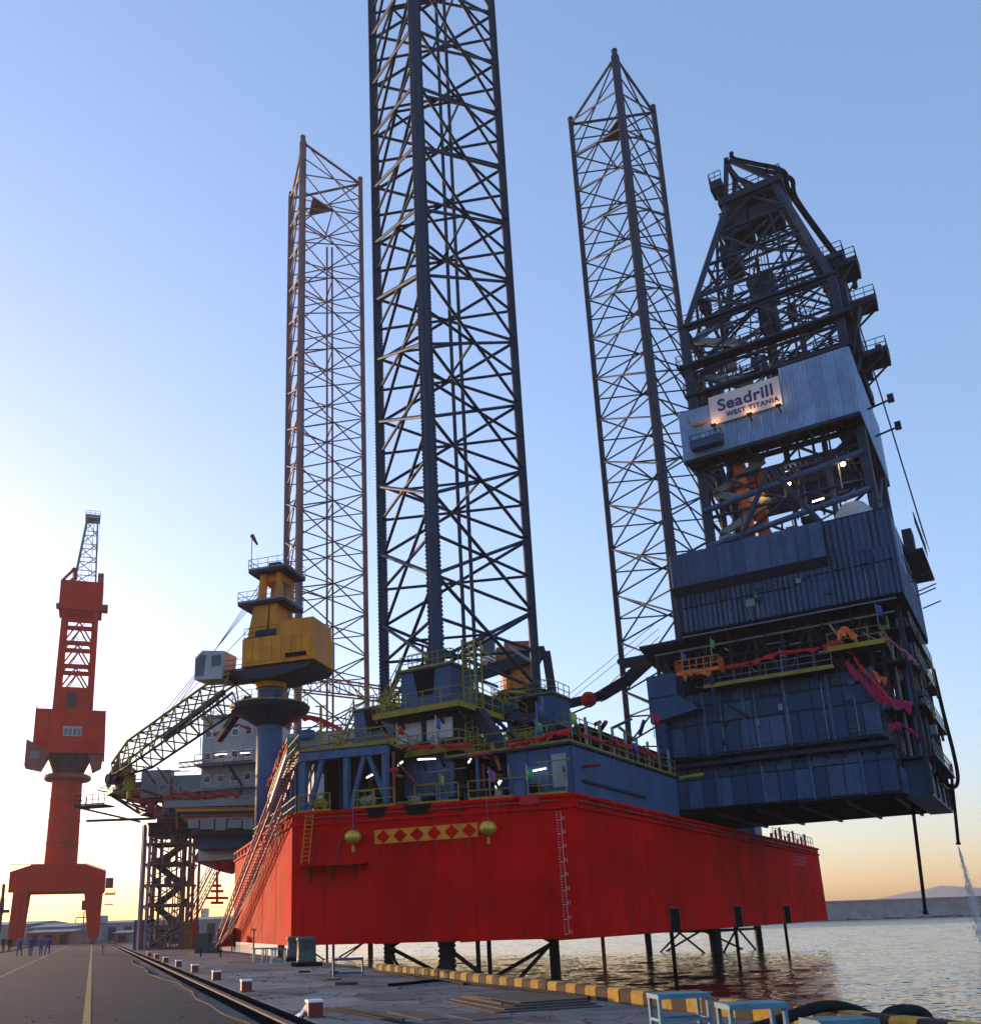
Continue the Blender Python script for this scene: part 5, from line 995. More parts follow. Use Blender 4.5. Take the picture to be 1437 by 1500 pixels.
# ================================================================== jack houses round the near leg
def lab_tube(p, q, lab, frame=RIG, grp='lit tube lamps on the deck'):
    p, q = Vector(p), Vector(q); t = thing('tube_lamp', lab, 'lamp', tuple((p + q) / 2), frame, grp); b = MB(); b.beam(p, q, .05); b.build('tube', M['tube_on'], t); b = MB(); b.beam(p + Vector((0, 0, .09)), q + Vector((0, 0, .09)), .16, .05); b.build('housing', M['midgrey'], t)
def jack_house(c, lab, full=True):
    x, y = c; t = thing('jack_house', lab, 'jack house', (x, y, 8.47), RIG, 'jack houses at the near leg')
    b = MB(); b.span((x - 1.9, y - 1.7, 8.47), (x + 1.9, y + 1.7, 12.0)); b.build('base_block', M['navy'], t)
    wall_panels(t, x - 1.85, x + 1.85, 3, 8.9, 11.7, y - 1.7, M['navy3'], d=.06); wall_panels(t, y - 1.65, y + 1.65, 3, 8.9, 11.7, x + 1.9, M['navy3'], 'aft', d=.06)
    for z, ex_, ey_ in ((12.02, 3.1, 2.7), (14.75, 3.3, 2.9)):
        b = MB(); b.span((x - ex_, y - ey_, z), (x + ex_, y + ey_, z + .14)); pl = b.build('platform', M['dark'], t)
        b = MB(); b.span((x - ex_, y - ey_ - .06, z - .1), (x + ex_, y - ey_ - .001, z + .2)); b.span((x + ex_ + .001, y - ey_, z - .1), (x + ex_ + .06, y + ey_, z + .2)); b.build('yellow_edge', M['yellow'], pl)
        b = MB(); b.rail([(x - ex_, y + ey_, z + .14), (x - ex_, y - ey_, z + .14), (x + ex_, y - ey_, z + .14), (x + ex_, y + ey_, z + .14)], 1.1, 1.4, .04); b.build('railing', M['yellow'], pl)
        for k in range(5): strut('cantilever_bracket', (x - ex_ + .3 + k * (2 * ex_ - .6) / 4, y - ey_ + .1, z - .03), (x - ex_ + .3 + k * (2 * ex_ - .6) / 4, y - 1.65, z - .9), .07, M['dark'], t, 'box')
    b = MB(); b.span((x - 2.0, y - 1.7, 12.17), (x + 2.0, y + 1.7, 14.74)); b.build('pinion_case', M['dark'], t)
    for s in (-1, 1):
        b = MB(); b.span((x + s * 1.15 - .95, y - 1.86, 13.0), (x + s * 1.15 + .95, y - 1.71, 14.3)); b.build('placard', M['grey'], t)
        b = MB(); b.tube((x + s * .9, y - 2.1, 12.9), (x + s * .9, y - 1.69, 12.9), .35, 12); b.build('motor', M['midgrey'], t)
    b = MB(); b.extr([(x - 2.3, y - 1.5, 14.9), (x + 2.3, y - 1.5, 14.9), (x + 1.95, y - 1.5, 15.9), (x + 1.95, y - 1.5, 17.8), (x - 1.95, y - 1.5, 17.8), (x - 1.95, y - 1.5, 15.9)], (0, 3.0, 0)); b.build('guide_frame', M['navy'], t)
    b = MB(); b.extr([(x - .95, y - 1.56, 17.82), (x + .75, y - 1.56, 17.82), (x + .55, y - 1.56, 16.1), (x - .6, y - 1.56, 16.1)], (0, .06, 0)); b.build('guide_slot', M['black'], t)
    b = MB(); b.span((x - 2.05, y - 1.6, 17.81), (x + 2.05, y + 1.6, 17.95)); b.build('top_plate', M['dark'], t)
    b = MB(); b.rail([(x - 2.0, y - 1.5, 17.95), (x + 2.0, y - 1.5, 17.95), (x + 2.0, y + 1.5, 17.95)], 1.0, 1.0, .035); b.build('top_railing', M['yellow'], t)
    b = MB()
    for dx in (0, .6): b.beam((x - 4.2 + dx * .0, y - 1.2 + dx, 14.9), (x - 2.1, y - 1.2 + dx, 17.9), .1)
    for k in range(9): f = k / 8; b.beam((x - 4.2 + 2.1 * f, y - 1.2, 14.9 + 3 * f), (x - 4.2 + 2.1 * f, y - .6, 14.9 + 3 * f), .12, .04)
    b.rail([(x - 4.2, y - 1.25, 14.95), (x - 2.1, y - 1.25, 17.95)], 1.0, .8, .035); b.build('stair', M['yellow'], t)
    return t
cl = [RIG.l((c.x, c.y, 0)) for c, a in chN]
# chord order: nearest, starboard, forward
names = ['jack house with two pale placards around the nearest chord of the near leg', 'jack house around the stern side chord of the near leg', 'jack house around the forward chord of the near leg']
for c, nm in zip(cl, names): jack_house((c.x, c.y), nm)
# ladder tower beside the nearest jack house
x, y = cl[0].x + 2.9, cl[0].y - .3
t = thing('ladder_tower', 'yellow ladder cage tower beside the nearest jack house', 'ladder tower', (x, y, 12.2), RIG)
for dx in (-.45, .45):
    for dy in (-.45, .45): strut('post', (x + dx, y + dy, 12.2), (x + dx, y + dy, 19.6), .045, M['yellow'], t, 'box')
for k in range(19):
    z = 12.5 + k * .38; strut('rung', (x - .45, y - .45, z), (x + .45, y - .45, z), .03, M['yellow'], t, 'box'); strut('hoop', (x + .45, y - .45, z), (x + .45, y + .45, z), .025, M['yellow'], t, 'box')
# heavy frame beams tying the jack houses together
t = thing('leg_brace_frame', 'heavy dark diagonal frame beams between the jack houses of the near leg', 'brace frame', (cl[0].x, cl[0].y + 4, 8.5), RIG)
pairs = [(cl[0], cl[1]), (cl[1], cl[2]), (cl[2], cl[0])]
for a, c in pairs:
    for z0, z1 in ((17.4, 15.6), (13.6, 13.6)): strut('frame_beam', (a.x, a.y, z0), (c.x, c.y, z1), .42, M['dark'], t, 'box')
    strut('frame_diagonal', (a.x, a.y, 17.0), ((a.x + c.x) / 2, (a.y + c.y) / 2, 9.2), .38, M['dark'], t, 'box'); strut('frame_diagonal', (c.x, c.y, 16.0), ((a.x + c.x) / 2, (a.y + c.y) / 2, 9.2), .38, M['dark'], t, 'box')
    b = MB(); m_ = (Vector(a) + Vector(c)) / 2; b.rail([(a.x, a.y - .3, 17.9), (c.x, c.y - .3, 16.1)], 1.0, 1.4, .035); b.build('beam_railing', M['yellow'], t)
strut('frame_beam', (-4.0, 3.5, 13.8), (2.2 - 3, 9, 11.6), .35, M['dark'], t, 'box'); strut('frame_beam', (-7.5, 3.2, 14.6), (-3.5, 2.2, 9.0), .38, M['dark'], t, 'box'); strut('frame_beam', (-3.0, 4.8, 14.4), (-6.4, 2.6, 8.6), .3, M['navy2'], t, 'box')
# dim side jack houses at the other legs, simple shapes in the distance
for chx, lab in ((chS, 'dark jack frame around the leg behind the derrick'), (chB, 'dark jack frame around the reddish leg')):
    p0 = RIG.l((sum(c.x for c, a in chx) / 3, sum(c.y for c, a in chx) / 3, 0)); t = thing('jack_house', lab, 'jack house', (p0.x, p0.y, 8.47), RIG)
    for c, a in chx:
        q = RIG.l((c.x, c.y, 0)); b = MB(); b.span((q.x - 1.5, q.y - 1.5, 8.47), (q.x + 1.5, q.y + 1.5, 13.4)); b.build('chord_block', M['navy'], t); b = MB(); b.span((q.x - 1.2, q.y - 1.2, 13.41), (q.x + 1.2, q.y + 1.2, 16.4)); b.build('chord_guide', M['dark'], t)
        b = MB(); b.rail([(q.x - 1.5, q.y + 1.5, 13.42), (q.x - 1.5, q.y - 1.5, 13.42), (q.x + 1.5, q.y - 1.5, 13.42), (q.x + 1.5, q.y + 1.5, 13.42)], 1.1, 1, .04); b.build('railing', M['yellow'], t)
    for k in range(3):
        a, c = [RIG.l((chx[j % 3][0].x, chx[j % 3][0].y, 0)) for j in (k, k + 1)]; strut('frame_beam', (a.x, a.y, 13.0), (c.x, c.y, 13.0), .4, M['dark'], t, 'box')

# ================================================================== stern deck house and pipe racks
sd = thing('stern_deckhouse', 'long blue grey deck house at the stern corner of the hull', 'deck house', (-2.4, 9, 8.47), RIG)
b = MB(); b.span((-4.4, .9, 8.47), (-.25, 19, 11.3)); b.build('wall', M['navy2'], sd)
wall_panels(sd, 1.0, 18.9, 6, 8.5, 11.25, -.25, M['navy'], 'aft', d=.05, gap=.02); wall_panels(sd, -4.3, -.3, 3, 8.5, 11.25, .9, M['navy'], d=.05, gap=.03)
strut('cable_tray', (-.1, 2.0, 9.35), (-.1, 12, 9.3), .07, M['dark'], sd, 'box')
b = MB(); b.span((-8.6, .6, 11.32), (-.1, 19.2, 11.46)); rf = b.build('roof', M['dark'], sd)
b = MB(); b.rail([(-8.5, .7, 11.46), (-.2, .7, 11.46), (-.2, 19, 11.46)], 1.1, 1.5, .035); b.build('railing', M['yellow'], rf)
b = MB(); b.box((-1.0, .84, 9.9), (.9, .08, 1.9)); d_ = b.build('door', M['midgrey'], sd); b = MB(); b.box((-.72, .77, 9.9), (.06, .06, .3)); b.build('handle', M['black'], d_)
for x in (-8.2, -6.4): strut('roof_post', (x, .9, 8.47), (x, .9, 11.3), .09, M['navy3'], sd, 'box')
# drill pipes stacked on the roof
pr_ = thing('pipe_stack', 'dark bundle of drill pipes racked along the stern deck house roof', 'pipes', (-2, 9, 11.5), RIG)
for r_ in range(4):
    for k in range(7): strut('drill_pipe', (-3.4 + k * .42 + .2 * (r_ % 2), 3.2 + .3 * ((k * 3 + r_) % 4), 11.75 + r_ * .36), (-3.4 + k * .42 + .2 * (r_ % 2), 19.4 + .3 * ((k + r_) % 3), 11.75 + r_ * .36), .19, M['dark'] if (k + r_) % 3 else M['black'], pr_)
for k in range(8): strut('rack_post', (-.3, 3.4 + 2.1 * k, 11.5), (-.3, 3.4 + 2.1 * k, 13.3), .07, M['midgrey'], pr_, 'box')
# casing joints between deck house and cantilever, and other deck gear in shadow
for k, (x0, y0, x1, y1, z1, m_, lab) in enumerate(((-12, 21, -6, 26, 11.8, 'navy2', 'low blue grey machinery house between the near leg and the cantilever'), (-7.5, 14.5, -5.2, 17.5, 12.4, 'dark', 'dark winch house beside the stern deck house'), (-24, 12, -21, 15, 11.5, 'navy', 'small blue locker house behind the open truss frame'), (-10, 44.9 + 1.5, -5, 51, 12.6, 'navy', 'blue grey machinery house behind the cantilever'))):
    t = thing('machinery_house', lab, 'deck house', ((x0 + x1) / 2, (y0 + y1) / 2, 8.47), RIG); b = MB(); b.span((x0, y0, 8.47), (x1, y1, z1)); b.build('wall', M[m_], t); b = MB(); b.span((x0 - .1, y0 - .1, z1 + .01), (x1 + .1, y1 + .1, z1 + .14)); b.build('roof', M['dark'], t); b = MB(); b.rail([(x0, y1, z1 + .14), (x0, y0, z1 + .14), (x1, y0, z1 + .14), (x1, y1, z1 + .14)], 1.1, 1.5, .035); b.build('railing', M['yellow'], t)

# ================================================================== open truss platform at the forward port corner
tp = thing('truss_platform', 'blue grey open truss platform with yellow railing at the hull corner', 'platform', tuple(fpt('port', 3, 8.47, -2)), RIG)
ZT = 11.95
us = (.45, 3.35, 5.9)
for u in us: strut('post', fpt('port', u, 8.47, -.7), fpt('port', u, ZT - .25, -.7), .17, M['navy3'], tp, 'box')
strut('top_beam', fpt('port', .2, ZT, -.7), fpt('port', 6.1, ZT, -.7), .24, M['navy3'], tp, 'box')
strut('diagonal', fpt('port', .75, 8.5, -.7), fpt('port', 1.7, ZT - .25, -.7), .13, M['navy3'], tp, 'box'); strut('diagonal', fpt('port', 3.6, 8.5, -.7), fpt('port', 4.5, ZT - .25, -.7), .13, M['navy3'], tp, 'box'); strut('diagonal', fpt('port', 5.75, 9.3, -.7), fpt('port', 4.8, ZT - .25, -.7), .13, M['navy3'], tp, 'box')
Lb = flen('bow')
for k in range(6):
    u = Lb - 1.2 - k * 1.6; strut('post', fpt('bow', u, 8.47, -.7), fpt('bow', u, ZT - .1, -.7), .11, M['navy3'], tp, 'box')
b = MB(); b.extr([fpt('bow', Lb - .4, 8.5, -1.4), fpt('bow', Lb - 9.5, 8.5, -1.4), fpt('bow', Lb - 9.5, ZT - .3, -1.4), fpt('bow', Lb - .4, ZT - .3, -1.4)], fpt('bow', 0, 0, -.08) - fpt('bow', 0, 0, 0)); b.build('side_plate', M['navy2'], tp)
strut('top_beam', fpt('bow', Lb - .3, ZT - .02, -.7), fpt('bow', Lb - 10, ZT - .02, -.7), .2, M['navy3'], tp, 'box')
q = [fpt('port', .2, ZT + .26, -.45), fpt('port', 6.2, ZT + .26, -.45), fpt('port', 6.2, ZT + .26, -9), fpt('bow', Lb - 10, ZT + .26, -.5)]
b = MB(); b.extr([q[0], q[1], q[2], q[3]], (0, 0, .08)); tdk = b.build('deck_plate', M['dark'], tp)
b = MB(); b.rail([v + Vector((0, 0, .08)) for v in (q[3], q[0], q[1], q[2])], 1.1, 1.6, .04); b.build('railing', M['yellow'], tdk)
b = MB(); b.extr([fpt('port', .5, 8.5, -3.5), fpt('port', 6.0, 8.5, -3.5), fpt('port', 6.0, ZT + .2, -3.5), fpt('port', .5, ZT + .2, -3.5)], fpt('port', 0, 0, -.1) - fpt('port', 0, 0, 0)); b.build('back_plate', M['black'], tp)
for k in range(5): strut('inner_pipe', fpt('port', 1 + k, 8.5, -2.6 - .1 * k), fpt('port', 1 + k, 11.9, -2.6 - .1 * k), .1 + .05 * (k % 2), M['dark'], tp)
# orange stair down the bow side of the platform
t = thing('orange_stair', 'orange stair with handrails descending from the truss platform toward the bow', 'stair', tuple(fpt('bow', Lb - 12, 8.5, 0)), RIG)
pa, pb = fpt('bow', Lb - 1.2, ZT + .3, -.25), fpt('bow', Lb - 9.5, 9.6, -.25)
for o_ in (0, -.9): strut('stringer', fpt('bow', Lb - 1.2, ZT + .3, .15 + o_), fpt('bow', Lb - 9.5, 9.6, .15 + o_), .12, M['white'] if o_ == 0 else M['orange'], t, 'box')
for k in range(22): f = k / 21; u = Lb - 1.2 - 8.3 * f; z = ZT + .3 + (9.6 - ZT - .3) * f; strut('tread', fpt('bow', u, z, .1), fpt('bow', u, z, -.7), .1, M['orange'], t, 'box', .04)
for j in (1, 2, 3): strut('handrail', fpt('bow', Lb - 1.2, ZT + .3 + .37 * j, .15), fpt('bow', Lb - 9.5, 9.6 + .37 * j, .15), .035, M['orange'], t, 'box')
for k in range(9): f = k / 8; u = Lb - 1.2 - 8.3 * f; z = ZT + .3 + (9.6 - ZT - .3) * f; strut('baluster', fpt('bow', u, z, .15), fpt('bow', u, z + 1.15, .15), .03, M['orange'], t, 'box')
# gear seen inside the truss frame
for i, (u, off, lab) in enumerate(((1.4, -.9, 'yellow pump skid standing left inside the truss platform'), (4.6, -1.0, 'yellow valve skid standing right inside the truss platform'))):
    c = fpt('port', u, 8.47, off); t = thing('pump_skid', lab, 'pump', tuple(c), RIG); b = MB(); b.box(c + Vector((0, .1, .1)), (1.2, .8, .18)); b.build('base_frame', M['yellow'], t); b = MB(); b.tube(c + Vector((-.4, 0, .55)), c + Vector((.4, 0, .55)), .32, 12); b.build('pump_casing', M['yellow'] if i == 0 else M['midgrey'], t, smooth=False)
    for s in (-.55, 0, .55): strut('guard_post', c + Vector((s, -.3, .19)), c + Vector((s, -.3, 1.1)), .04, M['yellow'], t, 'box')
    strut('guard_rail', c + Vector((-.6, -.3, 1.1)), c + Vector((.6, -.3, 1.1)), .04, M['yellow'], t, 'box')
lt = [((612, 1113), (638, 1112), 'long lit tube lamp under the nearest jack house platform', .6), ((440, 1141), (452, 1135), 'lit tube lamp high inside the truss platform by the corner post', -.4), ((537, 1140), (546, 1135), 'lit tube lamp inside the truss platform by its last post', -.4), ((865, 1131), (905, 1125), 'long lit tube lamp under the deck house roof', None), ((583, 1122), (590, 1116), 'small lit lamp beside the red post of the jack house', .4), ((686, 1118), (690, 1112), 'small lit lamp below the dark frame beams', .8), ((453, 1148), (461, 1145), 'small lit lamp low inside the truss platform', .0)]
for a, c, lab, yy in lt:
    if yy is None: p, q_ = PY(775, 1131, .5), PY(800, 1126, .5)
    else: p, q_ = PY(*a, yy), PY(*c, yy)
    lab_tube(p, q_, lab)
# red standpipe on deck by the truss end
c = fpt('port', 6.5, 8.47, -.5); t = thing('fire_main', 'red standpipe rising from the deck beside the truss platform', 'pipe', tuple(c), RIG); strut('riser', c, c + Vector((0, 0, 3.3)), .09, M['hull_dark'], t); b = MB(); b.tube(c + Vector((-.25, 0, 2.2)), c + Vector((.25, 0, 2.2)), .12, 10); b.build('valve', M['red'], t)

# bunting and flags
def bunting(pts_, m, lab, w=.5, frame=RIG): cloth('bunting', pts_, w * .65, m, lab, frame, 'cloth bunting on the rig', 'bunting')
bunting([PY(x, y, .4) for x, y in ((430, 1104), (470, 1106), (520, 1098), (560, 1096), (600, 1092), (640, 1090), (690, 1088))], M['red'], 'long red bunting along the top railing of the truss platform', .4)
bunting([PY(x, y, .6) for x, y in ((745, 1088), (780, 1082), (810, 1072), (835, 1068))], M['red'], 'red bunting on the deck house roof railing', .5)
bunting([PX(x, y, -.1) for x, y in ((850, 1072), (890, 1085), (930, 1092), (965, 1108))], M['red'], 'red bunting along the stern railing by the drill pipes', .4)
bunting([fpt('bow', Lb - 1.5 - 1.6 * k, ZT + 1.3 - .38 * k * .9, .25) for k in range(6)], M['red'], 'red bunting draped over the orange stair rail', .6)
bunting([AT(x, y, 93) for x, y in ((312, 1075), (335, 1066), (350, 1060), (368, 1068))], M['hull_dark'], 'dark red bunting on the upper accommodation block', .5, WORLD)
bunting([AT(x, y, 92) for x, y in ((240, 1168), (270, 1160), (300, 1165), (330, 1160), (352, 1165))], M['red'], 'red bunting along the lower accommodation railing', .5, WORLD)
bunting([AT(x, y, 96) for x, y in ((215, 1168), (225, 1180), (240, 1192), (252, 1200))], M['pink'], 'magenta cloth hanging under the helideck edge', 1.6, WORLD)
bunting([AT(x, y, 88) for x, y in ((420, 1062), (440, 1048), (470, 1052), (500, 1066))], M['red'], 'bright red bunting behind the crane pedestal', .8, WORLD)
def flag(p, m, lab, w=.55, h=.8, frame=RIG, pole=1.9):
    w *= .72; h *= .75; p = Vector(p); t = thing('signal_flag', lab, 'flag', tuple(p - Vector((0, 0, pole))), frame, 'small coloured flags on the deck')
    strut('pole', p - Vector((0, 0, pole)), p + Vector((0, 0, .1)), .03, M['midgrey'], t); vv = []
    for i in range(5):
        for j in range(3): vv.append((p.x + w * i / 4, p.y + .08 * math.sin(i * 1.8 + j), p.z - h * j / 2 - .06 * i))
    b = MB(); b.add(vv, [(i * 3 + j, i * 3 + j + 1, (i + 1) * 3 + j + 1, (i + 1) * 3 + j) for i in range(4) for j in range(2)]); o = b.build('flag_cloth', m, t, smooth=True); s = o.modifiers.new('thick', 'SOLIDIFY'); s.thickness = .015
flag(PY(784, 1056, 2), M['green'], 'green flag above the deck house roof railing'); flag(PY(771, 1122, -.6), M['green'], 'green flag at the deck railing below the deck house roof', .5, .9); flag(PY(716, 1126, -.8), M['purple'], 'magenta flag at the deck railing below the frame beams', .5, .9)
flag(PY(643, 1132, -1.2), M['lime'], 'lime flag at the deck railing under the nearest jack house', .4, .9); flag(PY(638, 1050, 0), M['blue'], 'blue flag across the placards of the nearest jack house', .4, .9); flag(PY(581, 1062, 0), M['red'], 'red flag at the corner of the placards of the nearest jack house', .7, .7)
flag(PX(896, 1078, -.2), M['pink'], 'pink flag among the drill pipes at the stern', .5, .7); flag(PX(925, 1088, -.2), M['blue'], 'blue flag among the drill pipes at the stern', .5, .8); flag(PX(835, 1042, -.2), M['lime'], 'yellow green flag beside the far crane boom', .5, .9); flag(PY(785, 1030, 2), M['blue'], 'blue flag beside the green one above the deck house roof', .4, .8)
flag(PY(1040, 935, 26.5), M['green'], 'green flag on the small forward balcony of the cantilever', .4, 1.0); flag(PY(998, 955, 26.5), M['blue'], 'blue flag beside the balcony at the forward end of the cantilever', .4, .9); flag(PY(1282, 885, 26.5), M['blue'], 'blue flag on the corner walkway of the cantilever', .5, 1.1); flag(PY(1142, 952, 26.5), M['purple'], 'purple flag midway along the upper walkway of the cantilever', .5, .7)
flag(AT(955, 1045, 70), M['red'], 'red and white flag beside the forward end of the cantilever', .7, .9, WORLD)

# ================================================================== yellow pedestal crane
YC = 80.0
pc = thing('pedestal_crane', 'yellow deck crane on a blue grey pedestal with its boom lowered over the helideck', 'crane', (-13.9, YC, 8.47))
cx, cy = -13.95, YC
b = MB(); b.lathe((cx, cy, 0), [(1.12, 8.47), (1.12, 22.4)], 24); b.build('pedestal', M['navy3'], pc, smooth=True)
b = MB(); b.lathe((cx, cy, 0), [(1.14, 18.6), (2.0, 19.2), (3.35, 19.9), (3.5, 20.3), (3.2, 20.35), (1.13, 20.3)], 28); b.build('collar_platform', M['dark'], pc)
b = MB(); b.rail([(cx + 3.3 * math.cos(k * math.pi / 10), cy + 3.3 * math.sin(k * math.pi / 10), 20.35) for k in range(21)], .9, 1.2, .025); b.build('collar_railing', M['yellow'], pc)
b = MB(); b.lathe((cx, cy, 0), [(1.3, 22.0), (1.4, 22.3), (1.4, 22.6)], 24); b.build('slew_ring', M['crane_yellow'], pc)
CF = R(-18)
def cr(x, y, z): return Vector((cx + x * math.cos(CF) - y * math.sin(CF), cy + x * math.sin(CF) + y * math.cos(CF), z))
def cbox(bm, x0, x1, y0, y1, z0, z1): bm.extr([cr(x0, y0, z0), cr(x1, y0, z0), cr(x1, y1, z0), cr(x0, y1, z0)], (0, 0, z1 - z0)); return bm
b = MB(); b.extr([cr(-3.2, -2.2, 23.4), cr(5.0, -2.2, 23.4), cr(4.6, -2.2, 23.0), cr(1.4, -2.2, 22.45), cr(-1.4, -2.2, 22.45)], cr(0, 2.2, 0) - cr(0, -2.2, 0)); b.build('slew_deck', M['dark'], pc)
b = MB(); cbox(b, -1.6, 5.2, -2.3, 2.2, 23.62, 26.1); b.build('machinery_house', M['crane_yellow'], pc)
for k in range(7): b = MB(); cbox(b, -1.45 + k * .93, -.6 + k * .93, -2.36, -2.31, 23.9, 25.9); b.build('house_panel', M['crane_yellow'], pc)
b = MB(); cbox(b, 2.6, 4.6, -2.38, -2.365, 23.95, 24.35); b.build('louvre', M['black'], pc)
b = MB(); cbox(b, 1.8, 5.0, -1.9, 1.9, 26.12, 27.5); b.build('winch_house', M['crane_yellow'], pc)
b = MB(); b.rail([cr(-1.5, -2.2, 26.1), cr(1.7, -2.2, 26.1)], 1.0, .8, .03); cbox(b, -.6, 1.4, -1.9, -.6, 26.12, 26.9); b.build('roof_gear', M['dark'], pc)
# A-frame tower
for s in (-1, 1):
    b = MB(); b.extr([cr(-1.9, s * 1.6 - .3, 23.6), cr(.2, s * 1.6 - .3, 23.6), cr(.5, s * 1.2 - .3, 29.4), cr(-1.0, s * 1.2 - .3, 29.4)], cr(0, .6, 0) - cr(0, 0, 0)); b.build('a_frame_leg', M['crane_yellow'], pc)
    b = MB(); b.extr([cr(.8, s * 1.6 - .3, 26.1), cr(1.8, s * 1.6 - .3, 26.1), cr(1.3, s * 1.2 - .3, 29.4), cr(.6, s * 1.2 - .3, 29.4)], cr(0, .6, 0) - cr(0, 0, 0)); b.build('a_frame_leg', M['crane_yellow'], pc)
    b = MB(); b.extr([cr(-.8, s * 1.1 - .25, 29.7), cr(-.1, s * 1.1 - .25, 29.7), cr(.0, s * 1.1 - .25, 32.4), cr(-.5, s * 1.1 - .25, 32.4)], cr(0, .5, 0) - cr(0, 0, 0)); b.build('a_frame_post', M['crane_yellow'], pc)
    b = MB(); b.extr([cr(1.0, s * 1.1 - .25, 29.7), cr(1.6, s * 1.1 - .25, 29.7), cr(1.5, s * 1.1 - .25, 32.4), cr(1.1, s * 1.1 - .25, 32.4)], cr(0, .5, 0) - cr(0, 0, 0)); b.build('a_frame_post', M['crane_yellow'], pc)
b = MB(); cbox(b, -.7, 1.3, -1.2, 1.2, 26.4, 29.4); b.build('a_frame_plate', M['crane_yellow'], pc)
b = MB(); cbox(b, -.5, 1.5, -1.0, 1.0, 31.7, 32.4); b.build('a_frame_head', M['crane_yellow'], pc)
for z, x0, x1 in ((29.42, -2.4, 2.2), (32.42, -1.4, 2.4)):
    b = MB(); cbox(b, x0, x1, -1.9, 1.9, z, z + .28); pl = b.build('tower_platform', M['dark'], pc); b = MB(); b.rail([cr(x0, 1.9, z + .28), cr(x0, -1.9, z + .28), cr(x1, -1.9, z + .28), cr(x1, 1.9, z + .28)], 1.0, .9, .03); b.build('railing', M['midgrey'], pl)
b = MB(); cbox(b, .0, 1.2, -.8, .8, 32.72, 33.6); b.build('head_sheaves', M['dark'], pc)
strut('wind_pole', cr(-1.3, -1.6, 32.7), cr(-1.3, -1.6, 36.4), .04, M['midgrey'], pc); b = MB(); b.tube(cr(-1.3, -1.6, 36.2), cr(-.7, -1.7, 35.2), .22, 8, .1); b.build('windsock', M['hull_dark'], pc)
# operator's cab
b = MB(); cb_ = [cr(-6.1, -2.6, 22.9), cr(-3.4, -2.6, 22.7), cr(-3.2, -2.6, 25.2), cr(-5.4, -2.6, 25.5), cr(-6.1, -2.6, 24.9)]; b.extr(cb_, cr(0, 2.2, 0) - cr(0, 0, 0)); cab = b.build('operator_cab', M['grey'], pc)
b = MB(); b.extr([cr(-6.0, -2.65, 23.2), cr(-5.2, -2.65, 23.2), cr(-5.0, -2.65, 25.0), cr(-5.4, -2.65, 25.2), cr(-6.0, -2.65, 24.7)], cr(0, .04, 0) - cr(0, 0, 0)); b.build('pane', M['glass'], cab); b = MB(); b.extr([cr(-4.4, -2.65, 23.9), cr(-3.5, -2.65, 23.9), cr(-3.5, -2.65, 24.9), cr(-4.4, -2.65, 24.9)], cr(0, .04, 0) - cr(0, 0, 0)); b.build('pane', M['glass'], cab)
b = MB(); cbox(b, -3.6, -1.5, -2.2, .8, 22.9, 23.4); b.rail([cr(-3.4, -2.2, 23.4), cr(-1.6, -2.2, 23.4)], 1.0, .8, .03); b.build('cab_walkway', M['dark'], pc)
# boom lattice, from the pivot down to the tip resting over the helideck
A0, A1 = AT(352, 1003, 79), AT(172, 1128, 92)
dv = (A1 - A0); sid = Vector((dv.y, -dv.x, 0)).normalized(); upv = dv.normalized().cross(sid) * -1
if upv.z < 0: upv = -upv
def BP(f, k):
    w = 1.2 * min(1, .8 + f * 2) * (1 if f < .8 else 1 - (f - .8) * 2.6); h = 1.25 * min(1, .75 + f * 2) * (1 if f < .8 else 1 - (f - .8) * 2.6)
    return A0 + dv * f + sid * (w if k in (0, 1) else -w) + upv * (h if k in (1, 2) else -h)
fs = [0, .1, .2, .3, .4, .5, .6, .7, .8, .9, 1.0]
for k in range(4):
    for a, c in zip(fs, fs[1:]): strut('boom_chord', BP(a, k), BP(c, k), .12, M['yellow'] if k in (1, 2) else M['dark'], pc)
    for i, (a, c) in enumerate(zip(fs, fs[1:])):
        strut('boom_lacing', BP(a, k), BP(c, (k + 1) % 4), .075, M['yellow'], pc); strut('boom_lacing', BP(c, k), BP(c, (k + 1) % 4), .07, M['yellow'], pc)
b = MB(); 
for s in (-.5, .5): b.extr([A1 + sid * s + upv * .9 - dv.normalized() * 1.2, A1 + sid * s + dv.normalized() * 1.6 - upv * .6, A1 + sid * s + dv.normalized() * 1.2 - upv * 1.6, A1 + sid * s - dv.normalized() * 1.6 - upv * .7], sid * .12)
b.tube(A1 + sid * .7 + dv.normalized() * .8 - upv * .7, A1 - sid * .7 + dv.normalized() * .8 - upv * .7, .5, 12); b.build('boom_head', M['dark'], pc)
b = MB(); h_ = A1 + Vector((1.3, 0, -1.2)); b.span(h_ - Vector((.5, .3, .9)), h_ + Vector((.5, .3, .7))); b.tube(h_ - Vector((0, 0, .9)), h_ - Vector((0, 0, 1.7)), .2, 8); b.build('hook_block', M['yellow'], pc)
for s in (-.6, 0, .6): strut('luffing_rope', cr(-.6, s, 32.2), BP(.72, 1) - sid * (.9 + s), .03, M['dark'], pc)
strut('luffing_rope', cr(-.6, .3, 29.6), BP(.8, 1) - sid * .9, .03, M['dark'], pc)
strut('boom_strut', BP(.02, 0), BP(.3, 0) + Vector((.6, 0, -1.2)), .28, M['dark'], pc, 'box'); strut('boom_walkway', BP(.05, 2) - upv * 1.5, BP(.5, 2) - upv * 2.1, .2, M['dark'], pc, 'box')

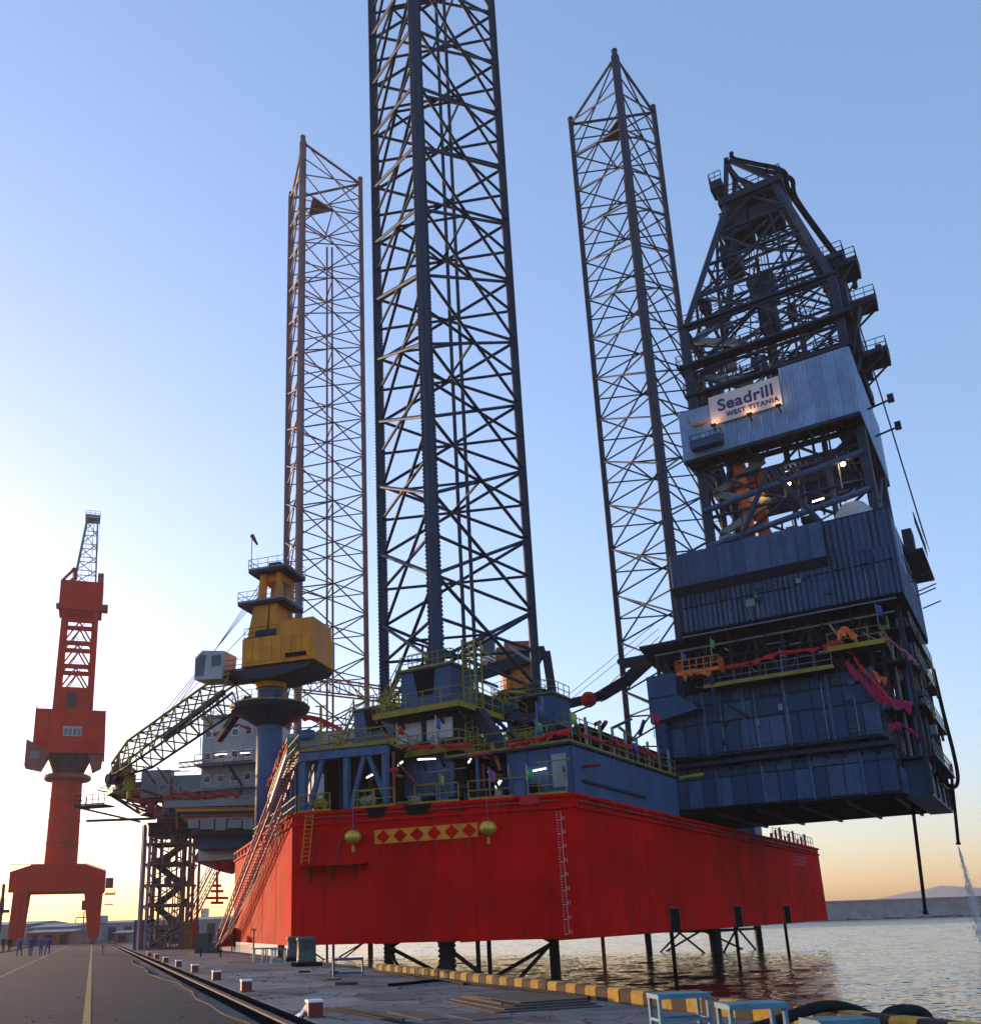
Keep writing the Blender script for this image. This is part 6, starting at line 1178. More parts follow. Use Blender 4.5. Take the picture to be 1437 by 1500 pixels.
# ================================================================== other deck cranes
c2 = thing('deck_crane', 'crane with orange pedestal and white cab seen through the near leg', 'crane', (8.6, 85, 8.47))
b = MB(); b.lathe((8.6, 85, 0), [(1.2, 8.47), (1.2, 21.5), (1.75, 22.2), (1.75, 24.6), (1.2, 25.2)], 20); b.build('pedestal', M['crane_yellow'], c2, smooth=False)
b = MB(); b.lathe((8.6, 85, 0), [(2.6, 21.2), (2.9, 21.6), (2.9, 21.8), (2.2, 21.9)], 20); b.rail([(8.6 + 2.8 * math.cos(k * math.pi / 8), 85 + 2.8 * math.sin(k * math.pi / 8), 21.8) for k in range(17)], 1, 1.1, .03); b.build('ring_platform', M['dark'], c2)
b = MB(); b.span((6.4, 83.6, 24.9), (10.6, 86.4, 26.2)); b.span((7.2, 83.8, 26.21), (9.6, 86, 26.8)); b.build('slew_house', M['rust'], c2)
b = MB(); b.span((5.0, 83.4, 24.9), (6.3, 85.2, 27.3)); b.span((5.5, 83.6, 27.31), (6.4, 85, 27.9)); cb2 = b.build('operator_cab', M['white'], c2); b = MB(); b.span((5.1, 83.33, 25.7), (6.2, 83.38, 26.9)); b.build('pane', M['glass'], cb2)
strut('boom', (4.0, 83.5, 23.4), (10.8, 82.2, 25.2), .5, M['dark'], c2, 'box'); strut('boom', (10.8, 82.2, 25.2), (11.2, 82.2, 20.2), .35, M['dark'], c2, 'box'); strut('boom_ram', (5.5, 83.3, 24.6), (9.8, 84.3, 22.6), .25, M['dark'], c2)
c3 = thing('knuckle_crane', 'dark knuckle boom crane beside the far leg with a red hook block', 'crane', (27.5, 90, 12.5))
strut('pedestal', (27.5, 90, 10.0), (27.5, 90, 27.6), .9, M['dark'], c3); b = MB(); b.span((26, 88.5, 26.8), (29, 91.5, 29)); b.build('slew_house', M['dark'], c3)
pk = [AT(826, 1033, 88), AT(880, 1020, 89), AT(918, 997, 90), AT(968, 952, 90), AT(1000, 946, 90)]
strut('jib', pk[0], pk[1], .42, M['dark'], c3, 'box'); strut('jib', pk[1], pk[2], .55, M['dark'], c3, 'box'); strut('main_boom', pk[2], pk[3], .62, M['dark'], c3, 'box'); strut('main_boom', pk[3], (27.5, 90, 28), .6, M['dark'], c3, 'box'); strut('ram', pk[2] + Vector((2.2, 0, -.8)), pk[3] + Vector((.6, 0, -2.2)), .3, M['midgrey'], c3)
b = MB(); b.lathe(pk[0] + Vector((2.3, -.6, .3)), [(.3, -.7), (.7, -.4), (.75, .3), (.4, .7)], 12); b.build('hook_block', M['red'], c3)
b = MB(); b.beam(pk[1] + Vector((0, 0, .3)), pk[3] + Vector((0, 0, 1.4)), .06); b.beam(pk[0], pk[3] + Vector((0, 0, 2.2)), .05); b.beam(pk[0] + Vector((0, 0, .6)), pk[3] + Vector((0, 0, 3.0)), .05); b.build('guy_rope', M['dark'], c3)

# ================================================================== accommodation, helideck and bow platforms
def window(parent, c, w, h, ux, nrm_, fm=None):
    c, ux, nn = Vector(c), Vector(ux), Vector(nrm_); b = MB(); b.extr([c - ux * w / 2 - Vector((0, 0, h / 2)), c + ux * w / 2 - Vector((0, 0, h / 2)), c + ux * w / 2 + Vector((0, 0, h / 2)), c - ux * w / 2 + Vector((0, 0, h / 2))], nn * .06); wdw = b.build('window', fm or M['white'], parent)
    b = MB(); w2, h2 = w * .8, h * .75; c2_ = c + nn * .061; b.extr([c2_ - ux * w2 / 2 - Vector((0, 0, h2 / 2)), c2_ + ux * w2 / 2 - Vector((0, 0, h2 / 2)), c2_ + ux * w2 / 2 + Vector((0, 0, h2 / 2)), c2_ - ux * w2 / 2 + Vector((0, 0, h2 / 2))], nn * .03); b.build('pane', M['glass'], wdw)
AF = Frame(-20.6, 96.0, -14)
ac = thing('accommodation_block', 'grey living quarters block with windows and red bunting behind the crane pedestal', 'deck building', (0, 2, 8.47), AF)
b = MB(); b.span((-2.9, -1, 8.47), (3.4, 7, 22.9)); b.build('wall', M['grey'], ac)
b = MB(); b.span((-3.1, -1.2, 22.91), (3.6, 7.2, 23.1)); b.rail([(-3, 7, 23.1), (-3, -1.1, 23.1), (3.5, -1.1, 23.1)], 1.1, 1.2, .035); b.build('roof', M['midgrey'], ac)
for r_, z in enumerate((21.3, 19.0, 16.6, 14.2)):
    for k in range(4): window(ac, (-2.2 + k * 1.5, -1.0, z), .75, .8, (1, 0, 0), (0, -1, 0))
for z in (17.8, 15.3, 12.8):
    b = MB(); b.span((-3.0, -2.4, z), (3.6, -1.05, z + .1)); g_ = b.build('gallery', M['midgrey'], ac); b = MB(); b.rail([(-3, -2.35, z + .1), (3.5, -2.35, z + .1)], 1.1, 1.1, .035); b.build('railing', M['hull_dark'] if z > 17 else M['midgrey'], g_)
b = MB(); b.beam((.6, -2.2, 12.9), (2.4, -2.2, 15.3), .7, .1); b.beam((2.4, -2.2, 15.4), (.6, -2.2, 17.8), .7, .1); b.build('outside_stair', M['dark'], ac)
lab_tube(AF.w((-.9, -2.0, 18.9)), AF.w((.4, -2.0, 18.9)), 'lit tube lamp on the living quarters gallery', WORLD)
lab_tube(AF.w((2.0, -2.2, 18.8)), AF.w((3.0, -2.2, 18.8)), 'second lit tube lamp on the living quarters gallery, by the pedestal', WORLD)
wb = thing('white_deckhouse', 'long pale grey deck house with small windows behind the truss platform', 'deck building', (-31, 24, 8.47), RIG)
b = MB(); b.span((-38, 20, 8.47), (-23, 28, 18.2)); b.build('wall', M['grey'], wb); b = MB(); b.extr([(-38.2, 19.8, 18.21), (-22.8, 19.8, 18.21), (-22.8, 19.8, 18.6), (-38.2, 19.8, 19.8)], (0, 8.4, 0)); b.build('roof', M['grey'], wb)
for k in range(5): window(wb, (-36 + k * 2.8, 20, 16.8), .9, .75, (1, 0, 0), (0, -1, 0))
b = MB(); b.lathe((-37.5, 19.5, 17.2), [(.3, 0), (.9, .5), (1.0, 1.4), (.5, 2.0)], 10); settag(b.build('tarpaulin', M['teal'], frame=RIG), 'teal tarpaulin bundle beside the crane collar', 'tarpaulin'); b = MB(); b.span((-36.2, 19.0, 18.9), (-34.8, 19.9, 19.7)); settag(b.build('tool_chest', M['blue'], frame=RIG), 'blue chest beside the teal tarpaulin', 'chest')
# helideck
HF = Frame(-28.3, 106, -14); hz = 16.9
hd = thing('helideck', 'octagonal helideck with dark truss underside jutting past the bow', 'helideck', (0, 0, 13), HF)
oc = [(8.0 * math.cos(R(22.5 + 45 * k)), 8.0 * math.sin(R(22.5 + 45 * k))) for k in range(8)]
b = MB(); b.prism(oc, hz, hz + .25); b.build('landing_deck', M['midgrey'], hd)
b = MB(); oc2 = [(9.2 * math.cos(R(22.5 + 45 * k)), 9.2 * math.sin(R(22.5 + 45 * k)), hz + .3) for k in range(9)]
for a, c in zip(oc2, oc2[1:]): 
    for f in (0, .25, .5, .75): p = Vector(a).lerp(Vector(c), f); b.beam(p, p * .87 + Vector((0, 0, hz * .13 - .1)), .06)
    b.beam(a, c, .1)
b.build('safety_net', M['dark'], hd)
for k in range(8):
    a = Vector((*oc[k], hz - .1)); c = Vector((*oc[(k + 1) % 8], hz - .1)); strut('rim_beam', a, c, .22, M['dark'], hd, 'box')
    i1, i2 = Vector((a.x * .55, a.y * .55, hz - 2.4)), Vector((c.x * .55, c.y * .55, hz - 2.4)); strut('under_chord', i1, i2, .16, M['dark'], hd, 'box'); strut('under_brace', a, i1, .14, M['dark'], hd); strut('under_brace', c, i1, .11, M['rust'], hd); strut('under_tie', i1, Vector((0, 0, hz - 2.4)), .13, M['dark'], hd)
for (x, y) in ((2.5, -3), (2.5, 3), (6, 0), (-2.5, 0)): strut('support_leg', (x, y, hz - 2.3), (x * .5 + 6.5, y, 9.5), .2, M['dark'], hd)
b = MB(); b.span((-8.6, -7.4, 14.9), (-5.0, -5.4, 15.05)); b.rail([(-8.6, -5.4, 15.05), (-8.6, -7.4, 15.05), (-5.0, -7.4, 15.05)], 1.1, .8, .04); b.beam((-8.4, -7.0, 14.9), (-2, -5, 13.2), .2); b.beam((-8.2, -5.6, 13.6), (-1, -4.0, 13.6), .25); b.build('side_platform', M['dark'], hd)
b = MB(); b.box((-1.0, -7.0, 16.0), (1.4, 1.2, 1.5)); b.box((.9, -6.8, 15.8), (1.2, 1.2, 1.2)); b.build('foam_monitor_box', M['red'], hd)
rk0 = random.Random(77)
# bow platforms: long dark decks and orange pipes below the quarters
bp_ = thing('bow_platform', 'dark lifeboat deck with rusty orange pipes below the living quarters', 'platform', (-20, 90, 8.47))
def wpts(L_): return [AT(*p) for p in L_]
for k, (pl, pr, yt, yb, Yd, dp, mm) in enumerate(((240, 402, 1173, 1181, 92, 8, 'midgrey'), (230, 398, 1197, 1204, 94, 7, 'dark'), (282, 392, 1214, 1222, 91, 7, 'dark'), (222, 350, 1187, 1192, 99, 5, 'dark'))):
    a, c = AT(pl, yt, Yd), AT(pr, yt, Yd); e = AT((pl + pr) / 2, yb, Yd); b = MB(); b.span((a.x, Yd, e.z), (c.x, Yd + dp, (a.z + c.z) / 2)); pl_ = b.build('deck_slab', M[mm], bp_)
    b = MB(); zz = (a.z + c.z) / 2; b.rail([(a.x, Yd + .1, zz), (c.x, Yd + .1, zz)], 1.0, 1.2, .035); b.build('railing', M['hull_dark'] if k % 2 else M['midgrey'], pl_)
for k in range(9):
    a, c = AT(255 + k * 3, 1185 + k * 3.4, 91.6), AT(395, 1183 + k * 3.0, 91.6); strut('pipe_run', a, c, .09 + .05 * (k % 3), M[('rust', 'crane_yellow', 'dark', 'rust', 'hull_dark')[k % 5]], bp_)
for k in range(12): a = AT(258 + k * 12, 1178, 92.2); c = AT(260 + k * 12, 1215, 92.2); strut('post', a, c, .1, M['dark'] if k % 3 else M['rust'], bp_, 'box')
b = MB()
for k in range(5): a = AT(285 + k * 20, 1208, 91); b.box(a, (1.0 + .3 * (k % 2), 1.0, .8 + .2 * (k % 3)))
b.build('locker_row', M['midgrey'], bp_)
b = MB(); a, c = AT(285, 1212, 92), AT(385, 1240, 92); b.span((a.x, 92.5, c.z), (c.x, 97, a.z)); b.build('under_house', M['navy2'], bp_)
b = MB(); b.extr([AT(282, 1262, 96), AT(298, 1232, 96), AT(360, 1230, 96), AT(345, 1262, 96), AT(322, 1277, 96)], (0, 6, 0)); b.build('bow_sponson', M['hull_dark'], bp_)
for k in range(4): strut('sponson_strut', AT(300 + 14 * k, 1232, 95.8), AT(322 + 9 * k, 1276 - 6 * k, 95.8), .14, M['hull'], bp_, 'box')
for k in range(7): a = AT(225 + k * 9, 1150 + k * 4, 98); c = AT(232 + k * 12, 1205, 98); strut('bow_brace', a, c, .12, M[('dark', 'rust', 'hull_dark')[k % 3]], bp_)
for k in range(5): a, c = AT(166 + 10 * k, 1158 + 7 * k, 101), AT(225 + 6 * k, 1168 + 8 * k, 99); strut('bow_brace', a, c, .13, M[('dark', 'rust')[k % 2]], bp_)
b = MB(); a = AT(215, 1150, 98); b.span((a.x, 96, a.z - 1.6), (a.x + 3.0, 97.5, a.z + 1.2)); b.span((a.x + 3.2, 96.2, a.z - 1.2), (a.x + 6.4, 98, a.z + .6)); b.build('bow_house', M['midgrey'], bp_)
for k in range(26):
    x = 160 + rk0.uniform(0, 150); y = 1150 + rk0.uniform(0, 62) * min(1, (x - 140) / 110); Yk = rk0.uniform(93, 101); a = AT(x, y, Yk); c = AT(x + rk0.uniform(15, 60), y + rk0.uniform(-8, 16), Yk + rk0.uniform(-2, 2)); strut('bow_brace', a, c, rk0.choice((.06, .09, .13)), M[rk0.choice(('yellow', 'rust', 'dark', 'midgrey', 'hull_dark'))], bp_)
for k in range(5):
    x = 168 + 26 * k; a = AT(x, 1163 + 5 * k, 97); c = AT(x + 34, 1163 + 5 * k, 97); b = MB(); b.rail([a, c], 1.0, .8, .03); b.beam(a, c, .8, .12); b.build('side_walkway', M[('yellow', 'dark', 'rust')[k % 3]], bp_)
# lifeboat
q = AT(275, 1192, 95); lbt = thing('lifeboat', 'dark blue canvas covered boat slung below the living quarters', 'boat', tuple(q)); vv = []; ff = []
for i in range(9):
    f = i / 8; w = .95 * math.sin(math.pi * (.08 + .84 * f)) ** .6
    for k in range(10): an = 2 * math.pi * k / 10; vv.append((q.x - 2.6 + 5.2 * f, q.y + w * math.cos(an), q.z + .2 + w * .95 * math.sin(an)))
for i in range(8):
    for k in range(10): ff.append((i * 10 + k, i * 10 + (k + 1) % 10, (i + 1) * 10 + (k + 1) % 10, (i + 1) * 10 + k))
ff += [tuple(range(9, -1, -1)), tuple(range(80, 90))]; b = MB(); b.add(vv, ff); b.build('hull', M['navy2'], lbt, smooth=True)
strut('keel', q + Vector((-2.4, 0, -.85)), q + Vector((2.4, 0, -.85)), .07, M['dark'], lbt, 'box')
for s in (-1.6, 1.6): strut('fall', q + Vector((s, 0, .9)), q + Vector((s, 0, 2.6)), .04, M['dark'], lbt)

# ================================================================== scaffold access tower on the quay
g = Vector((-29.2, 106.5, 0)); st = thing('access_tower', 'rusty scaffold access tower standing on the quay under the helideck', 'scaffold tower', (g.x, g.y, 0))
hw_ = 2.2; H_ = 13.2; lev = [0.02, 2.2, 4.4, 6.6, 8.8, 11.0, H_]
cs = [(-hw_, -hw_), (hw_, -hw_), (hw_, hw_), (-hw_, hw_)]
for i, (x, y) in enumerate(cs):
    for dx in (-.35, .35): strut('standard', (g.x + x + dx * .9, g.y + y, 0.02), (g.x + x + dx * .9, g.y + y, H_), .13, M['scaf'] if i % 2 else M['scaf2'], st, 'box')
rs = random.Random(9)
for i, z in enumerate(lev):
    for k in range(4):
        a, c = cs[k], cs[(k + 1) % 4]; strut('ledger', (g.x + a[0], g.y + a[1], z + .1), (g.x + c[0], g.y + c[1], z + .1), .1, M['scaf'], st, 'box')
        if i < 6:
            strut('brace', (g.x + a[0], g.y + a[1], z + .1), (g.x + c[0], g.y + c[1], lev[i + 1]), .07, M[rs.choice(('scaf', 'scaf2', 'rust'))], st)
            if k == 0: strut('stair_flight', (g.x - 1.3 + 2.6 * (i % 2), g.y - .6, z + .15), (g.x + 1.3 - 2.6 * (i % 2), g.y - .6, lev[i + 1]), .12, M['dark'], st, 'box', .7)
            for q_ in range(4): t0 = .18 + .2 * q_ + rs.uniform(-.05, .05); strut('upright', (g.x + a[0] * (1 - t0) + c[0] * t0, g.y + a[1] * (1 - t0) + c[1] * t0, z), (g.x + a[0] * (1 - t0) + c[0] * t0, g.y + a[1] * (1 - t0) + c[1] * t0, lev[i + 1]), .05, M[rs.choice(('scaf', 'scaf2'))], st, 'box')
    if i and i < 6:
        b = MB(); b.span((g.x - hw_ + .1, g.y - .2 if i % 2 else g.y - hw_, z + .2), (g.x + hw_ - .1, g.y + hw_ - .1, z + .3)); b.build('landing', M['scaf'], st)
for k in range(14): x, y, z = g.x + rs.uniform(-1.7, 1.7), g.y + rs.uniform(-2, 1), rs.choice(lev[:-1]); b = MB(); b.box((x, y, z + .55), (rs.uniform(.3, .9), rs.uniform(.3, .8), rs.uniform(.5, 1.0))); b.build('stored_box', M[rs.choice(('scaf', 'dark', 'rust', 'midgrey'))], st)
for k in range(10): x = g.x - 2.5 + rs.uniform(-.25, .3); strut('riser_pipe', (x, g.y - 2.3 + rs.uniform(-.2, .2), .02), (x, g.y - 2.3, H_ - rs.uniform(0, 2)), rs.uniform(.05, .11), M[rs.choice(('scaf2', 'scaf', 'gangway'))], st)
for k in range(9): x = g.x + 1.3 + rs.uniform(-.5, .9); strut('riser_pipe', (x, g.y - 2.2 + rs.uniform(-.2, .2), .02), (x + rs.uniform(-.3, .3), g.y - 2.2, H_ - rs.uniform(0, 6)), rs.uniform(.04, .09), M[rs.choice(('scaf2', 'scaf', 'rust', 'dark'))], st)
for k in range(26):
    z = rs.uniform(.3, 12); x = g.x + rs.uniform(-2, 1.2); strut('cross_tube', (x, g.y - 2.25, z), (x + rs.uniform(.5, 1.8), g.y - 2.2, z + rs.uniform(-1.2, 1.2)), rs.uniform(.03, .07), M[rs.choice(('scaf2', 'scaf', 'rust', 'dark', 'black'))], st)
for k in range(12): b = MB(); b.box((g.x + rs.uniform(-1.5, 1.9), g.y - 1.9, rs.uniform(.4, 3.2)), (rs.uniform(.3, .9), .5, rs.uniform(.3, .8))); b.build('stored_box', M[rs.choice(('dark', 'black', 'scaf', 'scaf2', 'midgrey', 'rust'))], st)
b = MB(); b.span((g.x - 2.1, g.y - 2.4, H_ - 1.3), (g.x + 2.6, g.y + 2.2, H_ + .1)); b.build('head_beam', M['dark'], st)
for (x, y) in cs: b = MB(); b.box((g.x + x, g.y + y, .012 + .0), (1.2, .6, .02)); b.build('sole_plate', M['plate'], st)
t = thing('blue_panel', 'narrow dark blue container standing against the access tower', 'container', (g.x - 3.2, g.y, 0)); b = MB(); b.span((g.x - 3.5, g.y - 1, .02), (g.x - 2.75, g.y + 1.5, 3.1)); b.build('body', M['ink'], t); b = MB(); b.span((g.x - 3.3, g.y - 1.04, .2), (g.x - 2.95, g.y - 1.005, 2.9)); b.build('door_rib', M['navy'], t)
crate('brown_container', (268, 1391), (281, 1391), 103.5, 2.6, 1.4, M['rust'], 'rusty brown container standing at the foot of the access tower', 'container')

# ================================================================== gangways
def gangway(p, q, w, lab, net=True, m='gangway'):
    p, q = Vector(p), Vector(q); d = (q - p); s = Vector((-d.y, d.x, 0)).normalized() * w / 2; t = thing('gangway', lab, 'gangway', tuple(p))
    n = max(6, int(d.length / 1.3))
    for e in (-1, 1):
        for dz in (0, 1.05): strut('rail' if dz else 'stringer', p + s * e + Vector((0, 0, dz)), q + s * e + Vector((0, 0, dz)), .035 if dz else .06, M[m], t, 'box')
        strut('mid_rail', p + s * e + Vector((0, 0, .55)), q + s * e + Vector((0, 0, .55)), .035, M['pink'] if net else M[m], t, 'box')
        for k in range(n):
            a = p.lerp(q, k / n) + s * e; c = p.lerp(q, (k + 1) / n) + s * e; strut('baluster', a, a + Vector((0, 0, 1.05)), .02, M[m], t, 'box')
            if net: strut('net_cord', a, c + Vector((0, 0, 1.05)), .014, M['pink'], t, 'box')
    for k in range(n * 2): f = k / (n * 2); c = p.lerp(q, f); strut('tread', c - s, c + s, .09, M['midgrey'], t, 'box', .03)
o_ = RIG.w(fpt('bow', 30.2, 8.5, .9)); gangway((-18.9, 86.0, .4), (o_.x, o_.y, 8.6), .75, 'long gangway with pink net sides climbing from the quay to the deck')
for k in range(5):
    o2 = RIG.w(fpt('bow', 29.0 - 1.2 * k, 8.3, .15)); e2 = Vector((-18.3 - .35 * k, 79.5 + 2.2 * k, .1)); pts_ = []
    for j in range(13): f = j / 12; p = Vector((o2.x, o2.y, 8.3)).lerp(e2, f); p.z -= .9 * math.sin(math.pi * f); pts_.append(p)
    b = MB(); b.pipe(pts_, .028, 5); settag(b.build('mooring_rope', M['gangway']), ('pinkish mooring rope running closest to the netted gangway at the hull corner', 'second pinkish mooring rope from the netted gangway', 'middle one of five pinkish mooring ropes at the bow', 'fourth pinkish mooring rope from the netted gangway', 'pinkish mooring rope farthest along the bow from the hull corner')[k], 'rope', 'mooring ropes at the bow')
gangway((-26.3, 104, 2.8), (-21.8, 96.5, 8.0), .9, 'short gangway from the access tower up to the bow sponson', False, 'gangway')
t = thing('hanging_stage', 'small red stepped frame hanging by the bow below the sponson', 'stage', tuple(AT(317, 1320, 93)))
for k, (y, w) in enumerate(((1298, 6), (1306, 9), (1316, 16), (1323, 9))): strut('bar', AT(318 - w, y, 93), AT(318 + w, y, 93), .12, M['hull'], t, 'box')
strut('hanger', AT(318, 1278, 93), AT(318, 1325, 93), .1, M['hull'], t, 'box')
# masts, aerials and thin deck clutter seen against the sky
rk = random.Random(21)
t = thing('deck_mast', 'small lattice radio mast beside the near leg with box lamps', 'mast', (-14.6, 0.5, 12.5), RIG)
mx, my = cl[0].x - 2.6, cl[0].y + 3.2
for dx in (-.5, .5):
    for dy in (-.5, .5): strut('mast_leg', (mx + dx, my + dy, 8.5), (mx + dx * .7, my + dy * .7, 21.0), .07, M['dark'], t, 'box')
for k in range(8): z = 9 + k * 1.5; strut('mast_brace', (mx - .5, my - .5, z), (mx + .5, my - .5, z + 1.4), .05, M['dark'], t, 'box'); strut('mast_brace', (mx + .5, my - .5, z), (mx + .5, my + .5, z + 1.4), .05, M['dark'], t, 'box')
for z in (17.0, 19.2): b = MB(); b.span((mx - 1.2, my - 1, z), (mx + 1.2, my + 1, z + .1)); b.rail([(mx - 1.2, my - 1, z + .1), (mx + 1.2, my - 1, z + .1), (mx + 1.2, my + 1, z + .1)], 1, .8, .03); b.build('mast_platform', M['dark'], t)
b = MB(); b.span((mx - 2.2, my - .3, 17.6), (mx - 1.7, my + .3, 18.9)); b.build('lamp_box', M['midgrey'], t)
# boom rest lattice behind the pedestal crane
t = thing('lattice_boom', 'long rusty lattice boom lying level behind the reddish leg', 'boom', tuple(AT(480, 1020, 105))); a0, a1 = AT(430, 1000, 105), AT(600, 1022, 100)
for dz in (-.9, .9):
    for dy in (-.7, .7): strut('chord', a0 + Vector((0, dy, dz)), a1 + Vector((0, dy, dz * .7)), .1, M['rust'], t)
for k in range(12): p, q = a0.lerp(a1, k / 12), a0.lerp(a1, (k + 1) / 12); strut('lacing', p + Vector((0, -.7, .9)), q + Vector((0, -.7, -.85)), .06, M['rust'], t); strut('lacing', p + Vector((0, -.7, -.9)), p + Vector((0, -.7, .85)), .06, M['rust'], t)
for (px_, Y_, zt, lab) in ((470, 96, 24, 'thin yellow pole standing behind the pale deck house'), (548, 84, 20.5, 'yellow pole standing beside the near leg')):
    a = AT(px_, 1080, Y_); t = thing('yellow_pole', lab, 'pole', (a.x, a.y, 8.47)); strut('shaft', (a.x, a.y, 8.47), (a.x, a.y, zt), .13, M['yellow'], t, 'box'); strut('cross_arm', (a.x - .6, a.y, zt), (a.x + .6, a.y, zt), .06, M['yellow'], t, 'box')

# ================================================================== pipework and fittings crowding the rig
rp = random.Random(31)
t = thing('deck_pipework', 'tangle of dark pipes and fittings on deck around the near leg', 'pipework', (-9, 2, 8.5), RIG)
for k in range(70):
    x, y = rp.uniform(-13.5, -1.5), rp.uniform(1.2, 7.5); z = rp.uniform(8.7, 11.2); d_ = rp.choice(((rp.uniform(.6, 3), 0, 0), (0, rp.uniform(.6, 2.5), 0), (0, 0, rp.uniform(.6, 2.2)), (rp.uniform(-1.5, 1.5), 0, rp.uniform(.4, 1.8))))
    strut('pipe', (x, y - 2, z), (x + d_[0], y - 2 + d_[1], z + d_[2]), rp.choice((.04, .06, .09, .13)), M[rp.choice(('dark', 'dark', 'black', 'navy2', 'midgrey', 'rust', 'yellow', 'hull_dark'))], t)
for k in range(26): x, y = rp.uniform(-13, -2), rp.uniform(-.6, 4); b = MB(); b.box((x, y, 8.5 + rp.uniform(.2, .6)), (rp.uniform(.3, .9), rp.uniform(.3, .8), rp.uniform(.4, 1.1))); b.build('fitting', M[rp.choice(('dark', 'navy', 'midgrey', 'black', 'hull_dark', 'grey'))], t)
for k in range(30):
    x, y = rp.uniform(-15, -4), rp.uniform(3, 12); z = rp.uniform(12.5, 19.5); strut('pipe', (x, y, z), (x + rp.uniform(-2, 2), y + rp.uniform(-.5, .5), z + rp.uniform(-1.4, 1.4)), rp.choice((.04, .06, .1)), M[rp.choice(('dark', 'black', 'navy2', 'yellow', 'midgrey'))], t)
t = thing('stern_pipework', 'tangle of pipes hoses and lockers behind the stern deck house rail', 'pipework', (-6, 16, 11.5), RIG)
for k in range(60):
    x, y = rp.uniform(-9, -1), rp.uniform(4, 26); z = rp.uniform(11.6, 14.8); strut('pipe', (x, y, z), (x + rp.uniform(-1.5, 1.5), y + rp.uniform(-1.5, 1.5), z + rp.uniform(-.9, .9)), rp.choice((.04, .06, .1, .15)), M[rp.choice(('dark', 'black', 'red', 'midgrey', 'yellow', 'navy2', 'hull_dark'))], t)
for k in range(16): x, y = rp.uniform(-8, -1.5), rp.uniform(6, 25); b = MB(); b.box((x, y, rp.uniform(12, 14)), (rp.uniform(.3, 1.2), rp.uniform(.3, 1.2), rp.uniform(.3, 1.0))); b.build('locker', M[rp.choice(('dark', 'navy', 'midgrey', 'black', 'white'))], t)
for k in range(80):
    y = rp.uniform(29.5, 45); z = rp.uniform(10.2, 24); d_ = rp.choice(((0, rp.uniform(.8, 4), 0), (0, 0, rp.uniform(.8, 3.5)), (0, rp.uniform(-2, 2), rp.uniform(-2, 2)))); x = rp.uniform(13.2, 16.0)
    strut('aft_line', (x, y, z), (x + d_[0], min(45.5, y + d_[1]), min(24.2, z + d_[2])), rp.choice((.03, .05, .08, .12)), M[rp.choice(('dark', 'black', 'navy2', 'midgrey', 'navy3', 'yellow'))], cant)
for k in range(18): b = MB(); b.box((rp.uniform(13.4, 15.8), rp.uniform(30, 45), rp.uniform(10.5, 23.5)), (rp.uniform(.3, .9), rp.uniform(.3, 1.4), rp.uniform(.3, 1.2))); b.build('aft_fitting', M[rp.choice(('dark', 'black', 'navy2', 'midgrey', 'grey'))], cant)
for k in range(34):
    x = rp.uniform(-2.5, 12.5); z = rp.uniform(19.8, 23.8); strut('service_line', (x, rp.uniform(28.2, 29.5), z), (x + rp.uniform(-1.5, 2.5), rp.uniform(28.2, 29.5), z + rp.choice((0, 0, rp.uniform(-1.2, 1.2)))), rp.choice((.03, .05, .08)), M[rp.choice(('dark', 'midgrey', 'navy2', 'black', 'grey'))], cant)
for k in range(5): x = 1.0 + 2.6 * k + rp.uniform(-.4, .4); strut('conduit', (x, 27.93, 14.3), (x, 27.93, 14.3 + rp.uniform(1.5, 4.8)), .035, M['midgrey'], cant)
for k in range(6): b = MB(); b.box((rp.uniform(-2, 12), 27.97, rp.uniform(14.8, 18.6)), (rp.uniform(.25, .5), .16, rp.uniform(.3, .6))); b.build('junction_box', M[rp.choice(('midgrey', 'navy3', 'dark'))], cant)
for k in range(8): x = rp.uniform(0, 15); strut('wall_conduit', (x, 26.98, 24.6), (x, 26.98, 24.6 + rp.uniform(1.2, 3.4)), .03, M[rp.choice(('dark', 'midgrey'))], df)
for k in range(5): b = MB(); b.box((rp.uniform(.5, 15), 26.97, rp.uniform(25, 27.8)), (rp.uniform(.3, .7), .14, rp.uniform(.25, .6))); b.build('vent_box', M[rp.choice(('navy2', 'dark', 'midgrey'))], df)
for k in range(60):
    x, y, z = rp.uniform(1, 15), rp.uniform(30.2, 41), rp.uniform(31.4, 39.5); d_ = rp.choice(((rp.uniform(1, 4), 0, 0), (0, 0, rp.uniform(1, 4)), (rp.uniform(-2, 2), 0, rp.uniform(-2, 2)))); strut('floor_line', (x, y, z), (min(15, x + d_[0]), y, max(31.3, min(40.2, z + d_[2]))), rp.choice((.04, .06, .1)), M[rp.choice(('dark', 'lattice', 'navy3', 'midgrey', 'grey'))], dk)
for k in range(14): b = MB(); b.box((rp.uniform(2, 14.5), rp.uniform(31, 40), rp.uniform(31.6, 34)), (rp.uniform(.4, 1.6), rp.uniform(.4, 1.4), rp.uniform(.4, 1.6))); b.build('floor_machine', M[rp.choice(('dark', 'navy', 'midgrey', 'grey', 'yellow'))], dk)

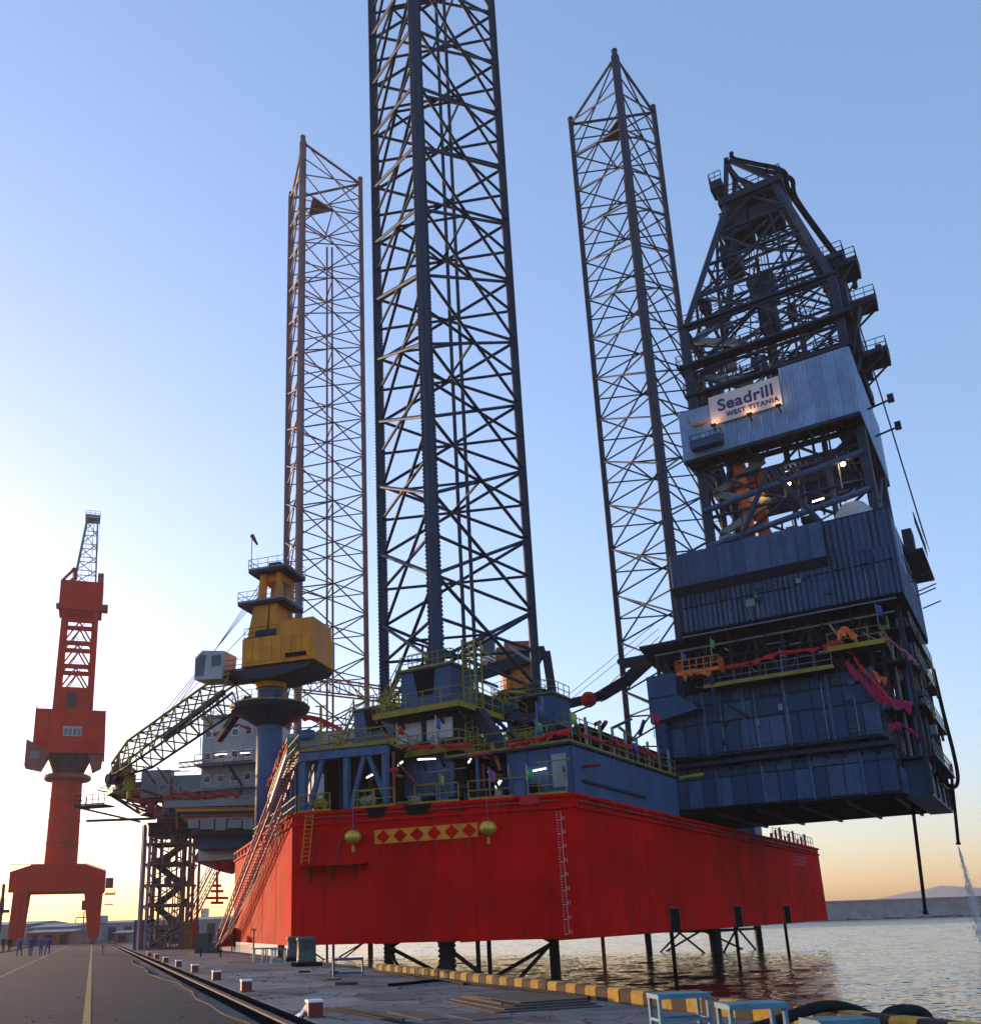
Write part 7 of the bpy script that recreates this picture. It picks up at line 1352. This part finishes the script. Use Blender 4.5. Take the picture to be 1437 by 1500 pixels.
bs = thing('bow_scaffold', 'yellowish lattice walkways and scaffold filling the space under the lowered crane boom', 'scaffold', tuple(AT(300, 1150, 97)))
for r_ in range(4):
    y0 = 1052 + 26 * r_; xl = 330 - 34 * r_
    for j in range(2): strut('walkway_chord', AT(xl, y0 + 14 + 7 * j, 97), AT(402, y0 + 7 * j, 96), .07, M['yellow'] if j else M['rust'], bs, 'box')
    n = 10 + 3 * r_
    for k in range(n):
        f = k / n; f2 = (k + 1) / n; a = AT(xl + (402 - xl) * f, y0 + 14 - 14 * f, 97); c = AT(xl + (402 - xl) * f2, y0 + 21 - 14 * f2, 97); strut('walkway_lacing', a, c, .04, M[rk0.choice(('yellow', 'rust', 'dark'))], bs, 'box')
for k in range(40):
    x = rk0.uniform(225, 385); y = rk0.uniform(1120, 1205) - (x - 225) * .22; a = AT(x, y, rk0.uniform(92, 98)); v = rk0.choice((Vector((0, 0, rk0.uniform(.8, 3))), Vector((rk0.uniform(.8, 3.2), 0, 0)), Vector((rk0.uniform(-1.5, 1.5), 0, rk0.uniform(.6, 2)))))
    strut('scaffold_tube', a, a + v, rk0.choice((.035, .05, .08)), M[rk0.choice(('yellow', 'rust', 'midgrey', 'dark', 'crane_yellow'))], bs)
# grit and scraps scattered on the quay
rg = random.Random(51); b = MB()
for k in range(260):
    x, y = rg.uniform(-6.5, -.3), rg.uniform(-3, 44); s_ = rg.choice((.012, .016, .022, .03)) * rg.uniform(.7, 1.6); b.box((x, y, .03 + s_ * .3), (s_ * rg.uniform(1, 3), s_, s_ * .6), rg.uniform(0, 3))
for k in range(160):
    x, y = rg.uniform(-20, -8.2), rg.uniform(-3, 60); s_ = rg.choice((.015, .02, .03)); b.box((x, y, .012 + s_ * .3), (s_ * rg.uniform(1, 3), s_, s_ * .6), rg.uniform(0, 3))
o = b.build('quay_grit', M['plate'], frame=Q); settag(o, 'scattered grit and small scraps on the quay concrete', 'grit', kind='stuff')
for k, (px_, py_, l_, w_, lab) in enumerate(((560, 1462, 1.6, .9, 'dark tar patch in the apron near the stacked plates'), (430, 1455, 1.2, .7, 'dark oil patch in the apron between marker boxes and trestle'), (610, 1490, 2.2, .5, 'long rusty stain plate in the apron before the stacked plates'), (700, 1492, 1.4, .8, 'square steel cover set into the apron by the stacked plates'))):
    c = Q.l(G(px_, py_)); b = MB(); n = 14; rr_ = [rg.uniform(.75, 1.1) for i in range(n)] if k < 2 else None
    if rr_: b.prism([(c.x + w_ * rr_[i] * math.cos(2 * math.pi * i / n), c.y + l_ * rr_[i] * math.sin(2 * math.pi * i / n)) for i in range(n)], .0335, .0365)
    else: b.box((c.x, c.y, .036), (w_, l_, .012), .02)
    settag(b.build(('tar_patch', 'oil_patch', 'stain_plate', 'manhole_cover')[k], M['plate'] if k > 1 else M['bollard'], frame=Q), lab, ('patch', 'patch', 'plate', 'cover')[k])

# ================================================================== thin evening haze
b = MB(); b.span((-700, -12, -3.2), (900, 1500, 135)); hz_ = b.build('haze', M['white']); hz_['kind'] = 'stuff'; hz_['label'] = 'thin pale evening haze over the harbour'; hz_['category'] = 'haze'
hm = bpy.data.materials.new('haze_air'); hm.use_nodes = True; nt = hm.node_tree; nt.nodes.clear(); om = nt.nodes.new('ShaderNodeOutputMaterial'); pv = nt.nodes.new('ShaderNodeVolumePrincipled')
pv.inputs['Color'].default_value = (0.97, 0.94, 0.94, 1); pv.inputs['Density'].default_value = 0.00019; pv.inputs['Anisotropy'].default_value = 0.2; nt.links.new(pv.outputs[0], om.inputs['Volume'])
hz_.data.materials.clear(); hz_.data.materials.append(hm)
